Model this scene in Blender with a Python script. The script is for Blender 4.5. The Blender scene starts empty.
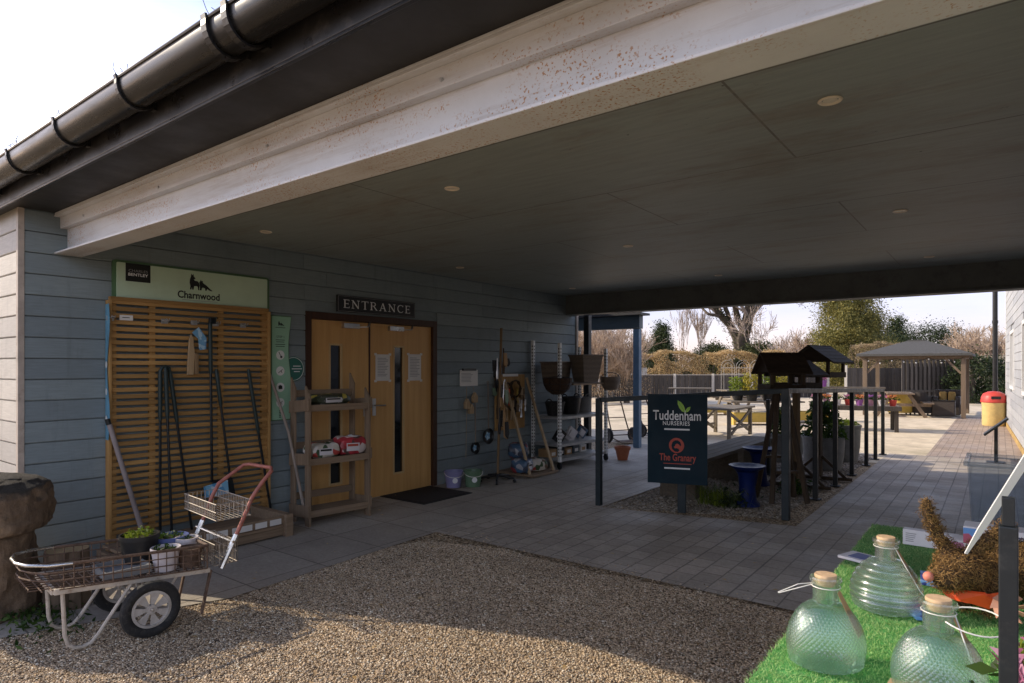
import bpy, math, random
import numpy as np
from mathutils import Vector, Matrix
R = math.radians
random.seed(7)
RNG = np.random.default_rng(11)
scene = bpy.context.scene
COL = scene.collection
ROOT = {}                      # world location of the thing an object belongs to

# ------------------------------------------------------------------ objects
def tag(o, label=None, cat=None, group=None, kind=None):
    if label: o['label'] = label
    if cat: o['category'] = cat
    if group: o['group'] = group
    if kind: o['kind'] = kind
    return o

def thing(name, label, cat, loc=(0, 0, 0), group=None):
    o = bpy.data.objects.new(name, None); COL.objects.link(o)
    o.empty_display_size = .1
    o.location = loc; ROOT[o] = Vector(loc)
    return tag(o, label, cat, group)

def copy_tree(o, parent=None):
    c = o.copy(); COL.objects.link(c)
    if parent is not None:
        c.parent = parent
    for ch in list(o.children):
        copy_tree(ch, c)
    return c

class MB:
    """collects shapes in world (or xf-mapped) coordinates and links them as one mesh object"""
    def __init__(self, xf=None):
        self.v = []; self.f = []; self.m = []; self.cur = 0; self.xf = xf
    def add(self, vs, fs):
        b = len(self.v)
        if self.xf: vs = [self.xf(*p) for p in vs]
        self.v += [tuple(p) for p in vs]
        self.f += [tuple(i + b for i in f) for f in fs]
        self.m += [self.cur] * len(fs)
        return self
    def box(self, a, b):
        x0, y0, z0 = a; x1, y1, z1 = b
        vs = [(x0,y0,z0),(x1,y0,z0),(x1,y1,z0),(x0,y1,z0),(x0,y0,z1),(x1,y0,z1),(x1,y1,z1),(x0,y1,z1)]
        return self.add(vs, [(0,3,2,1),(4,5,6,7),(0,1,5,4),(1,2,6,5),(2,3,7,6),(3,0,4,7)])
    def bar(self, p, q, w, h, up=(0, 0, 1)):
        p = Vector(p); q = Vector(q); d = (q - p).normalized(); up = Vector(up)
        s = d.cross(up)
        if s.length < 1e-4: s = d.cross(Vector((1, 0, 0)))
        s.normalize(); u = s.cross(d)
        s *= w / 2; u *= h / 2
        vs = [p-s-u, p+s-u, p+s+u, p-s+u, q-s-u, q+s-u, q+s+u, q-s+u]
        return self.add(vs, [(0,1,2,3),(7,6,5,4),(0,4,5,1),(1,5,6,2),(2,6,7,3),(3,7,4,0)])
    def tube(self, path, r, n=8, closed=False, caps=True):
        P = [Vector(p) for p in path]; k = len(P)
        rs = r if isinstance(r, (list, tuple)) else [r] * k
        vs = []; fs = []; u = None
        for i in range(k):
            if closed: t = P[(i+1) % k] - P[i-1]
            else: t = P[min(i+1, k-1)] - P[max(i-1, 0)]
            if t.length < 1e-9: t = Vector((0, 0, 1))
            t.normalize()
            if u is None:
                u = t.cross(Vector((0, 0, 1)))
                if u.length < 1e-3: u = t.cross(Vector((1, 0, 0)))
            u = u - t * u.dot(t)
            if u.length < 1e-6: u = t.cross(Vector((0, 1, 0)))
            u.normalize(); w = t.cross(u)
            for j in range(n):
                a = 2 * math.pi * j / n
                vs.append(P[i] + (u * math.cos(a) + w * math.sin(a)) * rs[i])
        for i in range(k if closed else k - 1):
            for j in range(n):
                a = i*n + j; b = i*n + (j+1) % n; i2 = ((i+1) % k) * n
                fs.append((a, b, i2 + (j+1) % n, i2 + j))
        if caps and not closed:
            fs.append(tuple(range(n-1, -1, -1))); fs.append(tuple((k-1)*n + j for j in range(n)))
        return self.add(vs, fs)
    def lathe(self, prof, c=(0, 0, 0), n=24, sx=1, sy=1, axis=None, fn=None):
        """prof: (radius, height) list; axis: direction of height"""
        c = Vector(c)
        if axis is None: A = Vector((0,0,1)); U = Vector((1,0,0)); W = Vector((0,1,0))
        else:
            A = Vector(axis).normalized(); U = A.cross(Vector((0,0,1)))
            if U.length < 1e-3: U = Vector((1,0,0))
            U.normalize(); W = A.cross(U)
        vs = []; fs = []
        for (r, h) in prof:
            for j in range(n):
                a = 2*math.pi*j/n
                rr = max(r, 1e-4)
                if fn: rr += fn(a, h, r)
                vs.append(c + U*(rr*sx*math.cos(a)) + W*(rr*sy*math.sin(a)) + A*h)
        for i in range(len(prof)-1):
            for j in range(n):
                a = i*n+j; b = i*n+(j+1) % n
                fs.append((a, b, b+n, a+n))
        return self.add(vs, fs)
    def prism(self, pts, d):
        """extrude a polygon (list of 3-D points) by vector d"""
        n = len(pts); d = Vector(d); P = [Vector(p) for p in pts]
        vs = P + [p + d for p in P]
        fs = [tuple(range(n-1, -1, -1)), tuple(range(n, 2*n))]
        fs += [(i, (i+1) % n, (i+1) % n + n, i+n) for i in range(n)]
        return self.add(vs, fs)
    def quad(self, a, b, c, d):
        return self.add([a, b, c, d], [(0, 1, 2, 3)])
    def ball(self, c, r, sx=1, sy=1, sz=1, n=12, m=8, jit=0):
        prof = []
        vs = []; fs = []
        for i in range(m+1):
            th = math.pi * i / m
            for j in range(n):
                a = 2*math.pi*j/n
                k = 1 + random.uniform(-jit, jit)
                vs.append((c[0]+r*sx*k*math.sin(th)*math.cos(a), c[1]+r*sy*k*math.sin(th)*math.sin(a), c[2]-r*sz*k*math.cos(th)))
        for i in range(m):
            for j in range(n):
                a = i*n+j; b = i*n+(j+1) % n
                fs.append((a, b, b+n, a+n))
        return self.add(vs, fs)
    def build(self, name, mats, parent=None, smooth=False, bevel=0, loc=None):
        me = bpy.data.meshes.new(name)
        off = ROOT[parent] if parent is not None else (Vector(loc) if loc is not None else Vector((0,0,0)))
        me.from_pydata([(x-off.x, y-off.y, z-off.z) for x, y, z in self.v], [], self.f)
        if not isinstance(mats, (list, tuple)): mats = [mats]
        for m in mats: me.materials.append(m)
        if len(mats) > 1: me.polygons.foreach_set('material_index', self.m)
        if smooth: me.polygons.foreach_set('use_smooth', [True]*len(me.polygons))
        me.validate(); me.update()
        o = bpy.data.objects.new(name, me); COL.objects.link(o)
        ROOT[o] = off
        if parent is not None: o.parent = parent
        else: o.location = off
        if bevel:
            b = o.modifiers.new('bevel', 'BEVEL'); b.width = bevel; b.segments = 2; b.limit_method = 'ANGLE'
        if smooth:
            try:
                s = me.shade_smooth if False else None
                import bmesh
                bm = bmesh.new(); bm.from_mesh(me)
                for e in bm.edges:
                    if len(e.link_faces) == 2 and e.calc_face_angle(0) > R(42): e.smooth = False
                bm.to_mesh(me); bm.free()
            except Exception: pass
        return o

def np_mesh(name, verts, faces, mats, parent=None, loc=(0, 0, 0), midx=None, smooth=False):
    """verts (n,3), faces (m,k) arrays -> one object"""
    off = ROOT[parent] if parent is not None else Vector(loc)
    verts = np.asarray(verts, np.float32) - np.array(off, np.float32)
    m, k = faces.shape
    me = bpy.data.meshes.new(name)
    me.vertices.add(len(verts)); me.vertices.foreach_set('co', verts.ravel())
    me.loops.add(m*k); me.loops.foreach_set('vertex_index', faces.astype(np.int32).ravel())
    me.polygons.add(m)
    me.polygons.foreach_set('loop_start', np.arange(0, m*k, k, dtype=np.int32))
    me.polygons.foreach_set('loop_total', np.full(m, k, dtype=np.int32))
    if not isinstance(mats, (list, tuple)): mats = [mats]
    for q in mats: me.materials.append(q)
    if midx is not None: me.polygons.foreach_set('material_index', midx.astype(np.int32))
    if smooth: me.polygons.foreach_set('use_smooth', np.ones(m, bool))
    me.update(calc_edges=True); me.validate()
    o = bpy.data.objects.new(name, me); COL.objects.link(o); ROOT[o] = off
    if parent is not None: o.parent = parent
    else: o.location = off
    return o

def rand_rot(n, rng):
    q = rng.normal(size=(n, 4)); q /= np.linalg.norm(q, axis=1)[:, None]
    w, x, y, z = q.T
    M = np.empty((n, 3, 3))
    M[:,0,0]=1-2*(y*y+z*z); M[:,0,1]=2*(x*y-z*w); M[:,0,2]=2*(x*z+y*w)
    M[:,1,0]=2*(x*y+z*w); M[:,1,1]=1-2*(x*x+z*z); M[:,1,2]=2*(y*z-x*w)
    M[:,2,0]=2*(x*z-y*w); M[:,2,1]=2*(y*z+x*w); M[:,2,2]=1-2*(x*x+y*y)
    return M

def cards(centers, size, rng, up=0.0, long=1.6, vary=.4):
    """small leaf-shaped quads (rhombs) at centers -> verts, faces"""
    n = len(centers)
    M = rand_rot(n, rng)
    base = np.array([(0, -.5*long, 0), (.36, 0, .08), (0, .5*long, 0), (-.36, 0, .08)])
    s = size * (1 + rng.uniform(-vary, vary, n))
    v = np.einsum('nij,kj->nki', M, base) * s[:, None, None] + centers[:, None, :]
    return v.reshape(-1, 3), np.arange(n*4).reshape(-1, 4)

def metaball(name, els, mat, parent, res=.02):
    mb = bpy.data.metaballs.new('form'); mb.resolution = res; mb.threshold = .3
    off = ROOT[parent]
    for (x, y, z, r, sx, sy, sz) in els:
        e = mb.elements.new(); e.co = (x-off.x, y-off.y, z-off.z); e.type = 'ELLIPSOID'; e.radius = r
        e.size_x, e.size_y, e.size_z = sx, sy, sz
    t = bpy.data.objects.new('form', mb); COL.objects.link(t)
    dg = bpy.context.evaluated_depsgraph_get(); dg.update()
    me = bpy.data.meshes.new_from_object(t.evaluated_get(dg))
    bpy.data.objects.remove(t); bpy.data.metaballs.remove(mb)
    me.name = name; me.materials.clear(); me.materials.append(mat)
    me.polygons.foreach_set('use_smooth', [True]*len(me.polygons))
    o = bpy.data.objects.new(name, me); COL.objects.link(o); o.parent = parent; ROOT[o] = off
    return o

def lettering(body, c, xdir, w, h, mat, parent, name='lettering', up=(0, 0, 1), spacing=1.0, bold=0, lift=.0015):
    """text as thin real letters, centred on c, fitted to w x h"""
    cu = bpy.data.curves.new('text', 'FONT'); cu.body = body; cu.align_x = 'CENTER'
    cu.space_character = spacing; cu.offset = bold; cu.resolution_u = 3
    t = bpy.data.objects.new('text', cu); COL.objects.link(t)
    dg = bpy.context.evaluated_depsgraph_get(); dg.update()
    me = bpy.data.meshes.new_from_object(t.evaluated_get(dg))
    bpy.data.objects.remove(t); bpy.data.curves.remove(cu)
    co = np.empty(len(me.vertices)*3); me.vertices.foreach_get('co', co); co = co.reshape(-1, 3)
    lo, hi = co.min(0), co.max(0)
    X = Vector(xdir).normalized(); U = Vector(up).normalized(); N = X.cross(U)
    off = ROOT[parent]
    xy = (co[:, :2] - (lo[:2]+hi[:2])/2) / (hi[:2]-lo[:2]) * np.array([w, h])
    P = np.array(Vector(c)-off)[None] + xy[:, :1]*np.array(X)[None] + xy[:, 1:]*np.array(U)[None] + np.array(N)[None]*lift
    me.vertices.foreach_set('co', P.ravel()); me.update()
    me.materials.clear(); me.materials.append(mat); me.name = name
    o = bpy.data.objects.new(name, me); COL.objects.link(o); o.parent = parent; ROOT[o] = off
    return o

def flat_poly(mb, c, xdir, pts, up=(0, 0, 1), s=1.0, lift=.0015):
    """2-D polygon on a plane"""
    X = Vector(xdir).normalized(); U = Vector(up).normalized(); N = X.cross(U)
    return mb.add([Vector(c) + X*(x*s) + U*(y*s) + N*lift for x, y in pts], [tuple(range(len(pts)))])

def disc(mb, c, xdir, r, n=24, up=(0, 0, 1), lift=.0015, ry=None):
    ry = ry or r
    return flat_poly(mb, c, xdir, [(r*math.cos(2*math.pi*i/n), ry*math.sin(2*math.pi*i/n)) for i in range(n)], up, 1, lift)

# ------------------------------------------------------------------ materials
def nodes_of(name):
    m = bpy.data.materials.new(name); m.use_nodes = True
    nt = m.node_tree; b = nt.nodes['Principled BSDF']
    return m, nt, b
def N(nt, t, **kw):
    n = nt.nodes.new(t)
    for k, v in kw.items():
        if k.startswith('i_'): n.inputs[k[2:].replace('_', ' ')].default_value = v
        else: setattr(n, k, v)
    return n
def ramp(nt, src, stops):
    r = nt.nodes.new('ShaderNodeValToRGB'); nt.links.new(src, r.inputs[0])
    el = r.color_ramp.elements
    while len(el) > 1: el.remove(el[-1])
    el[0].position = stops[0][0]; el[0].color = (*stops[0][1], 1) if len(stops[0][1]) == 3 else stops[0][1]
    for p, c in stops[1:]:
        e = el.new(p); e.color = (*c, 1) if len(c) == 3 else c
    return r.outputs[0]
def mix(nt, a, b, f, mode='MIX'):
    m = nt.nodes.new('ShaderNodeMix'); m.data_type = 'RGBA'; m.blend_type = mode
    for s, v in ((m.inputs[0], f), (m.inputs[6], a), (m.inputs[7], b)):
        if hasattr(v, 'type') and hasattr(v, 'links'): nt.links.new(v, s)
        elif isinstance(v, (tuple, list)): s.default_value = (*v[:3], 1)
        else: s.default_value = v
    return m.outputs[2]
def coords(nt, scale=(1, 1, 1), gen='Object'):
    tc = nt.nodes.new('ShaderNodeTexCoord'); mp = nt.nodes.new('ShaderNodeMapping')
    mp.inputs['Scale'].default_value = scale
    nt.links.new(tc.outputs[gen], mp.inputs[0]); return mp.outputs[0]
def noise(nt, vec, scale, detail=5, rough=.6, out='Fac'):
    n = nt.nodes.new('ShaderNodeTexNoise'); n.inputs['Scale'].default_value = scale
    n.inputs['Detail'].default_value = detail; n.inputs['Roughness'].default_value = rough
    nt.links.new(vec, n.inputs['Vector']); return n.outputs[out]
def bump(nt, b, h, strength=.3, dist=.01):
    n = nt.nodes.new('ShaderNodeBump'); n.inputs['Strength'].default_value = strength; n.inputs['Distance'].default_value = dist
    nt.links.new(h, n.inputs['Height']); nt.links.new(n.outputs[0], b.inputs['Normal'])
def sc(c, k): return tuple(min(1, x*k) for x in c)

def mat(name, col, rough=.6, metal=0, var=.25, scale=4, stretch=(1, 1, 1), bmp=.15, bscale=60, spec=.4, dirt=None, dirt_amt=.5, island=0, trans=0):
    """painted / plain surfaces with tone variation, dirt, fine bump"""
    m, nt, b = nodes_of(name)
    v = coords(nt, stretch)
    n1 = noise(nt, v, scale, 6, .65)
    c = ramp(nt, n1, [(.3, sc(col, 1-var)), (.7, sc(col, 1+var))])
    if dirt:
        n2 = noise(nt, v, scale*2.3, 8, .75)
        f = ramp(nt, n2, [(.52, (0, 0, 0)), (.7, (dirt_amt,)*3)])
        c = mix(nt, c, dirt, f)
    if island:
        g = nt.nodes.new('ShaderNodeNewGeometry')
        k = ramp(nt, g.outputs['Random Per Island'], [(0, (1-island,)*3), (1, (1,)*3)])
        c = mix(nt, c, k, 1.0, 'MULTIPLY')
    nt.links.new(c, b.inputs['Base Color'])
    n3 = noise(nt, v, scale*1.7, 4)
    r = ramp(nt, n3, [(.3, (max(0, rough-.12),)*3), (.7, (min(1, rough+.12),)*3)])
    nt.links.new(r, b.inputs['Roughness'])
    b.inputs['Metallic'].default_value = metal; b.inputs['Specular IOR Level'].default_value = spec
    if bmp: bump(nt, b, noise(nt, v, bscale, 6, .7), bmp, .004)
    return m

def wood(name, c1, c2, axis='z', rough=.7, fine=1.0, bmp=.4, island=.25, weather=None):
    """long grain along one axis"""
    m, nt, b = nodes_of(name)
    st = {'x': (1.2, 22, 22), 'y': (22, 1.2, 22), 'z': (22, 22, 1.2)}[axis]
    v = coords(nt, tuple(s*fine for s in st))
    n1 = noise(nt, v, 1.5, 7, .65)
    c = ramp(nt, n1, [(.28, c1), (.72, c2)])
    if weather:
        f = ramp(nt, noise(nt, coords(nt), 5, 6, .7), [(.45, (0, 0, 0)), (.68, (.7, .7, .7))])
        c = mix(nt, c, weather, f)
    if island:
        g = nt.nodes.new('ShaderNodeNewGeometry')
        k = ramp(nt, g.outputs['Random Per Island'], [(0, (1-island,)*3), (1, (1,)*3)])
        c = mix(nt, c, k, 1.0, 'MULTIPLY')
    nt.links.new(c, b.inputs['Base Color']); b.inputs['Roughness'].default_value = rough
    b.inputs['Specular IOR Level'].default_value = .3
    bump(nt, b, n1, bmp, .004)
    return m

def leaf(name, dark, light, rough=.55, trans=.35):
    m, nt, b = nodes_of(name)
    g = nt.nodes.new('ShaderNodeNewGeometry')
    c = ramp(nt, g.outputs['Random Per Island'], [(0, dark), (.6, sc(tuple((a+q)/2 for a, q in zip(dark, light)), 1)), (1, light)])
    f = noise(nt, coords(nt), .9, 3)
    k = ramp(nt, f, [(.35, (.55,)*3), (.65, (1,)*3)])
    c = mix(nt, c, k, 1.0, 'MULTIPLY')
    nt.links.new(c, b.inputs['Base Color']); b.inputs['Roughness'].default_value = rough
    b.inputs['Specular IOR Level'].default_value = .25
    t = nt.nodes.new('ShaderNodeBsdfTranslucent'); nt.links.new(c, t.inputs['Color'])
    ms = nt.nodes.new('ShaderNodeMixShader'); ms.inputs[0].default_value = trans
    nt.links.new(b.outputs[0], ms.inputs[1]); nt.links.new(t.outputs[0], ms.inputs[2])
    nt.links.new(ms.outputs[0], nt.nodes['Material Output'].inputs['Surface'])
    return m

def pattern(name, stops, scale=18, rough=.4):
    """printed packaging: coloured blotches"""
    m, nt, b = nodes_of(name)
    vor = nt.nodes.new('ShaderNodeTexVoronoi'); vor.inputs['Scale'].default_value = scale
    nt.links.new(coords(nt), vor.inputs['Vector'])
    s = nt.nodes.new('ShaderNodeSeparateColor'); nt.links.new(vor.outputs['Color'], s.inputs[0])
    c = ramp(nt, s.outputs[0], stops)
    nt.nodes[-1].color_ramp.interpolation = 'CONSTANT'
    nt.links.new(c, b.inputs['Base Color']); b.inputs['Roughness'].default_value = rough
    bump(nt, b, noise(nt, coords(nt), 25, 3), .5, .006)
    return m
# ------------------------------------------------------------------ material library
M = {}
def siding_mat(name, col, var=.12):
    m, nt, b = nodes_of(name)
    v = coords(nt, (3, 3, 40))
    n1 = noise(nt, v, 2.2, 6, .7)
    v2 = coords(nt); n2 = noise(nt, v2, 1.1, 6, .7)
    c = ramp(nt, n1, [(.3, sc(col, 1-var)), (.7, sc(col, 1+var))])
    g = nt.nodes.new('ShaderNodeNewGeometry')
    k = ramp(nt, g.outputs['Random Per Island'], [(0, (.80, .81, .83)), (1, (1.10, 1.09, 1.06))])
    c = mix(nt, c, k, 1.0, 'MULTIPLY')
    st = ramp(nt, n2, [(.48, (0, 0, 0)), (.75, (.5, .5, .5))])
    c = mix(nt, c, sc(col, .55), st)
    # rain streaks and splashed dust low down
    n4 = noise(nt, coords(nt, (9, 9, .8)), 1.6, 6, .7)
    c = mix(nt, c, sc(col, .6), ramp(nt, n4, [(.55, (0, 0, 0)), (.75, (.55, .55, .55))]))
    sz = nt.nodes.new('ShaderNodeSeparateXYZ'); nt.links.new(v2, sz.inputs[0])
    low = ramp(nt, sz.outputs[2], [(0, (.75, .75, .75)), (.34, (0, 0, 0))])
    sp = ramp(nt, noise(nt, v2, 16, 8, .8), [(.42, (0, 0, 0)), (.66, (1, 1, 1))])
    c = mix(nt, c, (.24, .205, .165), mix(nt, sp, low, 1.0, 'MULTIPLY'))
    nt.links.new(c, b.inputs['Base Color']); b.inputs['Roughness'].default_value = .62
    b.inputs['Specular IOR Level'].default_value = .35
    bump(nt, b, n1, .35, .003)
    return m
M['siding'] = siding_mat('slate_blue_siding', (.215, .262, .275))
M['siding_pale'] = siding_mat('pale_siding', (.50, .47, .42))
M['siding_white'] = siding_mat('white_siding', (.40, .41, .43), .06)
M['trim'] = mat('pale_trim', (.42, .36, .30), .6, dirt=(.2, .15, .1))
M['white'] = mat('white_paint', (.74, .74, .73), .45, var=.08, dirt=(.4, .36, .3), dirt_amt=.3)
M['paper'] = mat('paper', (.72, .70, .66), .8, var=.06, bmp=.05)
M['door'] = wood('oak_veneer', (.52, .285, .095), (.66, .39, .145), 'z', .42, .5, .06, 0)
M['frame'] = wood('dark_frame', (.040, .018, .010), (.075, .034, .018), 'z', .5, 1, .15, 0)
M['oakbead'] = wood('pale_bead', (.50, .34, .16), (.62, .44, .22), 'z', .5, 1, .1, 0)
M['steel'] = mat('brushed_steel', (.55, .55, .55), .35, 1, var=.1)
M['galv'] = mat('galvanised', (.52, .53, .53), .45, .85, var=.15, scale=15, dirt=(.25, .2, .15))
M['black'] = mat('black_plastic', (.012, .012, .013), .38, var=.3, scale=12, dirt=(.06, .055, .05), dirt_amt=.5)
M['blackmetal'] = mat('black_powder_coat', (.011, .014, .016), .5, .0, var=.25, scale=9, bmp=.08, dirt=(.07, .065, .06), dirt_amt=.4)
M['tealmetal'] = mat('dark_teal_post', (.011, .021, .026), .5, .0, var=.2, scale=6, dirt=(.08, .08, .07), dirt_amt=.3)
M['signteal'] = mat('dark_teal_sign', (.004, .020, .032), .55, 0, var=.1, bmp=.02, spec=.2, dirt=(.015, .04, .05), dirt_amt=.3)
M['bluepaint'] = mat('blue_grey_paint', (.11, .19, .29), .5, 0, var=.15, dirt=(.05, .08, .1))
M['lintel'] = mat('dark_blue_grey_paint', (.05, .075, .095), .5, 0, var=.15)
M['ceiling'] = None
M['shelfgrey'] = mat('grey_galvanised_shelf', (.34, .345, .34), .5, .3, var=.2, scale=9, dirt=(.16, .13, .1))
M['basketwire'] = mat('dull_basket_wire', (.36, .31, .25), .55, .2, var=.2, scale=20, dirt=(.16, .09, .05), dirt_amt=.7)
M['soffit'] = mat('dark_soffit', (.016, .015, .014), .55, var=.3, scale=1.5, bmp=.1, dirt=(.045, .042, .038), dirt_amt=.5)
M['fascia'] = mat('black_fascia', (.022, .021, .021), .35, var=.3, scale=3, dirt=(.11, .10, .09), dirt_amt=.6)
M['gutter'] = mat('black_gutter_plastic', (.011, .011, .011), .30, var=.4, scale=5, stretch=(.4, 3, 3), bmp=.05, dirt=(.05, .045, .04), dirt_amt=.45, spec=.28)
M['roof'] = mat('dark_roof_sheet', (.045, .045, .048), .6, var=.2, scale=2)
M['beamdark'] = mat('grey_green_beam', (.12, .13, .125), .6, var=.2, scale=2, dirt=(.03, .03, .03))
M['slat'] = wood('stained_slats', (.33, .18, .058), (.53, .31, .11), 'y', .65, 1, .3, .35)
M['slatpost'] = wood('stained_batten', (.36, .20, .068), (.58, .35, .13), 'z', .65, 1, .3, .2)
M['rackwood'] = wood('weathered_rack', (.19, .128, .078), (.36, .26, .17), 'z', .8, 1, .5, .3, weather=(.25, .19, .13))
M['rackwood_y'] = wood('weathered_rack_board', (.19, .128, .078), (.36, .26, .17), 'y', .8, 1, .5, .3, weather=(.25, .19, .13))
M['palewood'] = wood('pale_handle', (.36, .25, .14), (.52, .38, .22), 'z', .6, 1, .15, .1)
M['ashwood'] = wood('grey_handle', (.20, .16, .13), (.33, .28, .23), 'z', .65, 1, .2, .1)
M['oldwood'] = wood('old_bench_wood', (.10, .078, .055), (.22, .175, .125), 'y', .85, 1, .5, .3, weather=(.13, .13, .11))
M['oldwood_x'] = wood('old_table_wood', (.14, .115, .085), (.30, .25, .19), 'x', .85, 1, .5, .3, weather=(.2, .18, .15))
M['darkwood'] = wood('dark_bird_table_wood', (.028, .018, .011), (.065, .042, .026), 'x', .75, 1, .5, .3)
M['darkwood_z'] = wood('bird_table_post_wood', (.045, .030, .018), (.11, .074, .044), 'z', .75, 1, .5, .2)
M['tan_wood'] = wood('tan_post_wood', (.16, .10, .05), (.28, .19, .10), 'z', .75, 1, .4, .2)
M['green_board'] = mat('pale_green_board', (.50, .64, .46), .5, var=.05, bmp=.02)
M['green_edge'] = mat('mid_green_board', (.085, .17, .085), .5, var=.08, bmp=.02)
M['green_strip'] = mat('mint_strip', (.30, .52, .36), .5, var=.05, bmp=.02)
M['teal_disc'] = mat('teal_disc', (.03, .14, .11), .5, var=.05, bmp=.02)
M['blue_strip'] = mat('blue_strip', (.12, .30, .42), .45, var=.2, scale=9, bmp=.02)
M['ink'] = mat('black_ink', (.012, .014, .013), .6, var=.05, bmp=0)
M['inkgrey'] = mat('grey_ink', (.30, .30, .30), .7, var=.05, bmp=0)
M['inkwhite'] = mat('white_ink', (.80, .81, .80), .5, var=.03, bmp=0)
M['inkgreen'] = mat('leaf_green_ink', (.33, .56, .07), .5, var=.03, bmp=0)
M['inkgreen2'] = mat('leaf_dark_green_ink', (.13, .36, .05), .5, var=.03, bmp=0)
M['inkred'] = mat('brick_red_ink', (.44, .075, .045), .5, var=.05, bmp=0)
M['slate'] = mat('slate_plate', (.018, .02, .022), .5, var=.15, scale=10)
M['rubber'] = mat('rubber', (.018, .018, .018), .75, var=.3, scale=20, dirt=(.09, .08, .065), dirt_amt=.6)
M['toolblack'] = mat('black_tool_tube', (.012, .016, .018), .32, .2, var=.2)
M['toolgreen'] = mat('dark_green_grip', (.014, .028, .026), .5, var=.2)
M['mat_coir'] = mat('doormat_coir', (.022, .016, .013), .95, var=.4, scale=40, bmp=.9, bscale=220)
M['lilac'] = mat('lilac_plastic', (.25, .24, .42), .4, var=.08)
M['bucketgreen'] = mat('green_plastic', (.12, .20, .12), .4, var=.1)
M['terracotta'] = mat('terracotta', (.38, .13, .065), .8, var=.2, scale=9)
M['wicker'] = None
M['whitemetal'] = mat('white_trolley', (.74, .75, .73), .45, .0, var=.12, dirt=(.25, .2, .15))
M['rust'] = mat('rusty_steel', (.15, .098, .068), .75, .25, var=.4, scale=25, bmp=.5, bscale=120, dirt=(.045, .022, .015), dirt_amt=.7)
M['rustred'] = mat('faded_red_handle', (.33, .115, .085), .5, .1, var=.3, scale=22, bmp=.3, dirt=(.14, .06, .04), dirt_amt=.7)
M['cream'] = mat('cream_steel', (.52, .46, .38), .55, .1, var=.2, scale=14, dirt=(.2, .11, .06), dirt_amt=.7)
M['chrome'] = mat('dull_chrome', (.62, .61, .58), .28, .95, var=.15, scale=20, dirt=(.25, .17, .1))
M['rim'] = mat('grey_plastic_rim', (.42, .39, .35), .55, 0, var=.15, scale=12, dirt=(.2, .16, .11))
M['potblack'] = mat('black_pot', (.014, .014, .014), .5, var=.3, dirt=(.08, .07, .055))
M['potwhite'] = mat('white_pot', (.60, .55, .55), .5, var=.12, dirt=(.35, .25, .2))
M['potgrey'] = mat('concrete_planter', (.20, .20, .195), .8, var=.2, scale=6, bmp=.4, dirt=(.1, .1, .085))
M['potblue'] = mat('blue_plastic_pot', (.10, .13, .30), .5, var=.15)
M['glazeblue'] = mat('blue_glaze', (.005, .015, .095), .45, 0, var=.35, scale=12, bmp=.1, spec=.2)
M['soil'] = mat('soil', (.035, .024, .016), .95, var=.4, scale=60, bmp=1, bscale=180)
M['log'] = wood('log_bark', (.06, .042, .028), (.16, .115, .075), 'z', .9, .6, 1, 0)
M['logtop'] = mat('log_cut', (.38, .27, .14), .8, var=.2, scale=20)
M['red'] = mat('red_plastic', (.55, .06, .045), .45, var=.1, scale=8)
M['yellow'] = mat('yellow_plastic', (.68, .50, .20), .5, var=.1, scale=8, dirt=(.5, .36, .16))
M['yellowpaint'] = mat('yellow_paint', (.60, .42, .09), .6, var=.12, scale=6, dirt=(.4, .3, .08))
M['shingle'] = mat('grey_shingle', (.085, .082, .077), .9, var=.25, scale=30, bmp=.6, bscale=90)
M['gazpost'] = wood('gazebo_post', (.15, .108, .075), (.26, .19, .13), 'z', .7, 1, .2, .15)
M['concrete'] = mat('concrete_post', (.50, .46, .40), .85, var=.15, scale=8, bmp=.3)
M['fence'] = wood('dark_fence_boards', (.055, .047, .042), (.13, .112, .096), 'z', .85, 1, .5, .45)
M['palefence'] = wood('pale_palings', (.36, .30, .22), (.55, .46, .34), 'z', .85, 1, .4, .3)
M['rattan'] = mat('dark_rattan', (.05, .04, .034), .6, var=.3, scale=60, bmp=1, bscale=160)
M['cushion'] = mat('tan_cushion', (.42, .26, .08), .9, var=.1)
M['glassdark'] = mat('dark_glazing', (.010, .013, .015), .06, 0, var=.1, bmp=0, spec=.8)
M['orange'] = mat('orange_ribbon', (.75, .085, .02), .35, var=.12, scale=14)
M['cork'] = mat('cork', (.58, .40, .24), .85, var=.25, scale=50, bmp=.4, bscale=160)
M['wire'] = mat('galv_wire', (.62, .62, .60), .35, .9, var=.1)
M['wirewhite'] = mat('white_wire', (.75, .73, .68), .45, .1, var=.06)
M['straw'] = leaf('straw', (.13, .065, .018), (.42, .25, .09), .7, .15)
M['strawcore'] = mat('dark_moss', (.05, .028, .012), .95, var=.5, scale=30, bmp=1, bscale=90)
M['kraft'] = mat('brown_tag', (.40, .25, .12), .8, var=.12)
M['nose'] = mat('pink_nose', (.60, .20, .14), .5, var=.1)
M['brass'] = mat('warm_white_ring', (.85, .74, .58), .4, .0, var=.1)
M['lamp'] = mat('lamp_glass', (.85, .78, .64), .25, 0, var=.1)
M['moss'] = leaf('moss', (.03, .035, .012), (.10, .10, .035))
M['twig'] = mat('twig', (.05, .035, .025), .9)
M['pink'] = leaf('pink_petals', (.62, .16, .36), (.85, .50, .62))
M['purple'] = leaf('purple_petals', (.30, .08, .42), (.62, .25, .70))
M['orangepetal'] = leaf('orange_petals', (.70, .16, .05), (.85, .40, .12))
M['creampetal'] = leaf('cream_petals', (.68, .55, .25), (.85, .80, .6))
M['lf_green'] = leaf('green_leaves', (.022, .055, .012), (.11, .19, .03))
M['lf_bright'] = leaf('bright_leaves', (.12, .19, .015), (.36, .44, .05))
M['lf_yellow'] = leaf('yellow_leaves', (.34, .30, .03), (.62, .52, .08))
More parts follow.
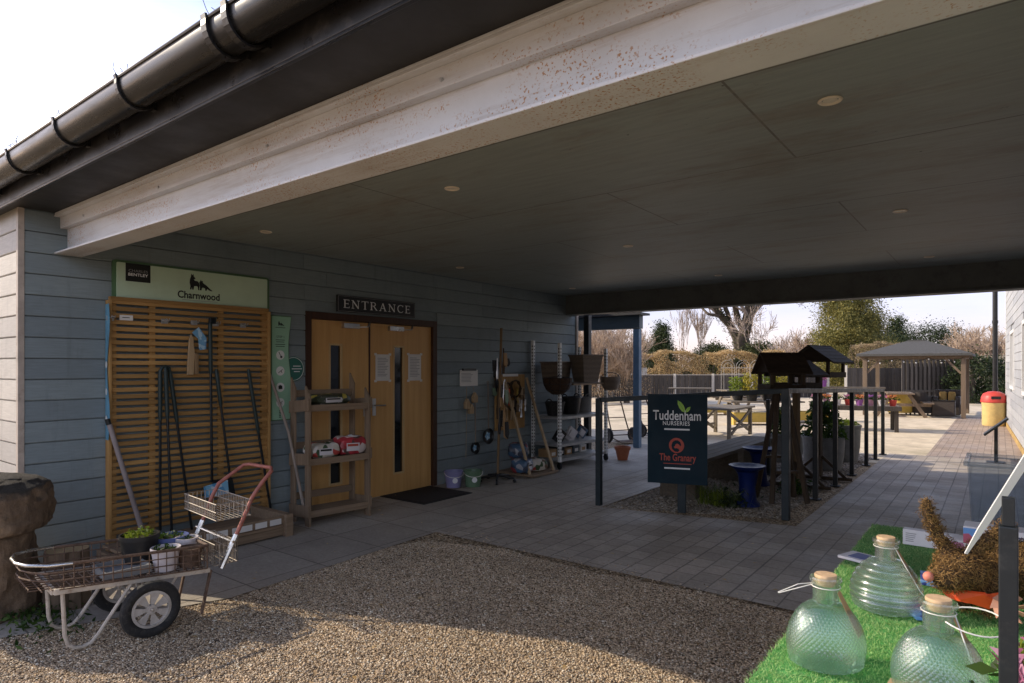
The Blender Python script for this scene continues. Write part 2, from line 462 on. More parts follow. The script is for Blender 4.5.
M['lf_dark'] = leaf('evergreen_leaves', (.018, .034, .013), (.075, .10, .034), trans=.2)
M['lf_conifer'] = leaf('conifer_sprays', (.09, .105, .03), (.56, .48, .15), trans=.35)
M['lf_ivy'] = leaf('ivy_leaves', (.03, .046, .016), (.13, .145, .045), trans=.2)
M['lf_beech'] = leaf('copper_beech_leaves', (.46, .29, .12), (.95, .74, .40), trans=.4)
M['lf_straw'] = leaf('dry_leaves', (.28, .20, .11), (.56, .44, .26), trans=.3)
M['lf_shrub'] = leaf('russet_leaves', (.24, .15, .08), (.58, .43, .26), trans=.35)
M['bark'] = mat('bark', (.085, .066, .050), .95, var=.35, scale=5, bmp=.8, bscale=20)
M['twigs'] = mat('bare_twigs', (.34, .27, .22), .95, var=.3, scale=2, bmp=0)
M['twigs_red'] = mat('russet_twigs', (.44, .33, .24), .95, var=.35, scale=2, bmp=0)

def ceiling_mat():
    m, nt, b = nodes_of('painted_ply_ceiling')
    v = coords(nt)
    br = nt.nodes.new('ShaderNodeTexBrick'); br.offset = .5; br.inputs['Scale'].default_value = 1
    for k, q in (('Brick Width', 2.44), ('Row Height', 1.22), ('Mortar Size', .006), ('Mortar Smooth', .1)): br.inputs[k].default_value = q
    br.inputs['Color1'].default_value = (.305, .345, .325, 1); br.inputs['Color2'].default_value = (.33, .37, .345, 1)
    br.inputs['Mortar'].default_value = (.15, .15, .13, 1); nt.links.new(v, br.inputs['Vector'])
    st = ramp(nt, noise(nt, coords(nt, (1, 2.6, 1)), .7, 9, .72), [(.5, (0, 0, 0)), (.62, (.7, .7, .7))])
    c = mix(nt, br.outputs['Color'], (.25, .235, .19), st)
    sp = ramp(nt, noise(nt, coords(nt, (1.4, 3.2, 1)), 2.1, 9, .8), [(.63, (0, 0, 0)), (.68, (.8, .8, .8))])
    c = mix(nt, c, (.11, .10, .08), sp)
    vo = nt.nodes.new('ShaderNodeTexVoronoi'); vo.inputs['Scale'].default_value = 3.3; vo.inputs['Randomness'].default_value = .25
    nt.links.new(coords(nt, (1, 1, 0)), vo.inputs['Vector'])
    c = mix(nt, c, (.05, .04, .03), ramp(nt, vo.outputs['Distance'], [(.0, (.8,)*3), (.018, (.8,)*3), (.026, (0, 0, 0))]))
    pl = ramp(nt, noise(nt, coords(nt, (1.2, 4.5, 1)), 3.4, 10, .82), [(.60, (0, 0, 0)), (.625, (1, 1, 1))])
    sy = nt.nodes.new('ShaderNodeSeparateXYZ'); nt.links.new(coords(nt, (.14, .14, .14)), sy.inputs[0])
    far = ramp(nt, sy.outputs[1], [(.50, (0, 0, 0)), (.95, (.8, .8, .8))])
    c = mix(nt, c, (.07, .062, .05), mix(nt, pl, far, 1.0, 'MULTIPLY'))
    fine = ramp(nt, noise(nt, coords(nt, (2, 18, 2)), 1.3, 8, .7), [(.3, (.86,)*3), (.7, (1.12,)*3)])
    c = mix(nt, c, fine, 1.0, 'MULTIPLY')
    nt.links.new(c, b.inputs['Base Color']); b.inputs['Roughness'].default_value = .5
    b.inputs['Specular IOR Level'].default_value = .35
    bump(nt, b, br.outputs['Fac'], -.35, .003)
    return m
M['ceiling'] = ceiling_mat()

def beam_mat():
    m, nt, b = nodes_of('white_steel_with_rust')
    v = coords(nt)
    c = ramp(nt, noise(nt, v, 1.6, 6, .7), [(.3, (.55, .555, .56)), (.7, (.67, .675, .68))])
    sp = ramp(nt, noise(nt, v, 95, 4, .55), [(.575, (0, 0, 0)), (.63, (.95, .95, .95))])
    area = ramp(nt, noise(nt, coords(nt, (1.5, 1, 5)), 1.5, 3), [(.47, (.03, .03, .03)), (.60, (1, 1, 1))])
    f = mix(nt, sp, area, 1.0, 'MULTIPLY')
    c = mix(nt, c, (.40, .19, .06), f)
    gr = ramp(nt, noise(nt, coords(nt, (.6, 3, 9)), 2, 7, .75), [(.5, (0, 0, 0)), (.75, (.55, .55, .55))])
    c = mix(nt, c, (.33, .25, .18), gr)
    nt.links.new(c, b.inputs['Base Color']); b.inputs['Roughness'].default_value = .5
    bump(nt, b, noise(nt, v, 50, 5), .1, .003)
    return m
M['beam'] = beam_mat()

def wicker_mat(name, c1, c2):
    m, nt, b = nodes_of(name)
    w = nt.nodes.new('ShaderNodeTexWave'); w.bands_direction = 'Z'; w.inputs['Scale'].default_value = 16; w.inputs['Distortion'].default_value = 1.5
    w.inputs['Detail'].default_value = 3; w.inputs['Detail Scale'].default_value = 8
    nt.links.new(coords(nt), w.inputs['Vector'])
    c = ramp(nt, w.outputs['Fac'], [(.2, c1), (.8, c2)])
    nt.links.new(c, b.inputs['Base Color']); b.inputs['Roughness'].default_value = .7
    bump(nt, b, w.outputs['Fac'], .9, .01)
    return m
M['wicker'] = wicker_mat('grey_wicker', (.07, .05, .034), (.36, .28, .20))
M['coir'] = mat('coir_liner', (.055, .032, .018), .95, var=.4, scale=30, bmp=1, bscale=90)

def stones_mat(name, stops, rough=.8):
    m, nt, b = nodes_of(name)
    g = nt.nodes.new('ShaderNodeNewGeometry')
    c = ramp(nt, g.outputs['Random Per Island'], stops)
    k = ramp(nt, noise(nt, coords(nt), 1.4, 4), [(.35, (.75,)*3), (.65, (1,)*3)])
    c = mix(nt, c, k, 1.0, 'MULTIPLY')
    nt.links.new(c, b.inputs['Base Color']); b.inputs['Roughness'].default_value = rough
    return m
GSTOPS = [(0, (.10, .07, .048)), (.22, (.34, .24, .145)), (.42, (.60, .445, .285)), (.72, (.75, .585, .395)), (.87, (.28, .225, .17)), (.955, (.88, .79, .62))]
M['stones'] = stones_mat('pea_gravel', GSTOPS)
M['stones_bed'] = stones_mat('bed_gravel', [(0, (.16, .125, .09)), (.4, (.30, .25, .19)), (.8, (.42, .36, .29)), (1, (.58, .52, .44))])

def gravel_mat():
    m, nt, b = nodes_of('gravel')
    v = coords(nt)
    vo = nt.nodes.new('ShaderNodeTexVoronoi'); vo.inputs['Scale'].default_value = 62; nt.links.new(v, vo.inputs['Vector'])
    s = nt.nodes.new('ShaderNodeSeparateColor'); nt.links.new(vo.outputs['Color'], s.inputs[0])
    c = ramp(nt, s.outputs[0], GSTOPS)
    dk = ramp(nt, vo.outputs['Distance'], [(.1, (1, 1, 1)), (.75, (.35, .33, .3))])
    c = mix(nt, c, dk, 1.0, 'MULTIPLY')
    k = ramp(nt, noise(nt, v, .35, 6), [(.3, (.85,)*3), (.7, (1.35, 1.32, 1.25))])
    c = mix(nt, c, k, 1.0, 'MULTIPLY')
    nt.links.new(c, b.inputs['Base Color']); b.inputs['Roughness'].default_value = .9
    b.inputs['Specular IOR Level'].default_value = .2
    bump(nt, b, vo.outputs['Distance'], -.8, .012)
    return m
M['gravel'] = gravel_mat()

def far_ground_mat():
    m, nt, b = nodes_of('pale_hoggin')
    v = coords(nt)
    c = ramp(nt, noise(nt, v, 2.5, 9, .75), [(.3, (.46, .38, .27)), (.7, (.82, .70, .52))])
    f = ramp(nt, noise(nt, v, .5, 5), [(.55, (0, 0, 0)), (.7, (.5, .5, .5))])
    c = mix(nt, c, (.22, .19, .10), f)
    nt.links.new(c, b.inputs['Base Color']); b.inputs['Roughness'].default_value = .95
    bump(nt, b, noise(nt, v, 60, 5, .8), .6, .01)
    return m
M['yard'] = far_ground_mat()

def pavers_mat(name, c1, c2, mort, bw, rh, ms=.006, rot=90, dirty=.5, off=.5, long_every=None):
    m, nt, b = nodes_of(name)
    tc = nt.nodes.new('ShaderNodeTexCoord'); mp = nt.nodes.new('ShaderNodeMapping')
    mp.inputs['Rotation'].default_value = (0, 0, R(rot)); nt.links.new(tc.outputs['Object'], mp.inputs[0])
    v = mp.outputs[0]
    br = nt.nodes.new('ShaderNodeTexBrick'); br.offset = off; br.inputs['Scale'].default_value = 1
    for k, q in (('Brick Width', bw), ('Row Height', rh), ('Mortar Size', ms), ('Mortar Smooth', .25), ('Bias', -.1)): br.inputs[k].default_value = q
    br.inputs['Color1'].default_value = (*c1, 1); br.inputs['Color2'].default_value = (*c2, 1); br.inputs['Mortar'].default_value = (*mort, 1)
    dist = noise(nt, tc.outputs['Object'], 3, 3, out='Color')
    vv = nt.nodes.new('ShaderNodeVectorMath'); vv.operation = 'MULTIPLY_ADD'
    nt.links.new(dist, vv.inputs[0]); vv.inputs[1].default_value = (.012,)*3; nt.links.new(v, vv.inputs[2])
    nt.links.new(vv.outputs[0], br.inputs['Vector'])
    c = br.outputs['Color']; hgt = br.outputs['Fac']
    if long_every:
        b2 = nt.nodes.new('ShaderNodeTexBrick'); b2.offset = 0; b2.inputs['Scale'].default_value = 1
        for k, q in (('Brick Width', 400), ('Row Height', long_every), ('Mortar Size', ms*1.7), ('Mortar Smooth', .3)): b2.inputs[k].default_value = q
        b2.inputs['Color1'].default_value = (1, 1, 1, 1); b2.inputs['Color2'].default_value = (1, 1, 1, 1); b2.inputs['Mortar'].default_value = (.84, .84, .84, 1)
        nt.links.new(vv.outputs[0], b2.inputs['Vector'])
        c = mix(nt, c, b2.outputs['Color'], 1.0, 'MULTIPLY')
    k = ramp(nt, noise(nt, tc.outputs['Object'], .8, 8, .7), [(.32, (1-dirty*.6,)*3), (.7, (1.1,)*3)])
    c = mix(nt, c, k, 1.0, 'MULTIPLY')
    fine = ramp(nt, noise(nt, tc.outputs['Object'], 45, 5, .7), [(.3, (.8,)*3), (.7, (1.15,)*3)])
    c = mix(nt, c, fine, 1.0, 'MULTIPLY')
    nt.links.new(c, b.inputs['Base Color'])
    r = ramp(nt, noise(nt, tc.outputs['Object'], 1.3, 5), [(.35, (.55,)*3), (.65, (.8,)*3)]); nt.links.new(r, b.inputs['Roughness'])
    b.inputs['Specular IOR Level'].default_value = .3
    bump(nt, b, hgt, -.5, .005)
    return m
M['pavers'] = pavers_mat('block_pavers', (.41, .35, .285), (.53, .455, .375), (.25, .215, .18), .21, .16, .006, 90, .5, long_every=.48)
M['slabs'] = pavers_mat('paving_slabs', (.38, .335, .28), (.46, .41, .345), (.17, .145, .12), .60, .60, .006, 90, .5, .0)
M['brickpath'] = pavers_mat('brick_path', (.36, .275, .215), (.48, .375, .295), (.20, .16, .125), .21, .105, .005, 90, .4)

def glass_mat(name, tint, mixf=.72):
    m, nt, b = nodes_of(name)
    b.inputs['Base Color'].default_value = (*tint, 1); b.inputs['Roughness'].default_value = .02
    b.inputs['IOR'].default_value = 1.36; b.inputs['Transmission Weight'].default_value = 1
    t = nt.nodes.new('ShaderNodeBsdfTransparent'); t.inputs[0].default_value = (*tint, 1)
    gl = nt.nodes.new('ShaderNodeBsdfGlossy'); gl.inputs['Roughness'].default_value = .04
    lw = nt.nodes.new('ShaderNodeLayerWeight'); lw.inputs['Blend'].default_value = .35
    f = ramp(nt, lw.outputs['Facing'], [(0, (.13,)*3), (.5, (.24,)*3), (1, (.7,)*3)])
    thin = nt.nodes.new('ShaderNodeMixShader'); nt.links.new(f, thin.inputs[0]); nt.links.new(t.outputs[0], thin.inputs[1]); nt.links.new(gl.outputs[0], thin.inputs[2])
    ms = nt.nodes.new('ShaderNodeMixShader'); ms.inputs[0].default_value = mixf
    nt.links.new(b.outputs[0], ms.inputs[1]); nt.links.new(thin.outputs[0], ms.inputs[2])
    df = nt.nodes.new('ShaderNodeBsdfDiffuse'); df.inputs[0].default_value = (.88, .97, .95, 1)
    tl = nt.nodes.new('ShaderNodeBsdfTranslucent'); tl.inputs[0].default_value = (.88, .98, .95, 1)
    ad = nt.nodes.new('ShaderNodeMixShader'); nt.links.new(df.outputs[0], ad.inputs[1]); nt.links.new(tl.outputs[0], ad.inputs[2])
    mk = nt.nodes.new('ShaderNodeMixShader'); mk.inputs[0].default_value = .03
    nt.links.new(ms.outputs[0], mk.inputs[1]); nt.links.new(ad.outputs[0], mk.inputs[2])
    nt.links.new(mk.outputs[0], nt.nodes['Material Output'].inputs['Surface'])
    return m
M['glass'] = glass_mat('recycled_glass', (.90, .985, .965))
M['glass_clear'] = glass_mat('clear_glass', (.95, .985, .975))
def frosted():
    m, nt, b = nodes_of('cloudy_plastic')
    b.inputs['Base Color'].default_value = (.42, .48, .54, 1); b.inputs['Roughness'].default_value = .35
    t = nt.nodes.new('ShaderNodeBsdfTransparent'); t.inputs[0].default_value = (.84, .87, .90, 1)
    f = ramp(nt, noise(nt, coords(nt), 6, 6), [(.3, (.80,)*3), (.7, (.95,)*3)])
    ms = nt.nodes.new('ShaderNodeMixShader'); nt.links.new(f, ms.inputs[0])
    nt.links.new(b.outputs[0], ms.inputs[1]); nt.links.new(t.outputs[0], ms.inputs[2])
    nt.links.new(ms.outputs[0], nt.nodes['Material Output'].inputs['Surface'])
    return m
M['cloudy'] = frosted()
M['blade'] = leaf('plastic_grass', (.12, .42, .12), (.74, .93, .42), .4, .5)
M['blade_base'] = mat('grass_mat_backing', (.10, .34, .09), .8, var=.2, scale=40)
M['stone'] = None
def stone_mat():
    m, nt, b = nodes_of('weathered_stone')
    v = coords(nt)
    c = ramp(nt, noise(nt, coords(nt, (2.6, 2.6, .7)), 3.4, 9, .75), [(.3, (.06, .042, .027)), (.5, (.19, .13, .08)), (.72, (.36, .26, .165))])
    mo = ramp(nt, noise(nt, v, 4, 8, .75), [(.55, (0, 0, 0)), (.66, (.9, .9, .9))])
    c = mix(nt, c, (.045, .036, .024), mo)
    g = nt.nodes.new('ShaderNodeNewGeometry'); sx = nt.nodes.new('ShaderNodeSeparateXYZ'); nt.links.new(g.outputs['Normal'], sx.inputs[0])
    up = ramp(nt, sx.outputs[2], [(.30, (0, 0, 0)), (.65, (.95, .95, .95))])
    c = mix(nt, c, (.042, .036, .026), up)
    nt.links.new(c, b.inputs['Base Color']); b.inputs['Roughness'].default_value = .95
    bump(nt, b, noise(nt, v, 14, 10, .75), 1, .03)
    return m
M['stone'] = stone_mat()
M['bag1'] = pattern('seed_bag_print', [(0, (.55, .50, .42)), (.3, (.16, .10, .06)), (.55, (.45, .06, .05)), (.75, (.6, .56, .5)), (.9, (.05, .09, .04))], 16)
M['bag2'] = pattern('red_bag_print', [(0, (.48, .045, .06)), (.45, (.58, .50, .46)), (.7, (.30, .035, .04)), (.88, (.10, .06, .05))], 13)
M['bag3'] = pattern('green_bag_print', [(0, (.045, .055, .03)), (.4, (.50, .40, .07)), (.6, (.55, .52, .46)), (.75, (.06, .07, .05))], 18)
M['bag4'] = pattern('blue_bag_print', [(0, (.06, .12, .20)), (.4, (.30, .05, .05)), (.6, (.35, .36, .38)), (.8, (.05, .06, .09))], 14)
M['pack_blue'] = pattern('blue_card_print', [(0, (.03, .05, .25)), (.4, (.14, .30, .60)), (.6, (.65, .55, .62)), (.75, (.45, .10, .16)), (.9, (.75, .75, .78))], 26)
M['pack_white'] = mat('white_card', (.66, .64, .65), .5, var=.06, bmp=.03)
M['pack_lbl'] = pattern('shears_label', [(0, (.10, .30, .50)), (.5, (.22, .48, .66)), (.8, (.6, .66, .7))], 20)
M['toolprint'] = pattern('blue_card_label', [(0, (.16, .36, .55)), (.5, (.40, .58, .70)), (.8, (.12, .22, .38))], 30)
M['icing'] = mat('icon_white', (.74, .76, .72), .5, var=.03, bmp=0)
# ------------------------------------------------------------------ camera, sky, sun
H = 1.54; D = 5.8
cam = bpy.data.cameras.new('camera'); cam.lens = 22.32; cam.sensor_width = 36; cam.shift_y = .0249; cam.clip_end = 600; cam.clip_start = .05
co = bpy.data.objects.new('camera', cam); COL.objects.link(co)
co.location = (0, 0, H); co.rotation_euler = (R(90), 0, R(37.5)); scene.camera = co
SUN = Vector((-1.62, -.63, 1.0)).normalized()
world = bpy.data.worlds.new('World'); scene.world = world; world.use_nodes = True
wn = world.node_tree; bg = wn.nodes['Background']
sky = wn.nodes.new('ShaderNodeTexSky'); sky.sky_type = 'NISHITA'; sky.sun_disc = False
sky.sun_elevation = math.asin(SUN.z); sky.sun_rotation = math.atan2(SUN.x, SUN.y) % (2*math.pi)
sky.air_density = 1.0; sky.dust_density = 1.0; sky.ozone_density = 1.5; sky.altitude = 50
# pale haze, bright mid-sky band added to light the interior, soft cloud streaks
wtc = wn.nodes.new('ShaderNodeTexCoord'); sep = wn.nodes.new('ShaderNodeSeparateXYZ'); wn.links.new(wtc.outputs['Generated'], sep.inputs[0])
hz = ramp(wn, sep.outputs[2], [(0, (3.1, 2.5, 2.8)), (.09, (2.8, 2.35, 3.2)), (.17, (7.2, 7.4, 8.1)), (.30, (9.8, 10.2, 11.2)), (.42, (4.4, 4.7, 5.8)), (.62, (.8, 1.1, 1.7)), (1, (.3, .4, .8))])
wmp = wn.nodes.new('ShaderNodeMapping'); wmp.inputs['Scale'].default_value = (1.2, 1.2, 7); wn.links.new(wtc.outputs['Generated'], wmp.inputs[0])
cl = ramp(wn, noise(wn, wmp.outputs[0], 2.2, 8, .6), [(.35, (.74, .76, .86)), (.65, (1.15, 1.10, 1.06))])
hz = mix(wn, hz, cl, 1.0, 'MULTIPLY')
wn.links.new(mix(wn, mix(wn, sky.outputs[0], (1.0, .91, 1.0), 1.0, 'MULTIPLY'), hz, 1.0, 'ADD'), bg.inputs[0]); bg.inputs[1].default_value = .15
sl = bpy.data.lights.new('sun', 'SUN'); sl.energy = 5; sl.angle = R(.5); sl.color = (1, .87, .68)
so = bpy.data.objects.new('sun', sl); COL.objects.link(so); so.location = (-20, -8, 12)
so.rotation_euler = SUN.to_track_quat('Z', 'Y').to_euler()
scene.view_settings.view_transform = 'Standard'; scene.view_settings.look = 'None'; scene.view_settings.exposure = 0

# ------------------------------------------------------------------ ground sheets
def sheet(name, poly, z, m):
    b = MB(); b.add([(x, y, z) for x, y in poly], [tuple(range(len(poly)))])
    return tag(b.build(name, m), kind='structure')
sheet('ground', [(-220, -120), (160, -120), (160, 320), (-220, 320)], 0, M['gravel'])
sheet('yard', [(-40, 11.6), (-1.0, 11.6), (-1.0, 24), (30, 24), (30, 60), (-40, 60)], .004, M['yard'])
sheet('paving', [(-4.15, 4.24), (.75, 4.24), (.55, 13.0), (-1.55, 13.0), (-1.55, 6.5), (-3.45, 6.1), (-3.45, 11.6), (-4.15, 11.6)], .010, M['pavers'])
sheet('path', [(-1.0, 13.0), (.5, 13.0), (.1, 24), (-1.0, 24)], .010, M['brickpath'])
sheet('pavement', [(-5.80, .9), (-4.55, .9), (-4.05, 2.2), (-4.15, 4.24), (-4.15, 11.6), (-5.80, 11.6)], .008, M['slabs'])

ICO_V = None
def pebbles(name, pts, rmin, rmax, m, rng, z0=0.0, flat=.7):
    global ICO_V
    t = (1+5**.5)/2
    V = np.array([(-1,t,0),(1,t,0),(-1,-t,0),(1,-t,0),(0,-1,t),(0,1,t),(0,-1,-t),(0,1,-t),(t,0,-1),(t,0,1),(-t,0,-1),(-t,0,1)], float); V /= np.linalg.norm(V[0])
    Fc = np.array([(0,11,5),(0,5,1),(0,1,7),(0,7,10),(0,10,11),(1,5,9),(5,11,4),(11,10,2),(10,7,6),(7,1,8),(3,9,4),(3,4,2),(3,2,6),(3,6,8),(3,8,9),(4,9,5),(2,4,11),(6,2,10),(8,6,7),(9,8,1)])
    n = len(pts)
    s = rmin + (rmax-rmin)*rng.beta(1.6, 3.5, n)
    ax = np.stack([rng.uniform(.8, 1.4, n), rng.uniform(.7, 1.1, n), rng.uniform(.30, .50, n)*flat/.7], 1)
    vv = V[None]*ax[:, None, :]*s[:, None, None]*(1+rng.uniform(-.16, .16, (n, 12, 1)))
    za = rng.uniform(0, 6.283, n); tx, ty = rng.normal(0, .22, n), rng.normal(0, .22, n)
    cz, sz_ = np.cos(za)[:, None], np.sin(za)[:, None]
    vv = np.stack([vv[:, :, 0]*cz-vv[:, :, 1]*sz_, vv[:, :, 0]*sz_+vv[:, :, 1]*cz, vv[:, :, 2]], 2)
    vv[:, :, 2] += vv[:, :, 0]*tx[:, None]+vv[:, :, 1]*ty[:, None]
    vv += np.concatenate([pts, (z0 + s*.16 + rng.uniform(0, .003, n))[:, None]], 1)[:, None, :]
    F = (Fc[None] + (np.arange(n)*12)[:, None, None]).reshape(-1, 3)
    o = np_mesh(name, vv.reshape(-1, 3), F, m, smooth=True)
    return tag(o, kind='stuff')
def in_poly(p, poly):
    x, y = p[:, 0], p[:, 1]; c = np.zeros(len(p), bool); j = len(poly)-1
    for i in range(len(poly)):
        xi, yi = poly[i]; xj, yj = poly[j]
        c ^= ((yi > y) != (yj > y)) & (x < (xj-xi)*(y-yi)/(yj-yi+1e-12)+xi); j = i
    return c
def scatter(poly, n, rng):
    P = np.array(poly); lo, hi = P.min(0), P.max(0)
    p = rng.uniform(lo, hi, (n, 2)); return p[in_poly(p, poly)]
front = [(-6.6, .75), (-3.2, .75), (-1.2, 1.6), (-.2, 2.4), (-.2, 4.22), (-3.3, 4.23), (-4.0, 4.0), (-4.22, 3.6), (-4.12, 2.9), (-4.05, 2.2), (-4.55, 1.0), (-6.6, 1.2)]
gp = scatter(front, 330000, RNG)
edge = np.sin(gp[:, 0]*3.1)*.03 + np.sin(gp[:, 0]*11)*.012
gp = gp[gp[:, 1] < 4.19 + edge]
pebbles('gravel_stones', gp, .0026, .0098, M['stones'], RNG)
tag(bpy.data.objects['gravel_stones'], 'loose tan pea gravel in front of the entrance paving')
bed = [(-3.42, 6.15), (-1.78, 6.72), (-1.68, 12.6), (-3.2, 12.6), (-3.42, 9)]
bp_ = scatter(bed, 26000, RNG)
pebbles('bed_gravel', bp_, .009, .026, M['stones_bed'], RNG)
tag(bpy.data.objects['bed_gravel'], 'pale shingle in the railed display bed behind the sign')
# strays kicked onto the paving
sp = scatter([(-4.1, 4.2), (-.6, 4.2), (-.6, 4.7), (-4.1, 4.7)], 700, RNG)
sp = sp[RNG.uniform(0, 1, len(sp)) < np.clip(1.1-(sp[:, 1]-4.2)/.35, 0, 1)**2]
pebbles('stray_gravel', sp, .004, .010, M['stones'], RNG, .010)
tag(bpy.data.objects['stray_gravel'], 'stray gravel kicked onto the block paving edge')

# ------------------------------------------------------------------ weatherboard walls
def siding(mb, fn, u0, u1, z0, z1, holes=(), step=.16, out=.020, joints=2.9, seed=1):
    """boards run along u; fn(u, n, z) -> world; n points out of the wall"""
    rg = random.Random(seed)
    mb.add([fn(u0, 0, z0), fn(u1, 0, z0), fn(u1, 0, z1), fn(u0, 0, z1)] if not holes else [], [(0, 1, 2, 3)] if not holes else [])
    z = z0; k = 0
    while z < z1 - .01:
        zt = min(z+step, z1)
        cuts = [(u0, u1)]
        for (a, b, c, d) in holes:
            if zt > c+.005 and z < d-.005:
                nc = []
                for (p, q) in cuts:
                    if b <= p or a >= q: nc.append((p, q)); continue
                    if a > p: nc.append((p, a))
                    if b < q: nc.append((b, q))
                cuts = nc
        for (p, q) in cuts:
            x = p; first = True
            while x < q-1e-4:
                L = rg.uniform(.4, 1)*joints if first else joints
                e = q if q-x-L < .35 else x+L
                g = .0015
                gr_ = .007; zb = z+gr_
                P = [(-.004, z), (-.004, zb-.002), (out-.004, zb), (out, zb+.006), (out-.004, zt), (-.004, zt)]
                m_ = len(P); vs = [fn(x+g, n_, z_) for n_, z_ in P] + [fn(e-g, n_, z_) for n_, z_ in P]
                fs_ = [(i, i+m_, i+1+m_, i+1) for i in range(m_-1)] + [tuple(range(m_)), tuple(range(2*m_-1, m_-1, -1))]
                mb.add(vs, fs_)
                x = e; first = False
        z = zt; k += 1

shop = thing('shop_building', 'slate blue weatherboarded shop wall with oak double doors under the canopy', 'building', (-5.8, 1.525, 0))
DY0, DY1, DZ = 3.97, 5.94, 2.13
b = MB(); siding(b, lambda u, n, z: (-5.8+n, u, z), 1.545, 9.34, .0, 2.80, [(DY0, DY1, 0, DZ)], seed=3)
b.box((-5.95, 1.56, 0), (-5.806, DY0, 2.8)); b.box((-5.95, DY1, 0), (-5.806, 9.32, 2.8)); b.box((-5.95, DY0+.001, DZ), (-5.806, DY1-.001, 2.8))
b.build('wall', M['siding'], shop)
b = MB(); siding(b, lambda u, n, z: (-5.815-u, 1.525-n, z), 0, 20, 0, 2.80, seed=5); b.box((-26, 1.531, 0), (-5.96, 1.68, 2.8))
o = b.build('front_wall', M['siding_pale'], shop)
b = MB(); siding(b, lambda u, n, z: (-5.96-u, 9.36+n, z), 0, 19.8, 0, 2.80, seed=6)
b.build('rear_wall', M['siding'], shop)
b = MB(); b.box((-5.822, 1.505, 0), (-5.776, 1.546, 2.735)); b.build('corner_trim', M['trim'], shop, bevel=.003)
b = MB(); b.box((-5.84, 9.335, 0), (-5.765, 9.40, 2.80)); b.build('corner_trim', M['trim'], shop, bevel=.003)
# unseen barn roof and gable, ridge along Y, shaped to shade the path
rx, rz, ex, ez = -16.0, 7.3, -5.62, 2.86
b = MB()
b.prism([(ex, 5.6, ez), (rx, 5.6, rz), (-26.3, 5.6, ez), (-26.3, 5.6, ez+.12), (rx, 5.6, rz+.12), (ex, 5.6, ez+.12)], (0, 4.06, 0)); b.box((-26.3, 1.43, 2.82), (-5.75, 5.58, 2.92))
b.build('roof', M['roof'], shop)
b = MB(); b.add([(-5.83, 5.7, 2.8), (rx, 5.7, rz-.02), (-26.1, 5.7, 2.8)], [(0, 1, 2)]); b.add([(-5.83, 9.35, 2.8), (rx, 9.35, rz-.02), (-26.1, 9.35, 2.8)], [(2, 1, 0)])
b.box((-26.1, 1.54, 0), (-26.0, 9.34, 2.8)); b.build('gable', M['siding_pale'], shop)
# doors
b = MB(); fx = -5.8
b.box((fx-.06, DY0, 0), (fx+.022, DY0+.075, DZ)); b.box((fx-.06, DY1-.075, 0), (fx+.022, DY1, DZ)); b.box((fx-.06, DY0+.075, DZ-.075), (fx+.022, DY1-.075, DZ))
b.box((fx-.05, 4.842, .012), (fx-.012, 4.866, DZ-.075))
b.build('door_frame', M['frame'], shop, bevel=.004)
def door(y0, y1, g0, g1, hy, hdir):
    b = MB(); X0, X1 = fx-.062, fx-.018; gz0, gz1 = .255, 1.782; zt = DZ-.08
    b.box((X0, y0, .012), (X1, g0, zt)); b.box((X0, g1, .012), (X1, y1, zt)); b.box((X0, g0, .012), (X1, g1, gz0)); b.box((X0, g0, gz1), (X1, g1, zt))
    d = b.build('door', M['door'], shop)
    b = MB(); w = .017
    for (p, q) in (((g0-w, gz0-w), (g0+.004, gz1+w)), ((g1-.004, gz0-w), (g1+w, gz1+w)), ((g0+.004, gz0-w), (g1-.004, gz0+.004)), ((g0+.004, gz1-.004), (g1-.004, gz1+w))):
        b.box((X1-.006, p[0], p[1]), (X1+.006, q[0], q[1]))
    b.build('bead', M['oakbead'], d)
    b = MB(); b.box((X0+.016, g0-.01, gz0-.01), (X0+.024, g1+.01, gz1+.01)); b.build('pane', M['glassdark'], d)
    b = MB(); c = hy
    b.box((X1, c-.025, .97), (X1+.008, c+.025, 1.17)); b.tube([(X1, c, 1.09), (X1+.055, c, 1.09), (X1+.058, c+hdir*.02, 1.09), (X1+.056, c+hdir*.13, 1.088)], .009, 8)
    b.build('door_handle', M['steel'], d, smooth=True)
    b = MB(); m_ = (y0+y1)/2 + .12*hdir*-1
    b.box((X1, m_-.11, 1.975), (X1+.05, m_+.11, 2.03)); b.bar((X1+.03, m_, 1.985), (X1+.13, m_+.16, 1.995), .022, .012); b.bar((X1+.13, m_+.16, 1.995), (X1+.04, m_+.26, 2.055), .02, .012)
    b.build('door_closer', M['steel'], d, bevel=.003)
    return d
door(DY0+.078, 4.845, 4.306, 4.452, 4.79, -1)
door(4.863, DY1-.078, 5.233, 5.38, 4.92, 1)
b = MB(); b.box((fx-.12, DY0, 0), (fx-.005, DY1, .012)); b.build('threshold', M['steel'], shop)
b = MB(); b.box((-6.6, 3.8, .0), (-6.55, 6.2, 2.3)); b.build('inner_lobby', M['soffit'], shop)

# ------------------------------------------------------------------ canopy
can = thing('entrance_canopy', 'long dark canopy with black gutter, rusty white steel beam and grey ceiling', 'canopy', (-5.8, 1.42, 2.73))
CX0, CX1 = -5.79, .70
b = MB(); b.box((-5.795, 1.93, 2.735), (.80, 9.02, 2.765)); b.build('ceiling', M['ceiling'], can)
b = MB(); b.box((-26.3, 1.425, 2.728), (1.6, 1.93, 2.75)); b.build('soffit', M['soffit'], can)
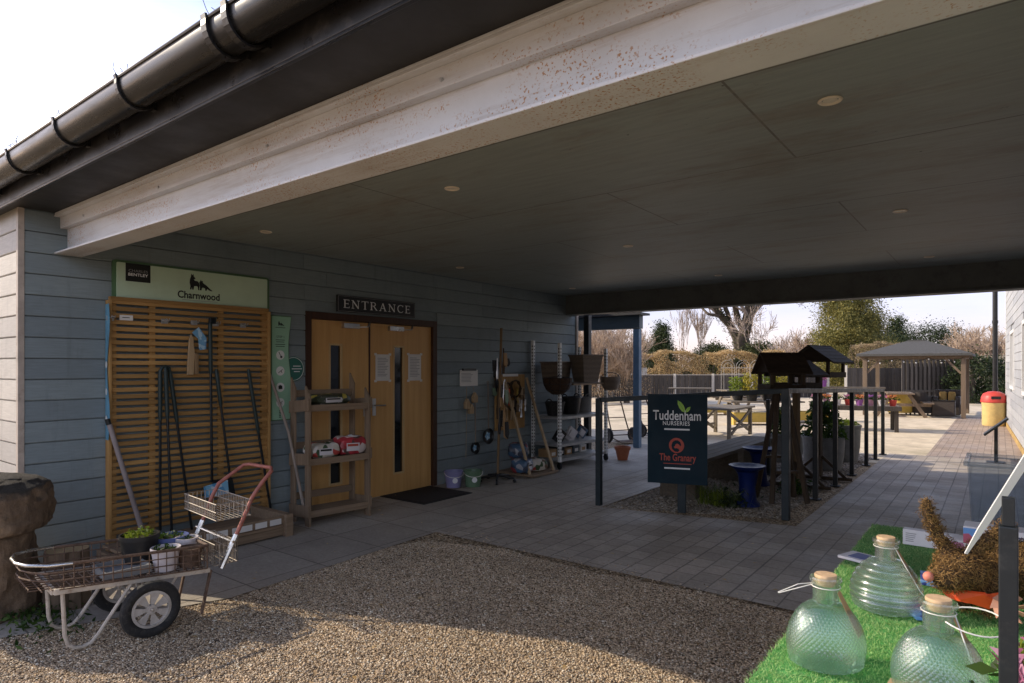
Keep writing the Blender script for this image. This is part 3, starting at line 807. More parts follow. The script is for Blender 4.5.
# steel beam: bottom flange, web, top flange, packing strip, bolts
b = MB()
b.box((CX0, 1.735, 2.412), (CX1, 1.922, 2.426)); b.box((CX0, 1.823, 2.426), (CX1, 1.834, 2.70)); b.box((CX0, 1.735, 2.70), (CX1, 1.922, 2.714))
b.box((CX0, 1.775, 2.615), (CX1, 1.823, 2.70)); b.box((CX0+.02, 1.735, 2.714), (CX1, 1.80, 2.728))
sb = b.build('steel_beam', M['beam'], can, bevel=.003)
for x in (-5.3, -4.1, -2.9, -1.7, -.5):
    b = MB(); b.lathe([(.0, 0), (.008, 0), (.008, .009), (0, .009)], (x, 1.775, 2.645), 6, axis=(0, -1, 0)); b.build('bolt', M['galv'], sb)
b = MB(); b.box((-5.79, 9.02, 2.44), (1.2, 9.20, 2.78)); b.box((-5.76, 8.98, 2.41), (1.2, 9.24, 2.44)); b.build('cross_beam', M['beamdark'], can, bevel=.004)
b = MB(); b.box((-26.3, 1.40, 2.715), (1.6, 1.425, 2.93)); b.build('fascia', M['fascia'], can, bevel=.003)
b = MB(); b.box((-26.3, 1.40, 2.700), (1.6, 1.418, 2.715)); b.build('fascia_trim', M['gutter'], can, bevel=.003)
# gutter: deep half-round channel with rolled lip, joints
gy, gz, gr = 1.315, 2.872, .082
b = MB()
seg = 16; prof = []
for k in range(seg+1):
    a = math.pi + math.pi*k/seg
    prof.append((gy+gr*math.cos(a), gz+gr*1.12*math.sin(a)))
prof = [(gy-gr, gz+.018)] + prof + [(gy+gr, gz+.018)]
inn = [(gy+(y-gy)*.95, gz+(z-gz)*.95+.001) for y, z in reversed(prof)]
ring = prof + inn
x0, x1 = -26.3, 1.6; n = len(ring)
vs = [(x0, y, z) for y, z in ring] + [(x1, y, z) for y, z in ring]
b.add(vs, [(i, (i+1) % n, (i+1) % n+n, i+n) for i in range(n)])
b.tube([(x0, gy-gr, gz+.02), (x1, gy-gr, gz+.02)], .009, 8)
gu = b.build('gutter', M['gutter'], can, smooth=True)
def arc(x, w, rr=1.0):
    b = MB()
    P = []
    for k in range(15):
        a = math.pi*.96 + math.pi*1.0*k/14
        P.append((gy+(gr+.007)*rr*math.cos(a), gz+(gr*1.12+.007)*rr*math.sin(a)))
    P = [(gy-gr-.012, gz+.032)] + P + [(1.40, gz-.03)]
    for (a_, c_) in zip(P[:-1], P[1:]):
        b.bar((x, *a_), (x, *c_), .010, w, up=(1, 0, 0))
    b.box((x-w*.8, 1.385, gz-.085), (x+w*.8, 1.40, gz+.0))
    return b
for x in (-5.75, -4.93, -4.1, -3.27, -1.62, -.8):
    arc(x, .024).build('gutter_bracket', M['black'], gu)
for x in (-2.44, -2.29):
    arc(x, .036, 1.03).build('gutter_joint', M['black'], gu)
for x in (-5.4, -4.93, -4.75, -4.1, -3.27, -2.44):
    b = MB()
    for k in range(7):
        p = Vector((x+random.uniform(-.07, .09), gy-gr+random.uniform(-.01, .03), gz+.02))
        q = p + Vector((random.uniform(-.03, .03), random.uniform(-.02, .03), random.uniform(.02, .055)))
        r_ = q + Vector((random.uniform(-.02, .03), random.uniform(-.02, .02), random.uniform(-.005, .03)))
        b.tube([p, q, r_], .0016, 4)
    b.build('dead_sprig', M['twig'], gu)
for X in (-5.13, -2.90, -.60):
    for Y in (3.12, 5.66, 8.19):
        b = MB(); b.lathe([(.034, .0), (.050, .0), (.052, -.003), (.047, -.008), (.040, -.007), (.036, -.001), (.034, 0)], (X, Y, 2.7345), 24)
        dl = b.build('downlight', M['brass'], can, smooth=True)
        b = MB(); b.lathe([(.0, -.003), (.031, -.0025)], (X, Y, 2.7345), 20); b.build('lens', M['lamp'], dl)
b = MB(); b.prism([(-5.6, 1.41, 2.90), (-5.6, 9.3, 4.2), (-5.6, 9.3, 4.3), (-5.6, 1.41, 2.96)], (7.2, 0, 0)); b.build('roof_sheet', M['roof'], can)
b = MB(); b.box((-5.6, 9.205, 2.78), (1.2, 9.26, 4.42)); b.build('end_gable', M['siding'], can)
b = MB(); b.box((-5.64, 9.36, 0), (-5.54, 9.46, 2.42)); b.build('post', M['blackmetal'], can, bevel=.004)

fr = thing('post_frame', 'slim blue grey porch post and lintel beyond the end of the shop wall', 'porch frame', (-5.46, 11.03, 0))
b = MB(); b.box((-5.52, 10.97, 0), (-5.40, 11.09, 2.265)); b.build('post', M['bluepaint'], fr, bevel=.004)
b = MB(); b.box((-8.46, 10.97, 0), (-8.34, 11.09, 2.265)); b.build('post', M['bluepaint'], fr, bevel=.004)
b = MB(); b.box((-8.5, 10.95, 2.27), (-5.38, 11.11, 2.515)); b.build('lintel', M['lintel'], fr, bevel=.004)
b = MB(); b.box((-8.6, 10.80, 2.52), (-5.28, 11.20, 2.56)); b.build('roof_sheet', M['roof'], fr)

# ------------------------------------------------------------------ white building on the right
th = math.atan(.0287)
wb = thing('white_building', 'pale weatherboarded building along the right side of the brick path', 'building', (.16, 21.0, 0))
def WB(u, n, z): # u along wall (0 at far corner, negative nearer), n out of the wall (towards the path)
    return (.16 - u*math.sin(th) - n*math.cos(th), 21.0 + u*math.cos(th) - n*math.sin(th), z)
b = MB(); wins = [(-3.9, -2.3, 1.05, 2.35), (-8.2, -6.6, 1.05, 2.35)]
siding(b, WB, -19.4, 0, .12, 3.9, wins, step=.17, seed=9)
b.xf = WB; b.box((-19.4, -.20, 0), (0, -.007, 3.9)) if False else None
b.build('wall', M['siding_white'], wb)
b = MB(WB); 
for (a, c) in ((-19.4, -8.2), (-6.6, -3.9), (-2.3, 0)): b.box((a, -.2, .12), (c, -.008, 3.9))
for (a, c, d, e) in wins: b.box((a, -.2, .12), (c, -.008, d)); b.box((a, -.2, e), (c, -.008, 3.9))
b.build('wall_core', M['siding_white'], wb)
b = MB(WB); b.box((-19.4, -.2, 0), (0, .03, .12)); b.build('plinth', mat('ochre_plinth', (.42, .28, .10), .8, dirt=(.2, .16, .1)), wb)
b = MB(WB); b.box((-.06, -.08, .12), (.02, .028, 3.9)); b.build('corner_trim', M['white'], wb)
b = MB(WB); b.box((-19.4, -4.5, .1), (-19.3, -.2, 3.9)); b.box((-.1, -4.5, .1), (-.01, -.2, 3.9)); b.box((-19.4, -4.6, .1), (0, -4.5, 3.9)); b.build('end_wall', M['siding_white'], wb)
b = MB(WB); b.box((-19.6, -4.8, 3.9), (.2, .22, 4.05)); b.build('roof', M['roof'], wb)
for (a, c, d, e) in wins:
    b = MB(WB); w = .07
    b.box((a, -.06, d), (a+w, .035, e)); b.box((c-w, -.06, d), (c, .035, e)); b.box((a+w, -.06, d), (c-w, .04, d+w)); b.box((a+w, -.06, e-w), (c-w, .035, e)); b.box(((a+c)/2-.03, -.05, d+w), ((a+c)/2+.03, .02, e-w))
    wf = b.build('window', M['white'], wb)
    b = MB(WB); b.box((a+w, -.05, d+w), (c-w, -.04, e-w)); b.build('pane', M['glassdark'], wf)
b = MB(); b.tube([(-.085, 21.25, 0), (-.085, 21.25, 4.0)], .058, 12)
for z in (.9, 2.7): b.tube([(-.085, 21.25, z), (-.085, 21.25, z+.08)], .068, 12)
b.build('downpipe', M['black'], wb, smooth=True)
# ------------------------------------------------------------------ things on and against the shop wall
WX = -5.775
Yd = (0, 1, 0)
# fox-logo header board
hb = thing('display_header', 'pale green header board with two dark foxes above the slatted tool rack', 'sign', (-5.77, 2.83, 2.10))
def rrect(y0, y1, z0, z1, r, n=5):
    P = []
    for (cy, cz, a0) in ((y1-r, z1-r, 0), (y0+r, z1-r, 90), (y0+r, z0+r, 180), (y1-r, z0+r, 270)):
        for k in range(n+1):
            a = R(a0+90*k/n); P.append((cy+r*math.cos(a), cz+r*math.sin(a)))
    return P
b = MB(); b.prism([(-5.772, y, z) for y, z in rrect(2.165, 3.575, 2.06, 2.425, .03)], (.012, 0, 0)); b.build('backing', M['green_edge'], hb)
b = MB(); b.prism([(-5.758, y, z) for y, z in rrect(2.195, 3.545, 2.10, 2.405, .012)], (.012, 0, 0)); b.build('panel', M['green_board'], hb)
FX = -5.746
b = MB(); b.add([(FX+.001, 2.26, 2.255), (FX+.001, 2.455, 2.255), (FX+.001, 2.455, 2.405), (FX+.001, 2.26, 2.405)], [(0, 1, 2, 3)]); b.build('badge', M['ink'], hb)
lettering('CHARLES', (FX+.001, 2.358, 2.345), Yd, .15, .022, M['inkgrey'], hb)
lettering('BENTLEY', (FX+.001, 2.358, 2.313), Yd, .155, .024, M['inkwhite'], hb, bold=.02)
lettering('FINE LIVING', (FX+.001, 2.333, 2.281), Yd, .09, .010, M['inkgrey'], hb) if False else None
FOX1 = [(-.50,0),(-.47,.20),(-.52,.42),(-.50,.62),(-.44,.80),(-.42,1.0),(-.36,.88),(-.29,.98),(-.26,.82),(-.16,.72),(-.18,.66),(-.26,.66),(-.20,.56),(-.04,.55),(.06,.46),(.10,.30),(.06,.10),(.07,0),(.0,0),(-.02,.2),(-.10,.24),(-.24,.22),(-.28,0),(-.36,0),(-.38,.16),(-.42,0)]
FOX2 = [(.10,0),(.12,.16),(.10,.34),(.08,.50),(.14,.58),(.17,.68),(.22,.58),(.30,.60),(.30,.50),(.38,.42),(.50,.36),(.62,.26),(.78,.12),(.92,.02),(.86,0),(.70,.04),(.58,.12),(.52,0),(.46,0),(.44,.14),(.32,.18),(.24,.16),(.22,0),(.16,0)]
b = MB(); flat_poly(b, (FX, 2.86, 2.235), Yd, FOX1, s=.145, lift=.002); b.build('fox_emblem', M['ink'], hb)
b = MB(); flat_poly(b, (FX, 2.86, 2.235), Yd, FOX2, s=.145, lift=.002); b.build('fox_emblem', M['ink'], hb)
lettering('Charnwood', (FX+.001, 2.87, 2.185), Yd, .38, .066, M['ink'], hb, bold=.022)
b = MB(); b.box((FX, 2.72, 2.137), (FX+.002, 3.04, 2.141)); b.build('strapline', M['inkgrey'], hb)

rk = thing('tool_rack', 'brown slatted timber rack on the shop wall holding long garden tools', 'tool rack', (-5.72, 2.83, 0))
b = MB(); z = .17; k = 0
while z < 2.07:
    b.box((-5.745, 2.175, z), (-5.722, 3.56, z+.034)); z += .0555
b.box((-5.755, 2.165, 2.085), (-5.712, 3.57, 2.115)); b.build('slat_panel', M['slat'], rk, bevel=.002)
for y in (2.172, 2.475, 3.08, 3.515):
    b = MB(); b.box((-5.772, y, .10), (-5.747, y+.05, 2.084)); b.build('batten', M['slatpost'], rk)
for y in (2.150, 3.562):
    b = MB(); b.box((-5.772, y, .0), (-5.700, y+.022, 2.084)); b.build('side_frame', M['slatpost'], rk, bevel=.002)
b = MB(); b.box((-5.70, 2.06, .0), (-5.14, 2.10, .085)); b.box((-5.70, 3.37, 0), (-5.10, 3.44, .205)); b.box((-5.70, 2.10, .09), (-5.14, 3.37, .115)); b.box((-5.165, 2.10, .02), (-5.14, 3.37, .088)); b.box((-5.165, 2.10, .118), (-5.14, 3.37, .195))
b.build('plinth', M['rackwood_y'], rk, bevel=.003)
for y0, y1 in ((2.40, 2.62), (2.66, 2.84), (2.88, 3.06), (3.09, 3.20), (3.23, 3.34)):
    b = MB(); b.box((-5.139, y0, .125), (-5.134, y1, .175)); b.build('price_label', M['paper'], rk)
for y in (2.165, 2.587, 2.84, 3.036, 3.303):
    b = MB(); b.box((-5.721, y-.028, 1.915), (-5.712, y+.028, 1.955)); b.tube([(-5.712, y-.012, 1.945), (-5.66, y-.012, 1.935), (-5.645, y-.012, 1.955)], .004, 6); b.tube([(-5.712, y+.012, 1.945), (-5.66, y+.012, 1.935), (-5.645, y+.012, 1.955)], .004, 6)
    b.build('hook', M['galv'], rk)
b = MB(); b.box((-5.7215, 2.235, 1.925), (-5.716, 2.335, 1.968)); b.build('ticket', M['paper'], rk)
b = MB(); b.box((-5.716, 2.255, 1.945), (-5.7155, 2.31, 1.951)); b.build('ticket_print', M['ink'], rk)

def wavy(y0, y1, z0, z1, amp, x, t, m, name, parent, side=1):
    L = []; Rr = []
    for k in range(25):
        z = z0 + (z1-z0)*k/24
        w = amp*math.sin(k/24*2*math.pi*1.1)
        L.append((x, y0 + (w if side < 0 else 0), z)); Rr.append((x, y1 + (w if side > 0 else 0), z))
    b = MB(); b.prism(L + Rr[::-1], (t, 0, 0)); return b.build(name, m, parent)
st = thing('info_strip', 'tall mint green strip with white icon circles right of the tool rack', 'sign', (-5.76, 3.68, 1.0))
wavy(3.585, 3.805, 1.0, 2.06, .02, -5.772, .006, M['green_edge'], 'backing', st)
wavy(3.592, 3.795, 1.01, 2.05, .02, -5.765, .006, M['green_strip'], 'panel', st)
SX = -5.758
b = MB(); flat_poly(b, (SX, 3.685, 1.955), Yd, FOX1, s=.05); flat_poly(b, (SX, 3.685, 1.955), Yd, FOX2, s=.05); b.build('fox_emblem', M['ink'], st)
b = MB(); b.box((SX, 3.63, 1.935), (SX+.001, 3.74, 1.94)); b.build('strapline', M['ink'], st)
lettering('STEP 1', (SX, 3.683, 1.845), Yd, .085, .022, M['ink'], st)
for k, (q, w) in enumerate(((1.81, .10), (1.79, .09), (1.765, .11), (1.745, .10))):
    b = MB(); b.box((SX, 3.683-w/2, q), (SX+.001, 3.683+w/2, q+.006)); b.build('small_print', M['ink'], st)
for z in (1.66, 1.50, 1.335, 1.18):
    b = MB(); disc(b, (SX, 3.683, z), Yd, .047); ic = b.build('icon_disc', M['icing'], st)
    b = MB()
    if z in (1.66,): b.bar((SX+.003, 3.665, z+.03), (SX+.003, 3.69, z-.015), .008, .002); disc(b, (SX+.002, 3.692, z-.018), Yd, .013, 10)
    elif z == 1.335: flat_poly(b, (SX+.002, 3.683, z), Yd, [(-.02, -.02), (.022, -.018), (.02, .015), (-.005, .025), (-.024, .01)])
    else: b.bar((SX+.003, 3.66, z-.018), (SX+.003, 3.705, z+.016), .012, .002); b.bar((SX+.003, 3.69, z+.002), (SX+.003, 3.70, z-.018), .008, .002)
    b.build('icon', M['ink'], ic)
b = MB()
for k in range(5): b.box((SX, 3.67, 1.03+k*.016), (SX+.001, 3.69, 1.038+k*.016))
b.build('small_print', M['ink'], st)
dc = thing('round_sign', 'round teal sign with white rim beside the mint green strip', 'sign', (-5.76, 3.82, 1.52))
b = MB(); b.lathe([(0, 0), (.128, 0), (.128, .006), (0, .006)], (-5.776, 3.815, 1.52), 32, axis=(1, 0, 0)); b.build('panel', M['teal_disc'], dc)
b = MB(); b.tube([(-5.769, 3.815+.118*math.cos(a*math.pi/16), 1.52+.118*math.sin(a*math.pi/16)) for a in range(32)], .003, 6, closed=True); b.build('rim', M['icing'], dc)
for k, (t_, w) in enumerate((('choose', .09), ('your tool', .12), ('here', .07))):
    b = MB(); b.box((-5.7695, 3.845-w/2+.01, 1.545-k*.028), (-5.769, 3.845+w/2+.01, 1.553-k*.028)); b.build('small_print', M['inkwhite'], dc)
bs = thing('side_strip', 'narrow wavy blue printed strip on the left edge of the tool rack', 'sign', (-5.75, 2.06, .95))
b = MB(); L = []; Rr = []
for k in range(25):
    z = .95+1.10*k/24; w = .012*math.sin(k/24*9)
    L.append((-5.768, 2.058, z)); Rr.append((-5.69+w*2.2, 2.048, z))
b.prism(L+Rr[::-1], (0, -.004, 0)); b.build('panel', M['blue_strip'], bs)
for z in (1.12, 1.34, 1.56):
    b = MB(); disc(b, (-5.728, 2.050, z), (1, -.13, 0), .028, 14, lift=.004); b.build('icon_disc', M['icing'], bs)

# long tools on the rack
def rod(mb, p, q, r): mb.tube([p, q], r, 8)
t = thing('lawn_shears', 'first pair of black long-handled shears, left of centre on the slatted rack', 'garden tool', (-5.66, 2.5, .10), 'long-handled shears on the slatted rack')
for (p, q, nm) in (((-5.66, 2.462, 1.50), (-5.62, 2.445, .16), 'handle'), ((-5.645, 2.50, 1.52), (-5.60, 2.53, .14), 'handle'), ((-5.66, 2.545, 1.48), (-5.60, 2.70, .12), 'handle')):
    b = MB(); rod(b, p, q, .011); h = b.build(nm, M['toolblack'], t, smooth=True)
    b = MB(); P, Q = Vector(p), Vector(q); b.tube([P+(Q-P)*-.01, P+(Q-P)*.02, P+(Q-P)*.28, P+(Q-P)*.31], [.013, .018, .017, .012], 10); b.build('grip', M['toolgreen'], h, smooth=True)
b = MB(); b.tube([(-5.66, 2.462, 1.50), (-5.655, 2.475, 1.535), (-5.65, 2.50, 1.545), (-5.655, 2.53, 1.535), (-5.66, 2.545, 1.48)], .014, 8); b.build('loop', M['toolgreen'], t, smooth=True)
t = thing('edging_shears', 'tall black long-handled shears hanging from a hook at the rack centre', 'garden tool', (-5.66, 2.97, .40), 'long-handled shears on the slatted rack')
for (p, q) in (((-5.66, 2.893, 1.96), (-5.64, 2.90, .50)), ((-5.65, 2.945, 1.51), (-5.62, 3.06, .52))):
    b = MB(); rod(b, p, q, .011); h = b.build('handle', M['toolblack'], t, smooth=True)
    b = MB(); P, Q = Vector(p), Vector(q); b.tube([P+(Q-P)*-.01, P+(Q-P)*.02, P+(Q-P)*.30, P+(Q-P)*.33], [.013, .018, .017, .012], 10); b.build('grip', M['toolgreen'], h, smooth=True)
b = MB(); b.box((-5.66, 2.875, 1.93), (-5.63, 2.935, 1.985)); b.build('hanger', M['toolblack'], t, bevel=.005)
b = MB(); b.prism([(-5.61, 2.90, .52), (-5.61, 3.07, .52), (-5.61, 3.10, .36), (-5.61, 2.99, .40), (-5.61, 2.80, .36)], (.012, 0, 0)); b.build('blade', M['toolblack'], t)
b = MB(); b.prism([(-5.595, 2.80, .48), (-5.595, 3.02, .51), (-5.595, 3.03, .385), (-5.595, 2.81, .375)], (.006, 0, 0)); b.build('card_sleeve', M['pack_lbl'], t)
t = thing('weeding_hoe', 'single dark long-handled hoe at the right end of the slatted rack', 'garden tool', (-5.64, 3.34, .10))
b = MB(); rod(b, (-5.66, 3.26, 1.52), (-5.56, 3.44, .13), .012); h = b.build('handle', M['toolblack'], t, smooth=True)
b = MB(); P, Q = Vector((-5.66, 3.26, 1.52)), Vector((-5.56, 3.44, .13)); b.tube([P, P+(Q-P)*.03, P+(Q-P)*.42, P+(Q-P)*.44], [.013, .018, .017, .012], 10); b.build('grip', M['toolgreen'], h, smooth=True)
b = MB(); b.prism([(-5.57, 3.40, .13), (-5.57, 3.49, .13), (-5.57, 3.48, .119), (-5.57, 3.41, .119)], (.09, 0, 0)); b.build('blade', M['steel'], t)
t = thing('hand_brush', 'small wooden hand brush with pale blue card label hanging on the rack', 'brush', (-5.67, 2.74, 1.45))
b = MB(); b.prism([(-5.70, y, z) for y, z in ((2.70, 1.47), (2.755, 1.47), (2.765, 1.66), (2.752, 1.80), (2.735, 1.83), (2.72, 1.80), (2.71, 1.66))], (.022, 0, 0)); b.build('handle', M['palewood'], t, bevel=.004)
b = MB(); b.box((-5.70, 2.762, 1.475), (-5.65, 2.785, 1.66)); b.build('bristles', M['tan_wood'], t)
b = MB(); b.prism([(-5.672, y, z) for y, z in ((2.735, 1.845), (2.795, 1.895), (2.865, 1.80), (2.86, 1.70), (2.80, 1.69), (2.79, 1.79))], (.003, 0, 0)); b.build('card_label', M['toolprint'], t)
t = thing('lilac_handle', 'grey lilac broom handle leaning at the left edge of the rack', 'handle', (-5.6, 2.13, .1))
b = MB(); b.tube([(-5.65, 2.07, 1.08), (-5.56, 2.30, .12)], .02, 10); b.build('shaft', mat('grey_lilac_handle', (.26, .22, .21), .6), t, smooth=True)
b = MB(); b.lathe([(0, 0), (.021, .004), (.02, .03), (.0205, .05)], (-5.65, 2.068, 1.075), 10, axis=(-.09, -.23, .96)); b.build('end_cap', M['toolblack'], t, smooth=True)
t = thing('long_pole', 'brown wooden pole leaning against the mint green strip', 'pole', (-5.6, 3.6, 0))
b = MB(); b.tube([(-5.735, 3.53, 1.47), (-5.55, 3.62, .9), (-5.36, 3.70, .01)], [.014, .015, .016], 10); b.build('shaft', M['ashwood'], t, smooth=True)
b = MB(); b.lathe([(.015, 0), (.019, .01), (.019, .07), (.014, .08)], (-5.735, 3.53, 1.42), 10, axis=(-.3, -.15, .94)); b.build('ferrule', M['rust'], t, smooth=True)

# ENTRANCE plate with serif capitals
es = thing('entrance_sign', 'black slate plate reading ENTRANCE above the oak doors', 'sign', (-5.77, 4.97, 2.145))
b = MB(); b.box((-5.774, 4.39, 2.15), (-5.754, 5.555, 2.335)); b.build('plate', M['slate'], es, bevel=.003)
b = MB(); x = -5.7535
for (p, q) in (((4.40, 2.158), (5.545, 2.161)), ((4.40, 2.324), (5.545, 2.327)), ((4.40, 2.161), (4.403, 2.324)), ((5.542, 2.161), (5.545, 2.324))): b.box((x-.001, p[0], p[1]), (x+.001, q[0], q[1]))
b.build('border', M['inkgrey'], es)
T_, t_ = .15, .075
GL = {
 'E': (.62, [(.14, 0, .14, 1, T_), (.0, .03, .60, .03, .06), (0, .97, .58, .97, .06), (.14, .52, .48, .52, .06), (.59, .0, .59, .2, .05), (.57, .82, .57, 1, .05), (.47, .42, .47, .62, .05)]),
 'N': (.86, [(.14, 0, .14, 1, t_), (.72, 0, .72, 1, t_), (.12, .98, .72, .04, T_), (0, .03, .28, .03, .06), (0, .97, .2, .97, .06), (.58, .97, .86, .97, .06)]),
 'T': (.74, [(.37, 0, .37, 1, T_), (.02, .97, .72, .97, .06), (.03, .8, .03, 1, .05), (.71, .8, .71, 1, .05), (.24, .03, .50, .03, .06)]),
 'R': (.78, [(.14, 0, .14, 1, T_), (0, .03, .28, .03, .06), (0, .97, .4, .97, .06), (.4, .97, .53, .90, .07), (.53, .90, .58, .76, .12), (.58, .76, .53, .60, .12), (.53, .60, .4, .53, .07), (.4, .53, .14, .53, .06), (.38, .53, .70, .03, .13), (.62, .03, .80, .03, .06)]),
 'A': (.86, [(.14, .02, .43, .98, t_), (.43, .98, .72, .02, T_), (.22, .34, .60, .34, .06), (0, .03, .26, .03, .06), (.58, .03, .86, .03, .06)]),
 'C': (.76, [(.68, .82, .56, .95, .07), (.56, .95, .38, .98, .07), (.38, .98, .2, .88, .09), (.2, .88, .09, .68, .13), (.09, .68, .07, .5, .15), (.07, .5, .09, .32, .15), (.09, .32, .2, .12, .13), (.2, .12, .38, .02, .09), (.38, .02, .56, .05, .07), (.56, .05, .70, .18, .07), (.69, .76, .69, .98, .05)]),
}
word = 'ENTRANCE'; gap = .20; tot = sum(GL[c][0] for c in word)+gap*(len(word)-1)
hh = .092; W_ = 1.0; sx = W_/tot; y = 4.972-W_/2
for c in word:
    b = MB()
    for n_, (x0, y0, x1, y1, w) in enumerate(GL[c][1]):
        p = (-5.7530-.00004*n_, y+x0*sx, 2.197+y0*hh); q = (-5.7530-.00004*n_, y+x1*sx, 2.197+y1*hh)
        b.bar(p, q, w*hh*1.12, .0012, up=(1, 0, 0))
    b.build('lettering', M['inkwhite'], es)
    y += (GL[c][0]+gap)*sx

# notices on the doors and wall
def notice(label, y0, y1, z0, z1, x, hdr=True, clip=False, tilt=0):
    n = thing('notice', label, 'notice', (x, (y0+y1)/2, z0))
    b = MB(); b.box((x, y0, z0), (x+.002, y1, z1)); b.build('sheet', M['paper'], n)
    b = MB(); k = 0; z = z1-.05
    while z > z0+.04:
        w = random.uniform(.55, .85)*(y1-y0); b.box((x+.002, y0+.03, z), (x+.0026, y0+.03+w*.9, z+.007)); z -= .019
    b.build('print', M['inkgrey'], n)
    if clip:
        b = MB(); b.box((x, y0+.05, z1-.012), (x+.02, y1-.05, z1+.018)); b.build('clip', M['black'], n)
    else:
        for (yy, zz) in ((y0, z0), (y1, z0), (y0, z1), (y1, z1)):
            b = MB(); b.box((x+.0026, yy-.02, zz-.014), (x+.0032, yy+.02, zz+.014)); b.build('tape', M['paper'], n)
notice('white printed notice taped left of the glass slit of the right door', 4.945, 5.165, 1.375, 1.69, -5.8175)
notice('white printed notice taped right of the glass slit of the right door', 5.465, 5.685, 1.37, 1.70, -5.8175)
notice('white notice hanging from a clip on the wall right of the doors', 6.365, 6.735, 1.28, 1.50, -5.772, clip=True)

dm = thing('doormat', 'dark coir doormat lying in front of the right oak door', 'doormat', (-5.4, 5.4, .008))
b = MB(); b.prism([(-5.78, 5.02, .009), (-5.09, 5.02, .009), (-5.09, 5.80, .009), (-5.78, 5.80, .009)], (0, 0, .014)); b.build('pile', M['mat_coir'], dm, bevel=.004)
b = MB()
for (p, q) in (((-5.80, 5.0), (-5.07, 5.02)), ((-5.80, 5.80), (-5.07, 5.82)), ((-5.80, 5.02), (-5.78, 5.80)), ((-5.09, 5.02), (-5.07, 5.80))): b.box((p[0], p[1], .009), (q[0], q[1], .017))
b.build('edging', M['rubber'], dm)

# plant rack with bags in front of the left door
pr = thing('shelf_rack', 'weathered three-tier wooden shelf rack standing before the left oak door', 'shelf', (-5.5, 3.98, 0))
ya, yb, xa, xb = 3.68, 4.34, -5.53, -5.23
for (y, x, h, s) in ((ya, xb, 1.30, 1), (ya, xa, 1.38, 0), (yb, xb, 1.27, 1), (yb, xa, 1.42, 0)):
    b = MB(); w = .05
    b.prism([(x-.045, y-.011, 0), (x+.045, y-.011, 0), (x+.045, y-.011, h-.05), (x-.045, y-.011, h+.06)], (0, .022, 0)); b.build('post', M['rackwood'], pr, bevel=.003)
for z in (1.14, .62, .12):
    b = MB()
    for k in range(4): b.box((xa+.016+k*.073, ya+.013, z), (xa+.084+k*.073, yb-.013, z+.018))
    b.box((xb+.012, ya-.02, z-.03), (xb+.030, yb+.02, z+.035)); b.box((xa+.0, ya+.013, z+.10), (xa+.016, yb-.013, z+.17)); b.build('shelf', M['rackwood_y'], pr, bevel=.003)
    for y in (ya-.024, yb+.012):
        b = MB(); b.prism([(xa-.05, y, z-.06), (xb+.05, y, z-.02), (xb+.05, y, z+.09), (xa-.05, y, z+.06)], (0, .012, 0)); b.build('side_plank', M['rackwood'], pr, bevel=.003)
def bag(label, c, sx, sy, sz, m, rot, rope=False, grp=None):
    t = thing('seed_bag', label, 'bag', c, grp)
    n, mm = 20, 12; vs = []
    b = MB(); ca, sa = math.cos(rot), math.sin(rot)
    for i in range(mm+1):
        v = -1+2*i/mm
        for j in range(n):
            a = 2*math.pi*j/n
            e = .38
            px = math.copysign(abs(math.cos(a))**e, math.cos(a)); pz = math.copysign(abs(math.sin(a))**.62, math.sin(a))
            k = (1-abs(v)**14*.15); kz = (1-abs(v)**8*.72)
            x = px*sx*k*(1+.05*math.sin(5*a+4*v)); y = v*sy; zz = pz*sz*kz*(1+.10*math.sin(7*v+3*a))
            vs.append((c[0]+x*ca-y*sa, c[1]+x*sa+y*ca, c[2]+sz+zz))
    fs = [(i*n+j, i*n+(j+1) % n, (i+1)*n+(j+1) % n, (i+1)*n+j) for i in range(mm) for j in range(n)]
    b.add(vs, fs + [tuple(range(n-1, -1, -1)), tuple(mm*n+j for j in range(n))])
    b.build('sack', m, t, smooth=True)
    b = MB(); X1 = sx*1.055
    def qq(x, y, z): return (c[0]+x*ca-y*sa, c[1]+x*sa+y*ca, c[2]+z)
    b.prism([qq(X1, -sy*.62, sz*.55), qq(X1, sy*.35, sz*.5), qq(X1, sy*.35, sz*1.35), qq(X1, -sy*.62, sz*1.4)], tuple(Vector(qq(.002, 0, 0))-Vector(qq(0, 0, 0)))); b.build('front_label', M['pack_white'], t)
    b = MB(); b.prism([qq(X1+.002, -sy*.55, sz*1.05), qq(X1+.002, sy*.25, sz*1.0), qq(X1+.002, sy*.25, sz*1.25), qq(X1+.002, -sy*.55, sz*1.3)], tuple(Vector(qq(.001, 0, 0))-Vector(qq(0, 0, 0)))); b.build('label_band', M['ink' if not rope else 'inkred'], t)
    b = MB(); b.box((c[0]+sx*.2, c[1]-sy*.55, c[2]+sz*2*1.0-.004), (c[0]+sx*.7, c[1]+sy*.55, c[2]+sz*2+.004)); b.build('price_ticket', M['paper'], t) if rope else None
    if rope:
        b = MB(); b.tube([(c[0]+math.cos(a)*(sx*1.03), c[1]+.03, c[2]+sz+math.sin(a)*sz*1.07) for a in [k*math.pi/8 for k in range(-8, 9)]], .006, 6); b.build('tie', M['inkwhite'], t)
    return t
bag('black and yellow seed bag on the top shelf of the wooden rack', (-5.37, 3.95, 1.159), .11, .22, .055, M['bag3'], .12)
bag('pale printed seed bag at the left on the middle shelf', (-5.35, 3.86, .639), .115, .15, .075, M['bag1'], -.1)
bag('red seed bag with white tie at the right on the middle shelf', (-5.32, 4.17, .639), .115, .15, .095, M['bag2'], -.15, True)

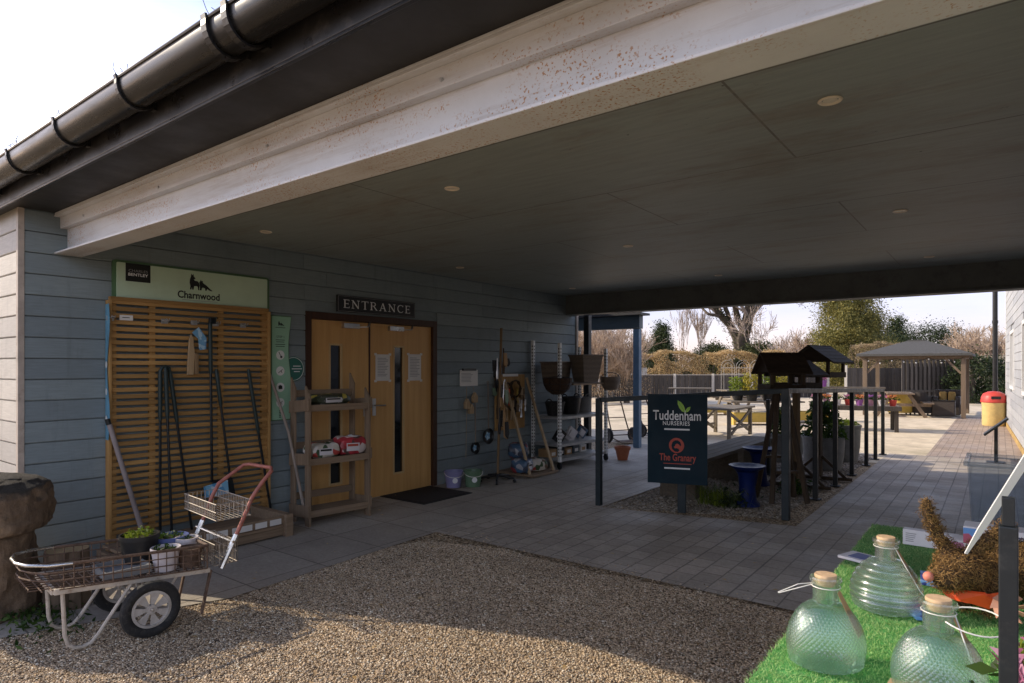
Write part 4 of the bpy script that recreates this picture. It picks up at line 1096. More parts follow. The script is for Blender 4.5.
# buckets
def bucket(label, x, y, m):
    t = thing('bucket', label, 'bucket', (x, y, .009), None)
    b = MB(); b.lathe([(.0, 0), (.092, 0), (.118, .19), (.126, .192), (.126, .205), (.116, .205), (.09, .01), (0, .01)], (x, y, .009), 28); o = b.build('body', m, t, smooth=True)
    b = MB(); dx = Vector((.79, -.6, 0)); w = Vector((.6, .79, 0))
    P = [Vector((x, y, .11)) + (dx*math.cos(a) + w*math.sin(a))*(.1075) for a in (-.35, 0, .35)]
    disc(b, Vector((x, y, .105))+dx*.112, w, .034, 18, up=(0, 0, 1)); b.build('logo_disc', M['inkwhite'], t)
    b = MB(); b.tube([Vector((x, y, .195)) + w*(.125*math.cos(a)) + dx*(.02+.115*math.sin(a)) - Vector((0, 0, .05*math.sin(a))) for a in [k*math.pi/10 for k in range(11)]], .004, 6); b.build('bail', M['wirewhite'], t)
bucket('small lilac plastic bucket with white logo against the wall', -5.53, 5.98, M['lilac'])
bucket('small green plastic bucket with white logo beside the lilac one', -5.37, 6.17, M['bucketgreen'])

# pans hanging on the wall
def pan(label, y, z, r, h):
    t = thing('hanging_pan', label, 'pan', (-5.74, y, z), 'long-handled pans hanging on the wall')
    b = MB(); b.lathe([(0, 0), (r*.85, 0), (r, .035), (r*.96, .035), (r*.82, .008), (0, .008)], (-5.772, y, z), 24, axis=(1, 0, 0)); b.build('bowl', M['black'], t, smooth=True)
    b = MB(); b.tube([(-5.745, y, z+r*.9), (-5.755, y, z+h)], .009, 8); b.tube([(-5.755, y+.018*math.cos(a), z+h+.018+.018*math.sin(a)) for a in [k*math.pi/5 for k in range(10)]], .005, 6, closed=True); b.build('handle', M['ashwood'], t, smooth=True)
    b = MB(); flat_poly(b, (-5.762, y, z), Yd, [(r*.55*math.cos(k*math.pi/5)*(1 if k % 2 else .7), r*.6*math.sin(k*math.pi/5)*(1 if k % 2 else .7)) for k in range(10)]); b.build('paper_label', M['toolprint'], t)
pan('smaller black pan with a long string-thin handle near the green bucket', 6.66, .42, .085, .72)
pan('larger black pan with label hanging higher beside the stand', 6.94, .56, .115, .74)
fd = thing('bird_ornament', 'yellowish wooden bird feeders hung on cords below the wall notice', 'feeder', (-5.74, 6.56, .95))
for (y, z) in ((6.48, 1.02), (6.64, 1.10), (6.56, .95)):
    b = MB(); b.prism([(-5.77, y-.04, z-.05), (-5.77, y+.04, z-.05), (-5.77, y+.045, z+.03), (-5.77, y, z+.09), (-5.77, y-.045, z+.03)], (.05, 0, 0)); b.build('feeder_box', M['palewood'], fd, bevel=.004)
for (y0, z0, y1, z1) in ((6.48, .97, 6.47, .30), (6.48, 1.10, 6.48, 1.27), (6.64, 1.18, 6.62, 1.27)):
    b = MB(); b.tube([(-5.75, y0, z0), (-5.755, y1, z1)], .003, 5); b.build('cord', M['palewood'], fd)

# revolving pole stand
ps = thing('pole_stand', 'tall slim pole display stand on a black star base by the wall', 'display stand', (-5.32, 6.62, .008))
b = MB(); b.tube([(-5.32, 6.62, .07), (-5.29, 6.66, 2.06)], .017, 10); b.build('pole', M['tan_wood'], ps, smooth=True)
for k in range(5):
    a = k*2*math.pi/5+.3
    p = Vector((-5.32, 6.62, .10)); q = p + Vector((math.cos(a)*.24, math.sin(a)*.24, -.035))
    b = MB(); b.tube([p, q], [.02, .014], 8); lg = b.build('leg', M['black'], ps, smooth=True)
    b = MB(); b.lathe([(0, -.012), (.024, -.012), (.024, .012), (0, .012)], (q.x, q.y, .033), 12, axis=(math.sin(a), -math.cos(a), 0)); b.build('castor', M['black'], lg, smooth=True)
for k, (z, dz) in enumerate(((1.62, .34), (1.35, .42), (1.52, .28), (.95, .5), (1.05, .42), (.82, .35), (1.20, .3))):
    a = k*2.3
    p = Vector((-5.30+.055*math.cos(a), 6.65+.055*math.sin(a), z))
    b = MB(); b.tube([p+Vector((0, 0, dz/2)), p, p-Vector((0, 0, dz*.2)), p-Vector((0, 0, dz/2))], [.008, .012, .022, .016], 8); b.build('hanging_tool', (M['darkwood_z'], M['black'], M['steel'], M['kraft'])[k % 4], ps, smooth=True)

# A-frame hand tool display
af = thing('tool_stand', 'leaning wooden stand with two pale legs and small hand tools', 'display stand', (-5.4, 7.3, 0))
for (p, q) in (((-5.62, 7.16, 1.33), (-5.16, 7.14, .03)), ((-5.62, 7.68, 1.38), (-5.09, 7.63, .03))):
    b = MB(); b.bar(p, q, .035, .03); b.build('leg', M['palewood'], af, bevel=.003)
b = MB(); b.box((-5.768, 7.10, .62), (-5.74, 7.80, 1.43)); b.build('backboard', M['slatpost'], af, bevel=.003)
b = MB(); b.prism([(-5.74, 7.12, .02), (-5.06, 7.08, .02), (-5.06, 7.70, .02), (-5.74, 7.74, .02)], (0, 0, .03)); b.build('base_board', M['rackwood_y'], af)
rg = random.Random(4)
for k in range(13):
    y = 7.16+.05*k; z = rg.choice((1.36, 1.22, 1.05, .92))
    p = Vector((-5.70, y, z)); l = rg.uniform(.16, .32)
    b = MB(); b.tube([p, p-Vector((0, 0, l*.5)), p-Vector((0, 0, l*.52)), p-Vector((0, 0, l))], [.014, .016, .006, .02], 8); b.build('hand_tool', (M['palewood'], M['black'], M['orange'], M['darkwood_z'], M['steel'], M['yellowpaint'])[rg.randrange(6)], af, smooth=True)
b = MB(); b.box((-5.735, 7.25, 1.40), (-5.73, 7.62, 1.44)); b.build('header_card', M['paper'], af)
bag('blue and red printed compost bag upright at the foot of the tool stand', (-5.33, 7.18, .055), .13, .12, .10, M['bag4'], .2)
bag('dark printed seed bag slumped at the right foot of the tool stand', (-5.30, 7.46, .055), .14, .15, .085, M['bag1'], 1.0)
bag('blue compost bag on top of the two bags by the tool stand', (-5.45, 7.25, .255), .14, .16, .10, M['bag4'], .6)

# trolley of baskets
tr = thing('plant_trolley', 'white metal plant trolley with slotted posts and wire shelves', 'trolley', (-5.45, 8.55, .008))
posts = [(-5.21, 7.96, 1.90), (-5.12, 9.20, 1.84), (-5.74, 8.02, 1.95), (-5.66, 9.26, 1.88)]
for (x, y, h) in posts:
    b = MB(); w = .022
    z = .12; b.box((x-w, y-w, .12), (x+w, y-w+.006, h)); b.box((x+w-.006, y-w+.006, .12), (x+w, y+w, h)); b.box((x-w, y-w+.006, .12), (x-w+.006, y+w, h))
    p = b.build('post', M['whitemetal'], tr)
    b = MB(); z = .2
    while z < h-.05: b.box((x-.009, y-w-.002, z), (x+.009, y-w-.0005, z+.022)); b.box((x+w+.0005, y-.009, z), (x+w+.002, y+.009, z+.022)); z += .05
    b.build('slots', M['ink'], p)
for (x, y, h) in posts:
    b = MB(); b.lathe([(0, -.015), (.05, -.015), (.05, .015), (0, .015)], (x, y, .06), 16, axis=(.4, .9, 0)); b.box((x-.025, y-.025, .105), (x+.025, y+.025, .12)); b.bar((x-.022, y, .06), (x-.022, y, .11), .006, .03); b.build('castor', M['black'], tr, smooth=True)
for z in (.14, .36, .77):
    b = MB()
    c = [(-5.21, 7.96), (-5.12, 9.20), (-5.66, 9.26), (-5.74, 8.02)]
    for k in range(4): b.bar((*c[k], z), (*c[(k+1) % 4], z), .02, .04)
    for k in range(1, 7):
        f = k/7; b.bar((c[0][0]+(c[3][0]-c[0][0])*f, c[0][1]+(c[3][1]-c[0][1])*f, z+.012), (c[1][0]+(c[2][0]-c[1][0])*f, c[1][1]+(c[2][1]-c[1][1])*f, z+.012), .05, .006)
    b.build('shelf', M['shelfgrey'], tr)
wk = thing('wicker_basket', 'large tapered square wicker basket on top of the trolley posts', 'basket', (-5.2, 8.62, 1.28))
def taper_box(mb, c, w0, d0, w1, d1, h, t=.015, rot=0):
    ca, sa = math.cos(rot), math.sin(rot)
    def q(x, y, z): return (c[0]+x*ca-y*sa, c[1]+x*sa+y*ca, c[2]+z)
    O0 = [q(s*w0/2, u*d0/2, 0) for s, u in ((-1,-1),(1,-1),(1,1),(-1,1))]; O1 = [q(s*w1/2, u*d1/2, h) for s, u in ((-1,-1),(1,-1),(1,1),(-1,1))]
    I1 = [q(s*(w1/2-t), u*(d1/2-t), h) for s, u in ((-1,-1),(1,-1),(1,1),(-1,1))]; I0 = [q(s*(w0/2-t), u*(d0/2-t), t) for s, u in ((-1,-1),(1,-1),(1,1),(-1,1))]
    vs = O0+O1+I1+I0
    fs = [(3,2,1,0)] + [(k, (k+1) % 4, 4+(k+1) % 4, 4+k) for k in range(4)] + [(4+k, 4+(k+1) % 4, 8+(k+1) % 4, 8+k) for k in range(4)] + [(8+k, 8+(k+1) % 4, 12+(k+1) % 4, 12+k) for k in range(4)] + [(12, 13, 14, 15)]
    mb.add(vs, fs); return O1
b = MB(); o1 = taper_box(b, (-5.20, 8.70, 1.30), .26, .28, .36, .40, .42, rot=-.35); b.build('body', M['wicker'], wk)
b = MB(); b.tube(o1, .016, 8, closed=True); b.build('rim', M['wicker'], wk, smooth=True)
b = MB(); b.box((-5.5, 8.1, 1.265), (-5.05, 9.15, 1.29)); b.build('board', M['rackwood_y'], tr)
wk = thing('wicker_basket', 'smaller dark wicker basket tucked behind the large one on the trolley', 'basket', (-5.55, 8.2, 1.28))
b = MB(); o1 = taper_box(b, (-5.50, 8.30, 1.292), .30, .30, .36, .36, .32, rot=.1); b.build('body', M['wicker'], wk)
b = MB(); b.tube(o1, .014, 8, closed=True); b.build('rim', M['wicker'], wk, smooth=True)
# hanging stock crowding the tool stand
rg = random.Random(12)
gl = thing('glove_bunch', 'dark bunch of garden gloves and tool heads hanging on the pole stand', 'gloves', (-5.28, 6.64, 1.0))
for k in range(14):
    a = rg.uniform(0, 6.28); z = rg.uniform(.75, 1.75); p = Vector((-5.30+.09*math.cos(a), 6.65+.09*math.sin(a), z)); l = rg.uniform(.10, .24)
    b = MB(); w = rg.uniform(.02, .045)
    b.prism([p+Vector((0, -w, 0)), p+Vector((0, w, 0)), p+Vector((.01, w*1.2, -l*.7)), p+Vector((.012, w*.3, -l)), p+Vector((.01, -w*1.1, -l*.8))], (.018, 0, 0)); b.build('glove', (M['rubber'], M['darkwood_z'], M['kraft'], M['lintel'], M['bucketgreen'])[rg.randrange(5)], gl, bevel=.004)
for k, (y, z, r_) in enumerate(((7.30, 1.18, .13), (7.50, 1.22, .12), (7.40, 1.02, .11))):
    t = thing('wire_ring', ('brown willow ring at the left of the tool stand board', 'brown willow ring at the right of the tool stand board', 'lowest brown willow ring on the tool stand board')[k], 'wreath', (-5.70, y, z))
    for q in range(3):
        b = MB(); b.tube([(-5.705+.012*q+.006*math.sin(5*j*math.pi/12+q), y+(r_+.008*math.sin(j*1.7+q))*math.cos(j*math.pi/12), z+(r_+.008*math.cos(j*1.3+q))*math.sin(j*math.pi/12)) for j in range(24)], .009, 6, closed=True); b.build('cane', M['darkwood_z'], t, smooth=True)
for k, (y, z, h, m) in enumerate(((7.58, .98, .22, 'palewood'), (7.68, 1.12, .26, 'palewood'), (7.22, .80, .25, 'rubber'))):
    t = thing('brush_head', ('pale broom head on the right of the tool stand board', 'pale long brush at the right edge of the tool stand board', 'black boot brush at the lower left of the tool stand board')[k], 'brush', (-5.70, y, z))
    b = MB(); b.box((-5.735, y-.045, z), (-5.69, y+.045, z+h*.45)); b.build('head', M[m], t, bevel=.006)
    b = MB(); b.box((-5.73, y-.04, z-h*.5), (-5.695, y+.04, z-.002)); b.build('bristles', M['tan_wood' if m == 'palewood' else 'potblack'], t)
for k in range(5):
    y = 8.05+.22*k
    t = thing('seed_box', ('brown carton at the left end of the bottom trolley shelf', 'dark carton second on the bottom trolley shelf', 'brown carton third on the bottom trolley shelf', 'dark carton fourth on the bottom trolley shelf', 'pale carton at the right end of the bottom trolley shelf')[k], 'carton', (-5.45, y, .165))
    b = MB(); b.box((-5.60, y-.09, .166), (-5.38, y+.09, .166+(.12, .16, .10, .15, .11)[k])); b.build('carton', M[('kraft', 'rubber', 'kraft', 'lintel', 'paper')[k]], t, bevel=.004)
    b = MB(); b.box((-5.3795, y-.05, .19), (-5.3785, y+.05, .24)); b.build('label', M['paper' if k < 4 else 'kraft'], t)
hp = thing('hanging_basket', 'round brown coir hanging basket on the front of the trolley', 'basket', (-5.15, 7.95, 1.1))
b = MB(); b.lathe([(0, 0), (.09, .012), (.16, .07), (.205, .16), (.22, .25), (.205, .25), (.19, .16), (.14, .08), (0, .04)], (-5.17, 7.84, 1.13), 28); b.build('liner', M['coir'], hp, smooth=True)
b = MB()
for z, r in ((.25, .224), (.16, .21), (.07, .166)): b.tube([(-5.17+r*math.cos(k*math.pi/12), 7.84+r*math.sin(k*math.pi/12), 1.13+z) for k in range(24)], .004, 6, closed=True)
for k in range(8):
    a = k*math.pi/4; b.tube([(-5.17+r*math.cos(a), 7.84+r*math.sin(a), 1.13+z) for r, z in ((.06, .0), (.166, .07), (.21, .16), (.224, .25))], .004, 6)
b.build('wire_frame', M['black'], hp)
b = MB(); b.tube([(-5.17, 7.84, 1.40), (-5.19, 7.93, 1.44), (-5.19, 7.95, 1.40)], .004, 5)
for k in range(3):
    a = k*2.1; b.tube([(-5.17+.22*math.cos(a), 7.84+.22*math.sin(a), 1.38), (-5.17, 7.84, 1.40)], .003, 5)
b.build('chain', M['black'], hp)
hp = thing('hanging_pot', 'small dark woven pot hanging from the far trolley post', 'pot', (-5.08, 9.2, 1.15))
b = MB(); b.lathe([(0, 0), (.10, .01), (.15, .10), (.165, .22), (.15, .22), (.13, .1), (0, .04)], (-5.03, 9.19, 1.16), 24); b.build('body', M['wicker'], hp, smooth=True)
b = MB(); b.tube([(-5.03+.16*math.cos(a), 9.19, 1.38+.07*math.sin(a)) for a in [k*math.pi/10 for k in range(11)]], .007, 6); b.build('handle', M['black'], hp)
# stock on the trolley shelves
for k, (y, z, w, h, m, lb) in enumerate(((8.15, .80, .30, .20, 'rubber', 'black folded trug at the left on the upper trolley shelf'), (8.60, .80, .34, .26, 'black', 'black round trug in the middle of the upper trolley shelf'), (9.0, .80, .26, .24, 'potgrey', 'grey trug at the right on the upper trolley shelf'))):
    t = thing('garden_trug', lb, 'trug', (-5.42, y, z))
    b = MB(); b.lathe([(0, 0), (w*.42, 0), (w*.55, h), (w*.58, h), (w*.56, h+.012), (w*.52, h), (w*.40, .01), (0, .01)], (-5.42, y, z-.004), 24, sx=.9); b.build('body', M[m], t, smooth=True)
    for s in (-1, 1):
        b = MB(); b.tube([(-5.42+.05*math.cos(a), y+s*(w*.5+.01), z+h+.05*math.sin(a)) for a in [q*math.pi/8 for q in range(9)]], .009, 6); b.build('handle', M[m], t, smooth=True)
for k, y in enumerate((8.18, 8.5, 8.82)):
    t = thing('packet', ('white and black packet at the left on the lower trolley shelf', 'white and black packet in the middle of the lower trolley shelf', 'white and black packet at the right on the lower trolley shelf')[k], 'packet', (-5.4, y, .38))
    b = MB(); b.bar((-5.42, y, .385), (-5.36, y+.10, .56), .20, .05, up=(1, 0, .2)); b.build('body', M[('potblack', 'pack_white', 'bag4')[k]], t, bevel=.008)
    b = MB(); b.bar((-5.385, y+.005, .44), (-5.355, y+.055, .52), .11, .052, up=(1, 0, .2)); b.build('label', M['pack_white'], t)
tp = thing('terracotta_pot', 'terracotta pot standing on the paving beyond the trolley', 'pot', (-4.93, 9.42, .008))
b = MB(); b.lathe([(0, 0), (.08, 0), (.12, .17), (.13, .17), (.135, .22), (.12, .22), (.105, .16), (0, .14)], (-4.93, 9.42, .011), 28); b.build('body', M['terracotta'], tp, smooth=True)
b = MB(); b.lathe([(0, .19), (.112, .192)], (-4.93, 9.42, .011), 20); b.build('soil', M['soil'], tp)

# settle the wall pieces to their surveyed places
for o_, dy in ((hb, -.035), (rk, -.065), (st, -.022), (dc, .005), (bs, .03), (es, -.035)):
    o_.location.y += dy
pr.rotation_euler.z = R(-7.4)
# ------------------------------------------------------------------ nursery cart, saddle stone, log stool
O_ = Vector((-3.84, 1.62, 0)); L_ = Vector((.1, .995, 0)); W_v = Vector((-.995, .1, 0))
def C(a, b_, z): return tuple(O_ + L_*a + W_v*b_ + Vector((0, 0, z)))
ct = thing('garden_cart', 'rusty wire flatbed nursery cart with red handle and spoked wheels', 'cart', tuple(O_+W_v*.28))
NB, FB = .07, .51                      # near and far side of the bed
def rimz(a): return .49 - .05*(a+.42)/.75
def basz(a): return .345 - .06*(a+.43)/.74
# top rim: bright front loop, rusty sides
def loop(zf, ins=0, af=-.58):
    n = NB+ins; f = FB-ins
    return [C(-.36, n, zf(-.36)), C(-.47, n+.01, zf(-.47)), C(af+.03, n+.07, zf(af)), C(af, n+.16, zf(af)), C(af, f-.16, zf(af)), C(af+.03, f-.07, zf(af)), C(-.47, f-.01, zf(-.47)), C(-.36, f, zf(-.36))]
b = MB(); b.tube(loop(rimz), .009, 10); b.build('front_rail', M['chrome'], ct, smooth=True)
b = MB(); b.tube([C(-.36, NB, rimz(-.36)), C(.34, NB, rimz(.34))], .009, 8); b.tube([C(-.36, FB, rimz(-.36)), C(.34, FB, rimz(.34))], .009, 8); b.tube([C(.34, NB, rimz(.34)), C(.34, FB, rimz(.34))], .009, 8)
b.build('rim', M['rust'], ct, smooth=True)
b = MB(); mid = lambda k: (lambda a: basz(a)+.015 + (rimz(a)-basz(a)-.015)*k)
for k in (.36, .68):
    b.tube(loop(mid(k), .008*(1-k), -.56), .0045, 6)
for s in (NB, FB):
    for k in (.0, .36, .68): b.tube([C(-.42, s, mid(k)(-.42)), C(.34, s, mid(k)(.34))], .0035, 6)
    a = -.40
    while a < .34: b.tube([C(a, s, mid(0)(a)), C(a, s, rimz(a))], .003, 5); a += .046
for k in range(9):
    s = NB + (FB-NB)*k/8; b.tube([C(.34, s, mid(0)(.34)), C(.34, s, rimz(.34))], .003, 5)
b.build('side_mesh', M['rust'], ct)
b = MB(); k = 0; a = -.54
while a < .34: b.tube([C(a, NB+(.07 if a < -.5 else 0), mid(0)(a)), C(a, FB-(.07 if a < -.5 else 0), mid(0)(a))], .0035, 5); a += .045
for k in range(10): s = NB+(FB-NB)*k/9; b.tube([C(-.55 if 0 < k < 9 else -.42, s, mid(0)(-.55)), C(.34, s, mid(0)(.34))], .0035, 5)
b.build('bed_mesh', M['rust'], ct)
b = MB()
for s in (NB+.02, FB-.02): b.bar(C(-.44, s, basz(-.44)), C(.36, s, basz(.36)), .026, .030)
b.bar(C(-.44, NB+.02, basz(-.44)), C(-.44, FB-.02, basz(-.44)), .026, .028); b.bar(C(.34, NB+.03, basz(.34)), C(.34, FB-.03, basz(.34)), .026, .028)
b.build('chassis', M['cream'], ct, bevel=.003)
for s in (NB+.03, FB-.03):
    b = MB(); zb = .013
    P = [C(-.40, s, .33), C(-.39, s, .10), C(-.375, s, .045), C(-.345, s, .02), C(-.31, s, zb), C(-.27, s, .022), C(-.235, s, .06), C(-.07, s, .30)]
    b.tube(P, .0105, 8); b.build('leg', M['cream'], ct, smooth=True)
    b = MB(); b.bar(C(.37, s, .275), C(.315, s, .02), .022, .012); b.build('rear_prop', M['rust'], ct)
    b = MB(); b.tube([C(.17, s, .28), C(.10, s+.02, .16)], .008, 6); b.build('stay', M['cream'], ct)
b = MB(); b.tube([C(0, -.02, .16), C(0, .58, .16)], .010, 8)
for s in (NB+.03, FB-.03): b.bar(C(.03, s, .16), C(.05, s, .29), .02, .008); b.bar(C(-.03, s, .16), C(-.05, s, .30), .02, .008)
b.build('axle', M['cream'], ct)
for s, sg in ((0.0, -1), (.56, 1)):
    cc = C(0, s, .16); ax = tuple(W_v*sg)
    b = MB(); b.lathe([(.102, -.012), (.112, -.024), (.136, -.029), (.153, -.020), (.160, 0), (.153, .020), (.136, .029), (.112, .024), (.102, .012)], cc, 40, axis=ax)
    k = 0
    ty = b.build('wheel', M['rubber'], ct, smooth=True)
    b = MB(); b.lathe([(.104, -.014), (.104, .016), (.090, .019), (.088, .010), (.088, -.010), (.104, -.014)], cc, 40, axis=ax)
    b.lathe([(0, .02), (.026, .02), (.028, -.01), (0, -.012)], cc, 20, axis=ax)
    A = Vector(ax); U = A.cross(Vector((0, 0, 1))).normalized(); Vv = A.cross(U)
    for k in range(7):
        an = 2*math.pi*k/7
        d_ = U*math.cos(an)+Vv*math.sin(an); e_ = -U*math.sin(an)+Vv*math.cos(an); ce = Vector(cc)
        for w0, w1 in ((.007, .026),):
            q = [ce+d_*.022-e_*w0, ce+d_*.022+e_*w0, ce+d_*.090+e_*w1, ce+d_*.090-e_*w1]
            b.prism([p+A*.004 for p in q], A*.008)
    b.build('rim', M['rim'], ty, smooth=False)
    b = MB(); b.lathe([(0, .034), (.007, .032), (.010, .02), (.018, .018), (.018, .012)], cc, 14, axis=ax); b.build('hub_cap', M['chrome'], ty, smooth=True)
# handle
hn, hf = .10, .50
b = MB(); b.tube([C(.44, hn, .27), C(.50, hn, .40), C(.585, hn, .58), C(.635, hn, .69), C(.70, hn, .775), C(.765, hn, .845), C(.775, hn+.03, .862), C(.775, hf-.05, .852), C(.755, hf-.005, .845), C(.70, hf, .81), C(.58, hf, .735), C(.54, hf, .66), C(.45, hf, .44), C(.40, hf, .33)], .013, 10)
b.build('handle', M['rustred'], ct, smooth=True)
b = MB()
for s in (hn, hf):
    b.tube([C(.435, s, .27), C(.53, s, .465)] if s == hn else [C(.40, s, .33), C(.475, s, .50)], .017, 8)
b.tube([C(.505, hn-.02, .425), C(.45, hf+.04, .455)], .009, 8)
b.build('handle_socket', M['chrome'], ct, smooth=True)
def wire_tray(mb, a0, a1, b0, b1, z0, z1, sp=.03, r=.0026):
    for z in (z0, (z0+z1)/2, z1):
        mb.tube([C(a0, b0, z), C(a1, b0, z), C(a1, b1, z), C(a0, b1, z)], r*1.3, 5, closed=True)
    n = int((a1-a0)/sp); m_ = int((b1-b0)/sp)
    for k in range(n+1):
        a = a0+(a1-a0)*k/n
        for s in (b0, b1): mb.tube([C(a, s, z0), C(a, s, z1)], r, 5)
        mb.tube([C(a, b0, z0), C(a, b1, z0)], r, 5)
    for k in range(m_+1):
        s = b0+(b1-b0)*k/m_
        for a in (a0, a1): mb.tube([C(a, s, z0), C(a, s, z1)], r, 5)
b = MB(); wire_tray(b, .40, .62, .09, .62, .575, .675, .026); b.build('top_basket', M['basketwire'], ct)
b = MB(); wire_tray(b, .40, .54, .11, .49, .29, .42, .028); b.build('lower_basket', M['basketwire'], ct)

def flowerpot(label, c, r0, r1, h, m, leafm, seed, nl=60, leafsize=.022, cat='flower pot', spread=.8, hgt=.05):
    t = thing('flower_pot', label, cat, c)
    b = MB(); b.lathe([(0, 0), (r0, 0), (r1*.97, h*.86), (r1*1.04, h*.86), (r1*1.04, h), (r1*.95, h), (r1*.9, h*.8), (0, h*.8)], c, 24); b.build('pot', m, t, smooth=True)
    b = MB(); b.lathe([(0, h*.87), (r1*.93, h*.86)], c, 18); b.build('soil', M['soil'], t)
    if leafm:
        rng = np.random.default_rng(seed); n = nl
        a = rng.uniform(0, 6.28, n); q = r1*spread*np.sqrt(rng.uniform(0, 1, n))
        cen = np.stack([c[0]+q*np.cos(a), c[1]+q*np.sin(a), c[2]+h*.9+rng.uniform(0, hgt, n)], 1)
        v, f = cards(cen, leafsize, rng, long=2.2); np_mesh('plant', v, f, M[leafm], t)
    return t
bz = lambda a: mid(0)(a)+.006
flowerpot('large black pot of sprouting green plants in the cart bed', C(.05, .37, bz(.05)), .085, .108, .185, M['potblack'], 'lf_bright', 1, 110, .017)
flowerpot('white plastic pot at the near side of the cart bed', C(.13, .16, bz(.13)), .06, .080, .135, M['potwhite'], 'lf_green', 2, 40, .014, hgt=.02)
flowerpot('blue plastic pot behind the white one in the cart', C(.24, .40, bz(.24)), .075, .10, .15, M['potblue'], 'lf_green', 3, 60, .016, hgt=.03)
flowerpot('rusty brown pot at the handle end of the cart bed', C(.27, .17, bz(.27)), .055, .075, .115, M['rust'], None, 4)
flowerpot('small white pot beside the handle in the cart', C(.30, .30, bz(.30)), .05, .066, .15, M['potwhite'], 'lf_green', 5, 30, .012, hgt=.02)
t = thing('seed_tray', 'flat grey plastic seed tray lying in the cart bed', 'tray', C(-.06, .26, bz(-.06)))
b = MB()
for (a0, b0, a1, b1) in ((-.20, .12, -.19, .36), (.03, .12, .04, .36), (-.19, .12, .03, .13), (-.19, .35, .03, .36)):
    b.prism([C(a0, b0, bz(-.06)), C(a1, b0, bz(-.06)), C(a1, b1, bz(-.06)), C(a0, b1, bz(-.06))], (0, 0, .045))
b.prism([C(-.19, .13, bz(-.06)+.002), C(.03, .13, bz(-.06)+.002), C(.03, .35, bz(-.06)+.002), C(-.19, .35, bz(-.06)+.002)], (0, 0, .008))
b.build('tray', M['potgrey'], t)

# staddle stone at the corner
sn = thing('saddle_stone', 'tan weathered mushroom-shaped stone at the building corner', 'stone', (-5.02, 1.08, 0))
from mathutils import noise as mnoise
def rough(a, h, r):
    p = Vector((math.cos(a)*r, math.sin(a)*r, h))
    return .022*mnoise.noise(p*3.6)+.012*mnoise.noise(p*8)+.018*mnoise.noise(p*19)+.009*mnoise.noise(p*41)
def dense(pf, n):
    L = [0]
    for p, q in zip(pf[:-1], pf[1:]): L.append(L[-1]+math.hypot(q[0]-p[0], q[1]-p[1]))
    out = []
    for k in range(n+1):
        d = L[-1]*k/n; i = 0
        while i < len(L)-2 and L[i+1] < d: i += 1
        f = (d-L[i])/(L[i+1]-L[i]); out.append((pf[i][0]+(pf[i+1][0]-pf[i][0])*f, pf[i][1]+(pf[i+1][1]-pf[i][1])*f))
    return out
b = MB(); b.lathe(dense([(.325, 0), (.33, .08), (.32, .22), (.31, .36), (.30, .52), (.30, .58)], 30), (-5.04, 1.10, 0), 80, fn=rough); b.build('stem', M['stone'], sn, smooth=True)
b = MB(); b.lathe(dense([(.26, .515), (.34, .520), (.375, .535), (.390, .58), (.394, .66), (.387, .74), (.365, .79), (.31, .83), (.20, .855), (.06, .868), (.002, .869)], 56), (-5.04, 1.10, 0), 96, fn=rough); b.build('cap', M['stone'], sn, smooth=True)
lg = thing('log_stool', 'short upright log with pale sawn top behind the cart', 'log', (-4.72, 1.62, .0))
b = MB(); b.lathe([(0, 0), (.135, 0), (.126, .1), (.121, .35), (.118, .37)], (-4.76, 1.50, 0), 28, fn=lambda a, h, r: .008*math.sin(9*a)+.005*math.sin(17*a+3)); b.build('trunk', M['log'], lg, smooth=True)
b = MB(); b.lathe([(0, .372), (.06, .373), (.119, .369)], (-4.76, 1.50, 0), 28); b.build('sawn_top', M['logtop'], lg)
wd = thing('weeds', 'scruffy green weeds growing at the foot of the saddle stone', 'weeds', (-4.72, 1.28, 0))
rng = np.random.default_rng(5); n = 420
cen = np.stack([rng.normal(-4.62, .22, n), rng.normal(1.30, .10, n), rng.uniform(.01, .07, n)], 1)
v, f = cards(cen, .022, rng, long=2.0); np_mesh('leaf_clump', v, f, M['lf_green'], wd)
# ------------------------------------------------------------------ handrail, hanging sign, railed display bed
hr = thing('handrail', 'black steel handrail enclosing the gravel display bed under the canopy', 'handrail', (-1.7, 6.75, 0))
RA, RB, RC = (-3.518, 6.168, 1.174), (-1.703, 6.75, 1.300), (-1.614, 12.766, 1.130)
def onB(k): return tuple(RB[i]+(RC[i]-RB[i])*k for i in range(3))
b = MB(); b.bar(RA, RB, .05, .05); b.build('top_rail', M['tealmetal'], hr, bevel=.004)
b = MB(); b.bar((RB[0], RB[1]+.02, RB[2]), RC, .05, .05); b.build('top_rail', M['blackmetal'], hr, bevel=.004)
b = MB(); b.box((RA[0]-.030, RA[1]-.030, 0), (RA[0]+.030, RA[1]+.030, RA[2]+.02)); b.build('post', M['tealmetal'], hr, bevel=.004)
b = MB(); b.box((RB[0]-.036, RB[1]-.036, 0), (RB[0]+.036, RB[1]+.036, RB[2]+.022)); b.build('post', M['tealmetal'], hr, bevel=.004)
for Y in (7.96, 9.0, 10.06, 11.18, 12.0, 12.76):
    x, y, z = onB((Y-6.75)/6.016)
    b = MB(); b.box((x-.026, y-.026, 0), (x+.026, y+.026, z-.025)); p = b.build('post', M['blackmetal'], hr, bevel=.003)
    b = MB(); b.box((x-.055, y-.055, .01), (x+.055, y+.055, .02)); b.build('foot_plate', M['blackmetal'], p)

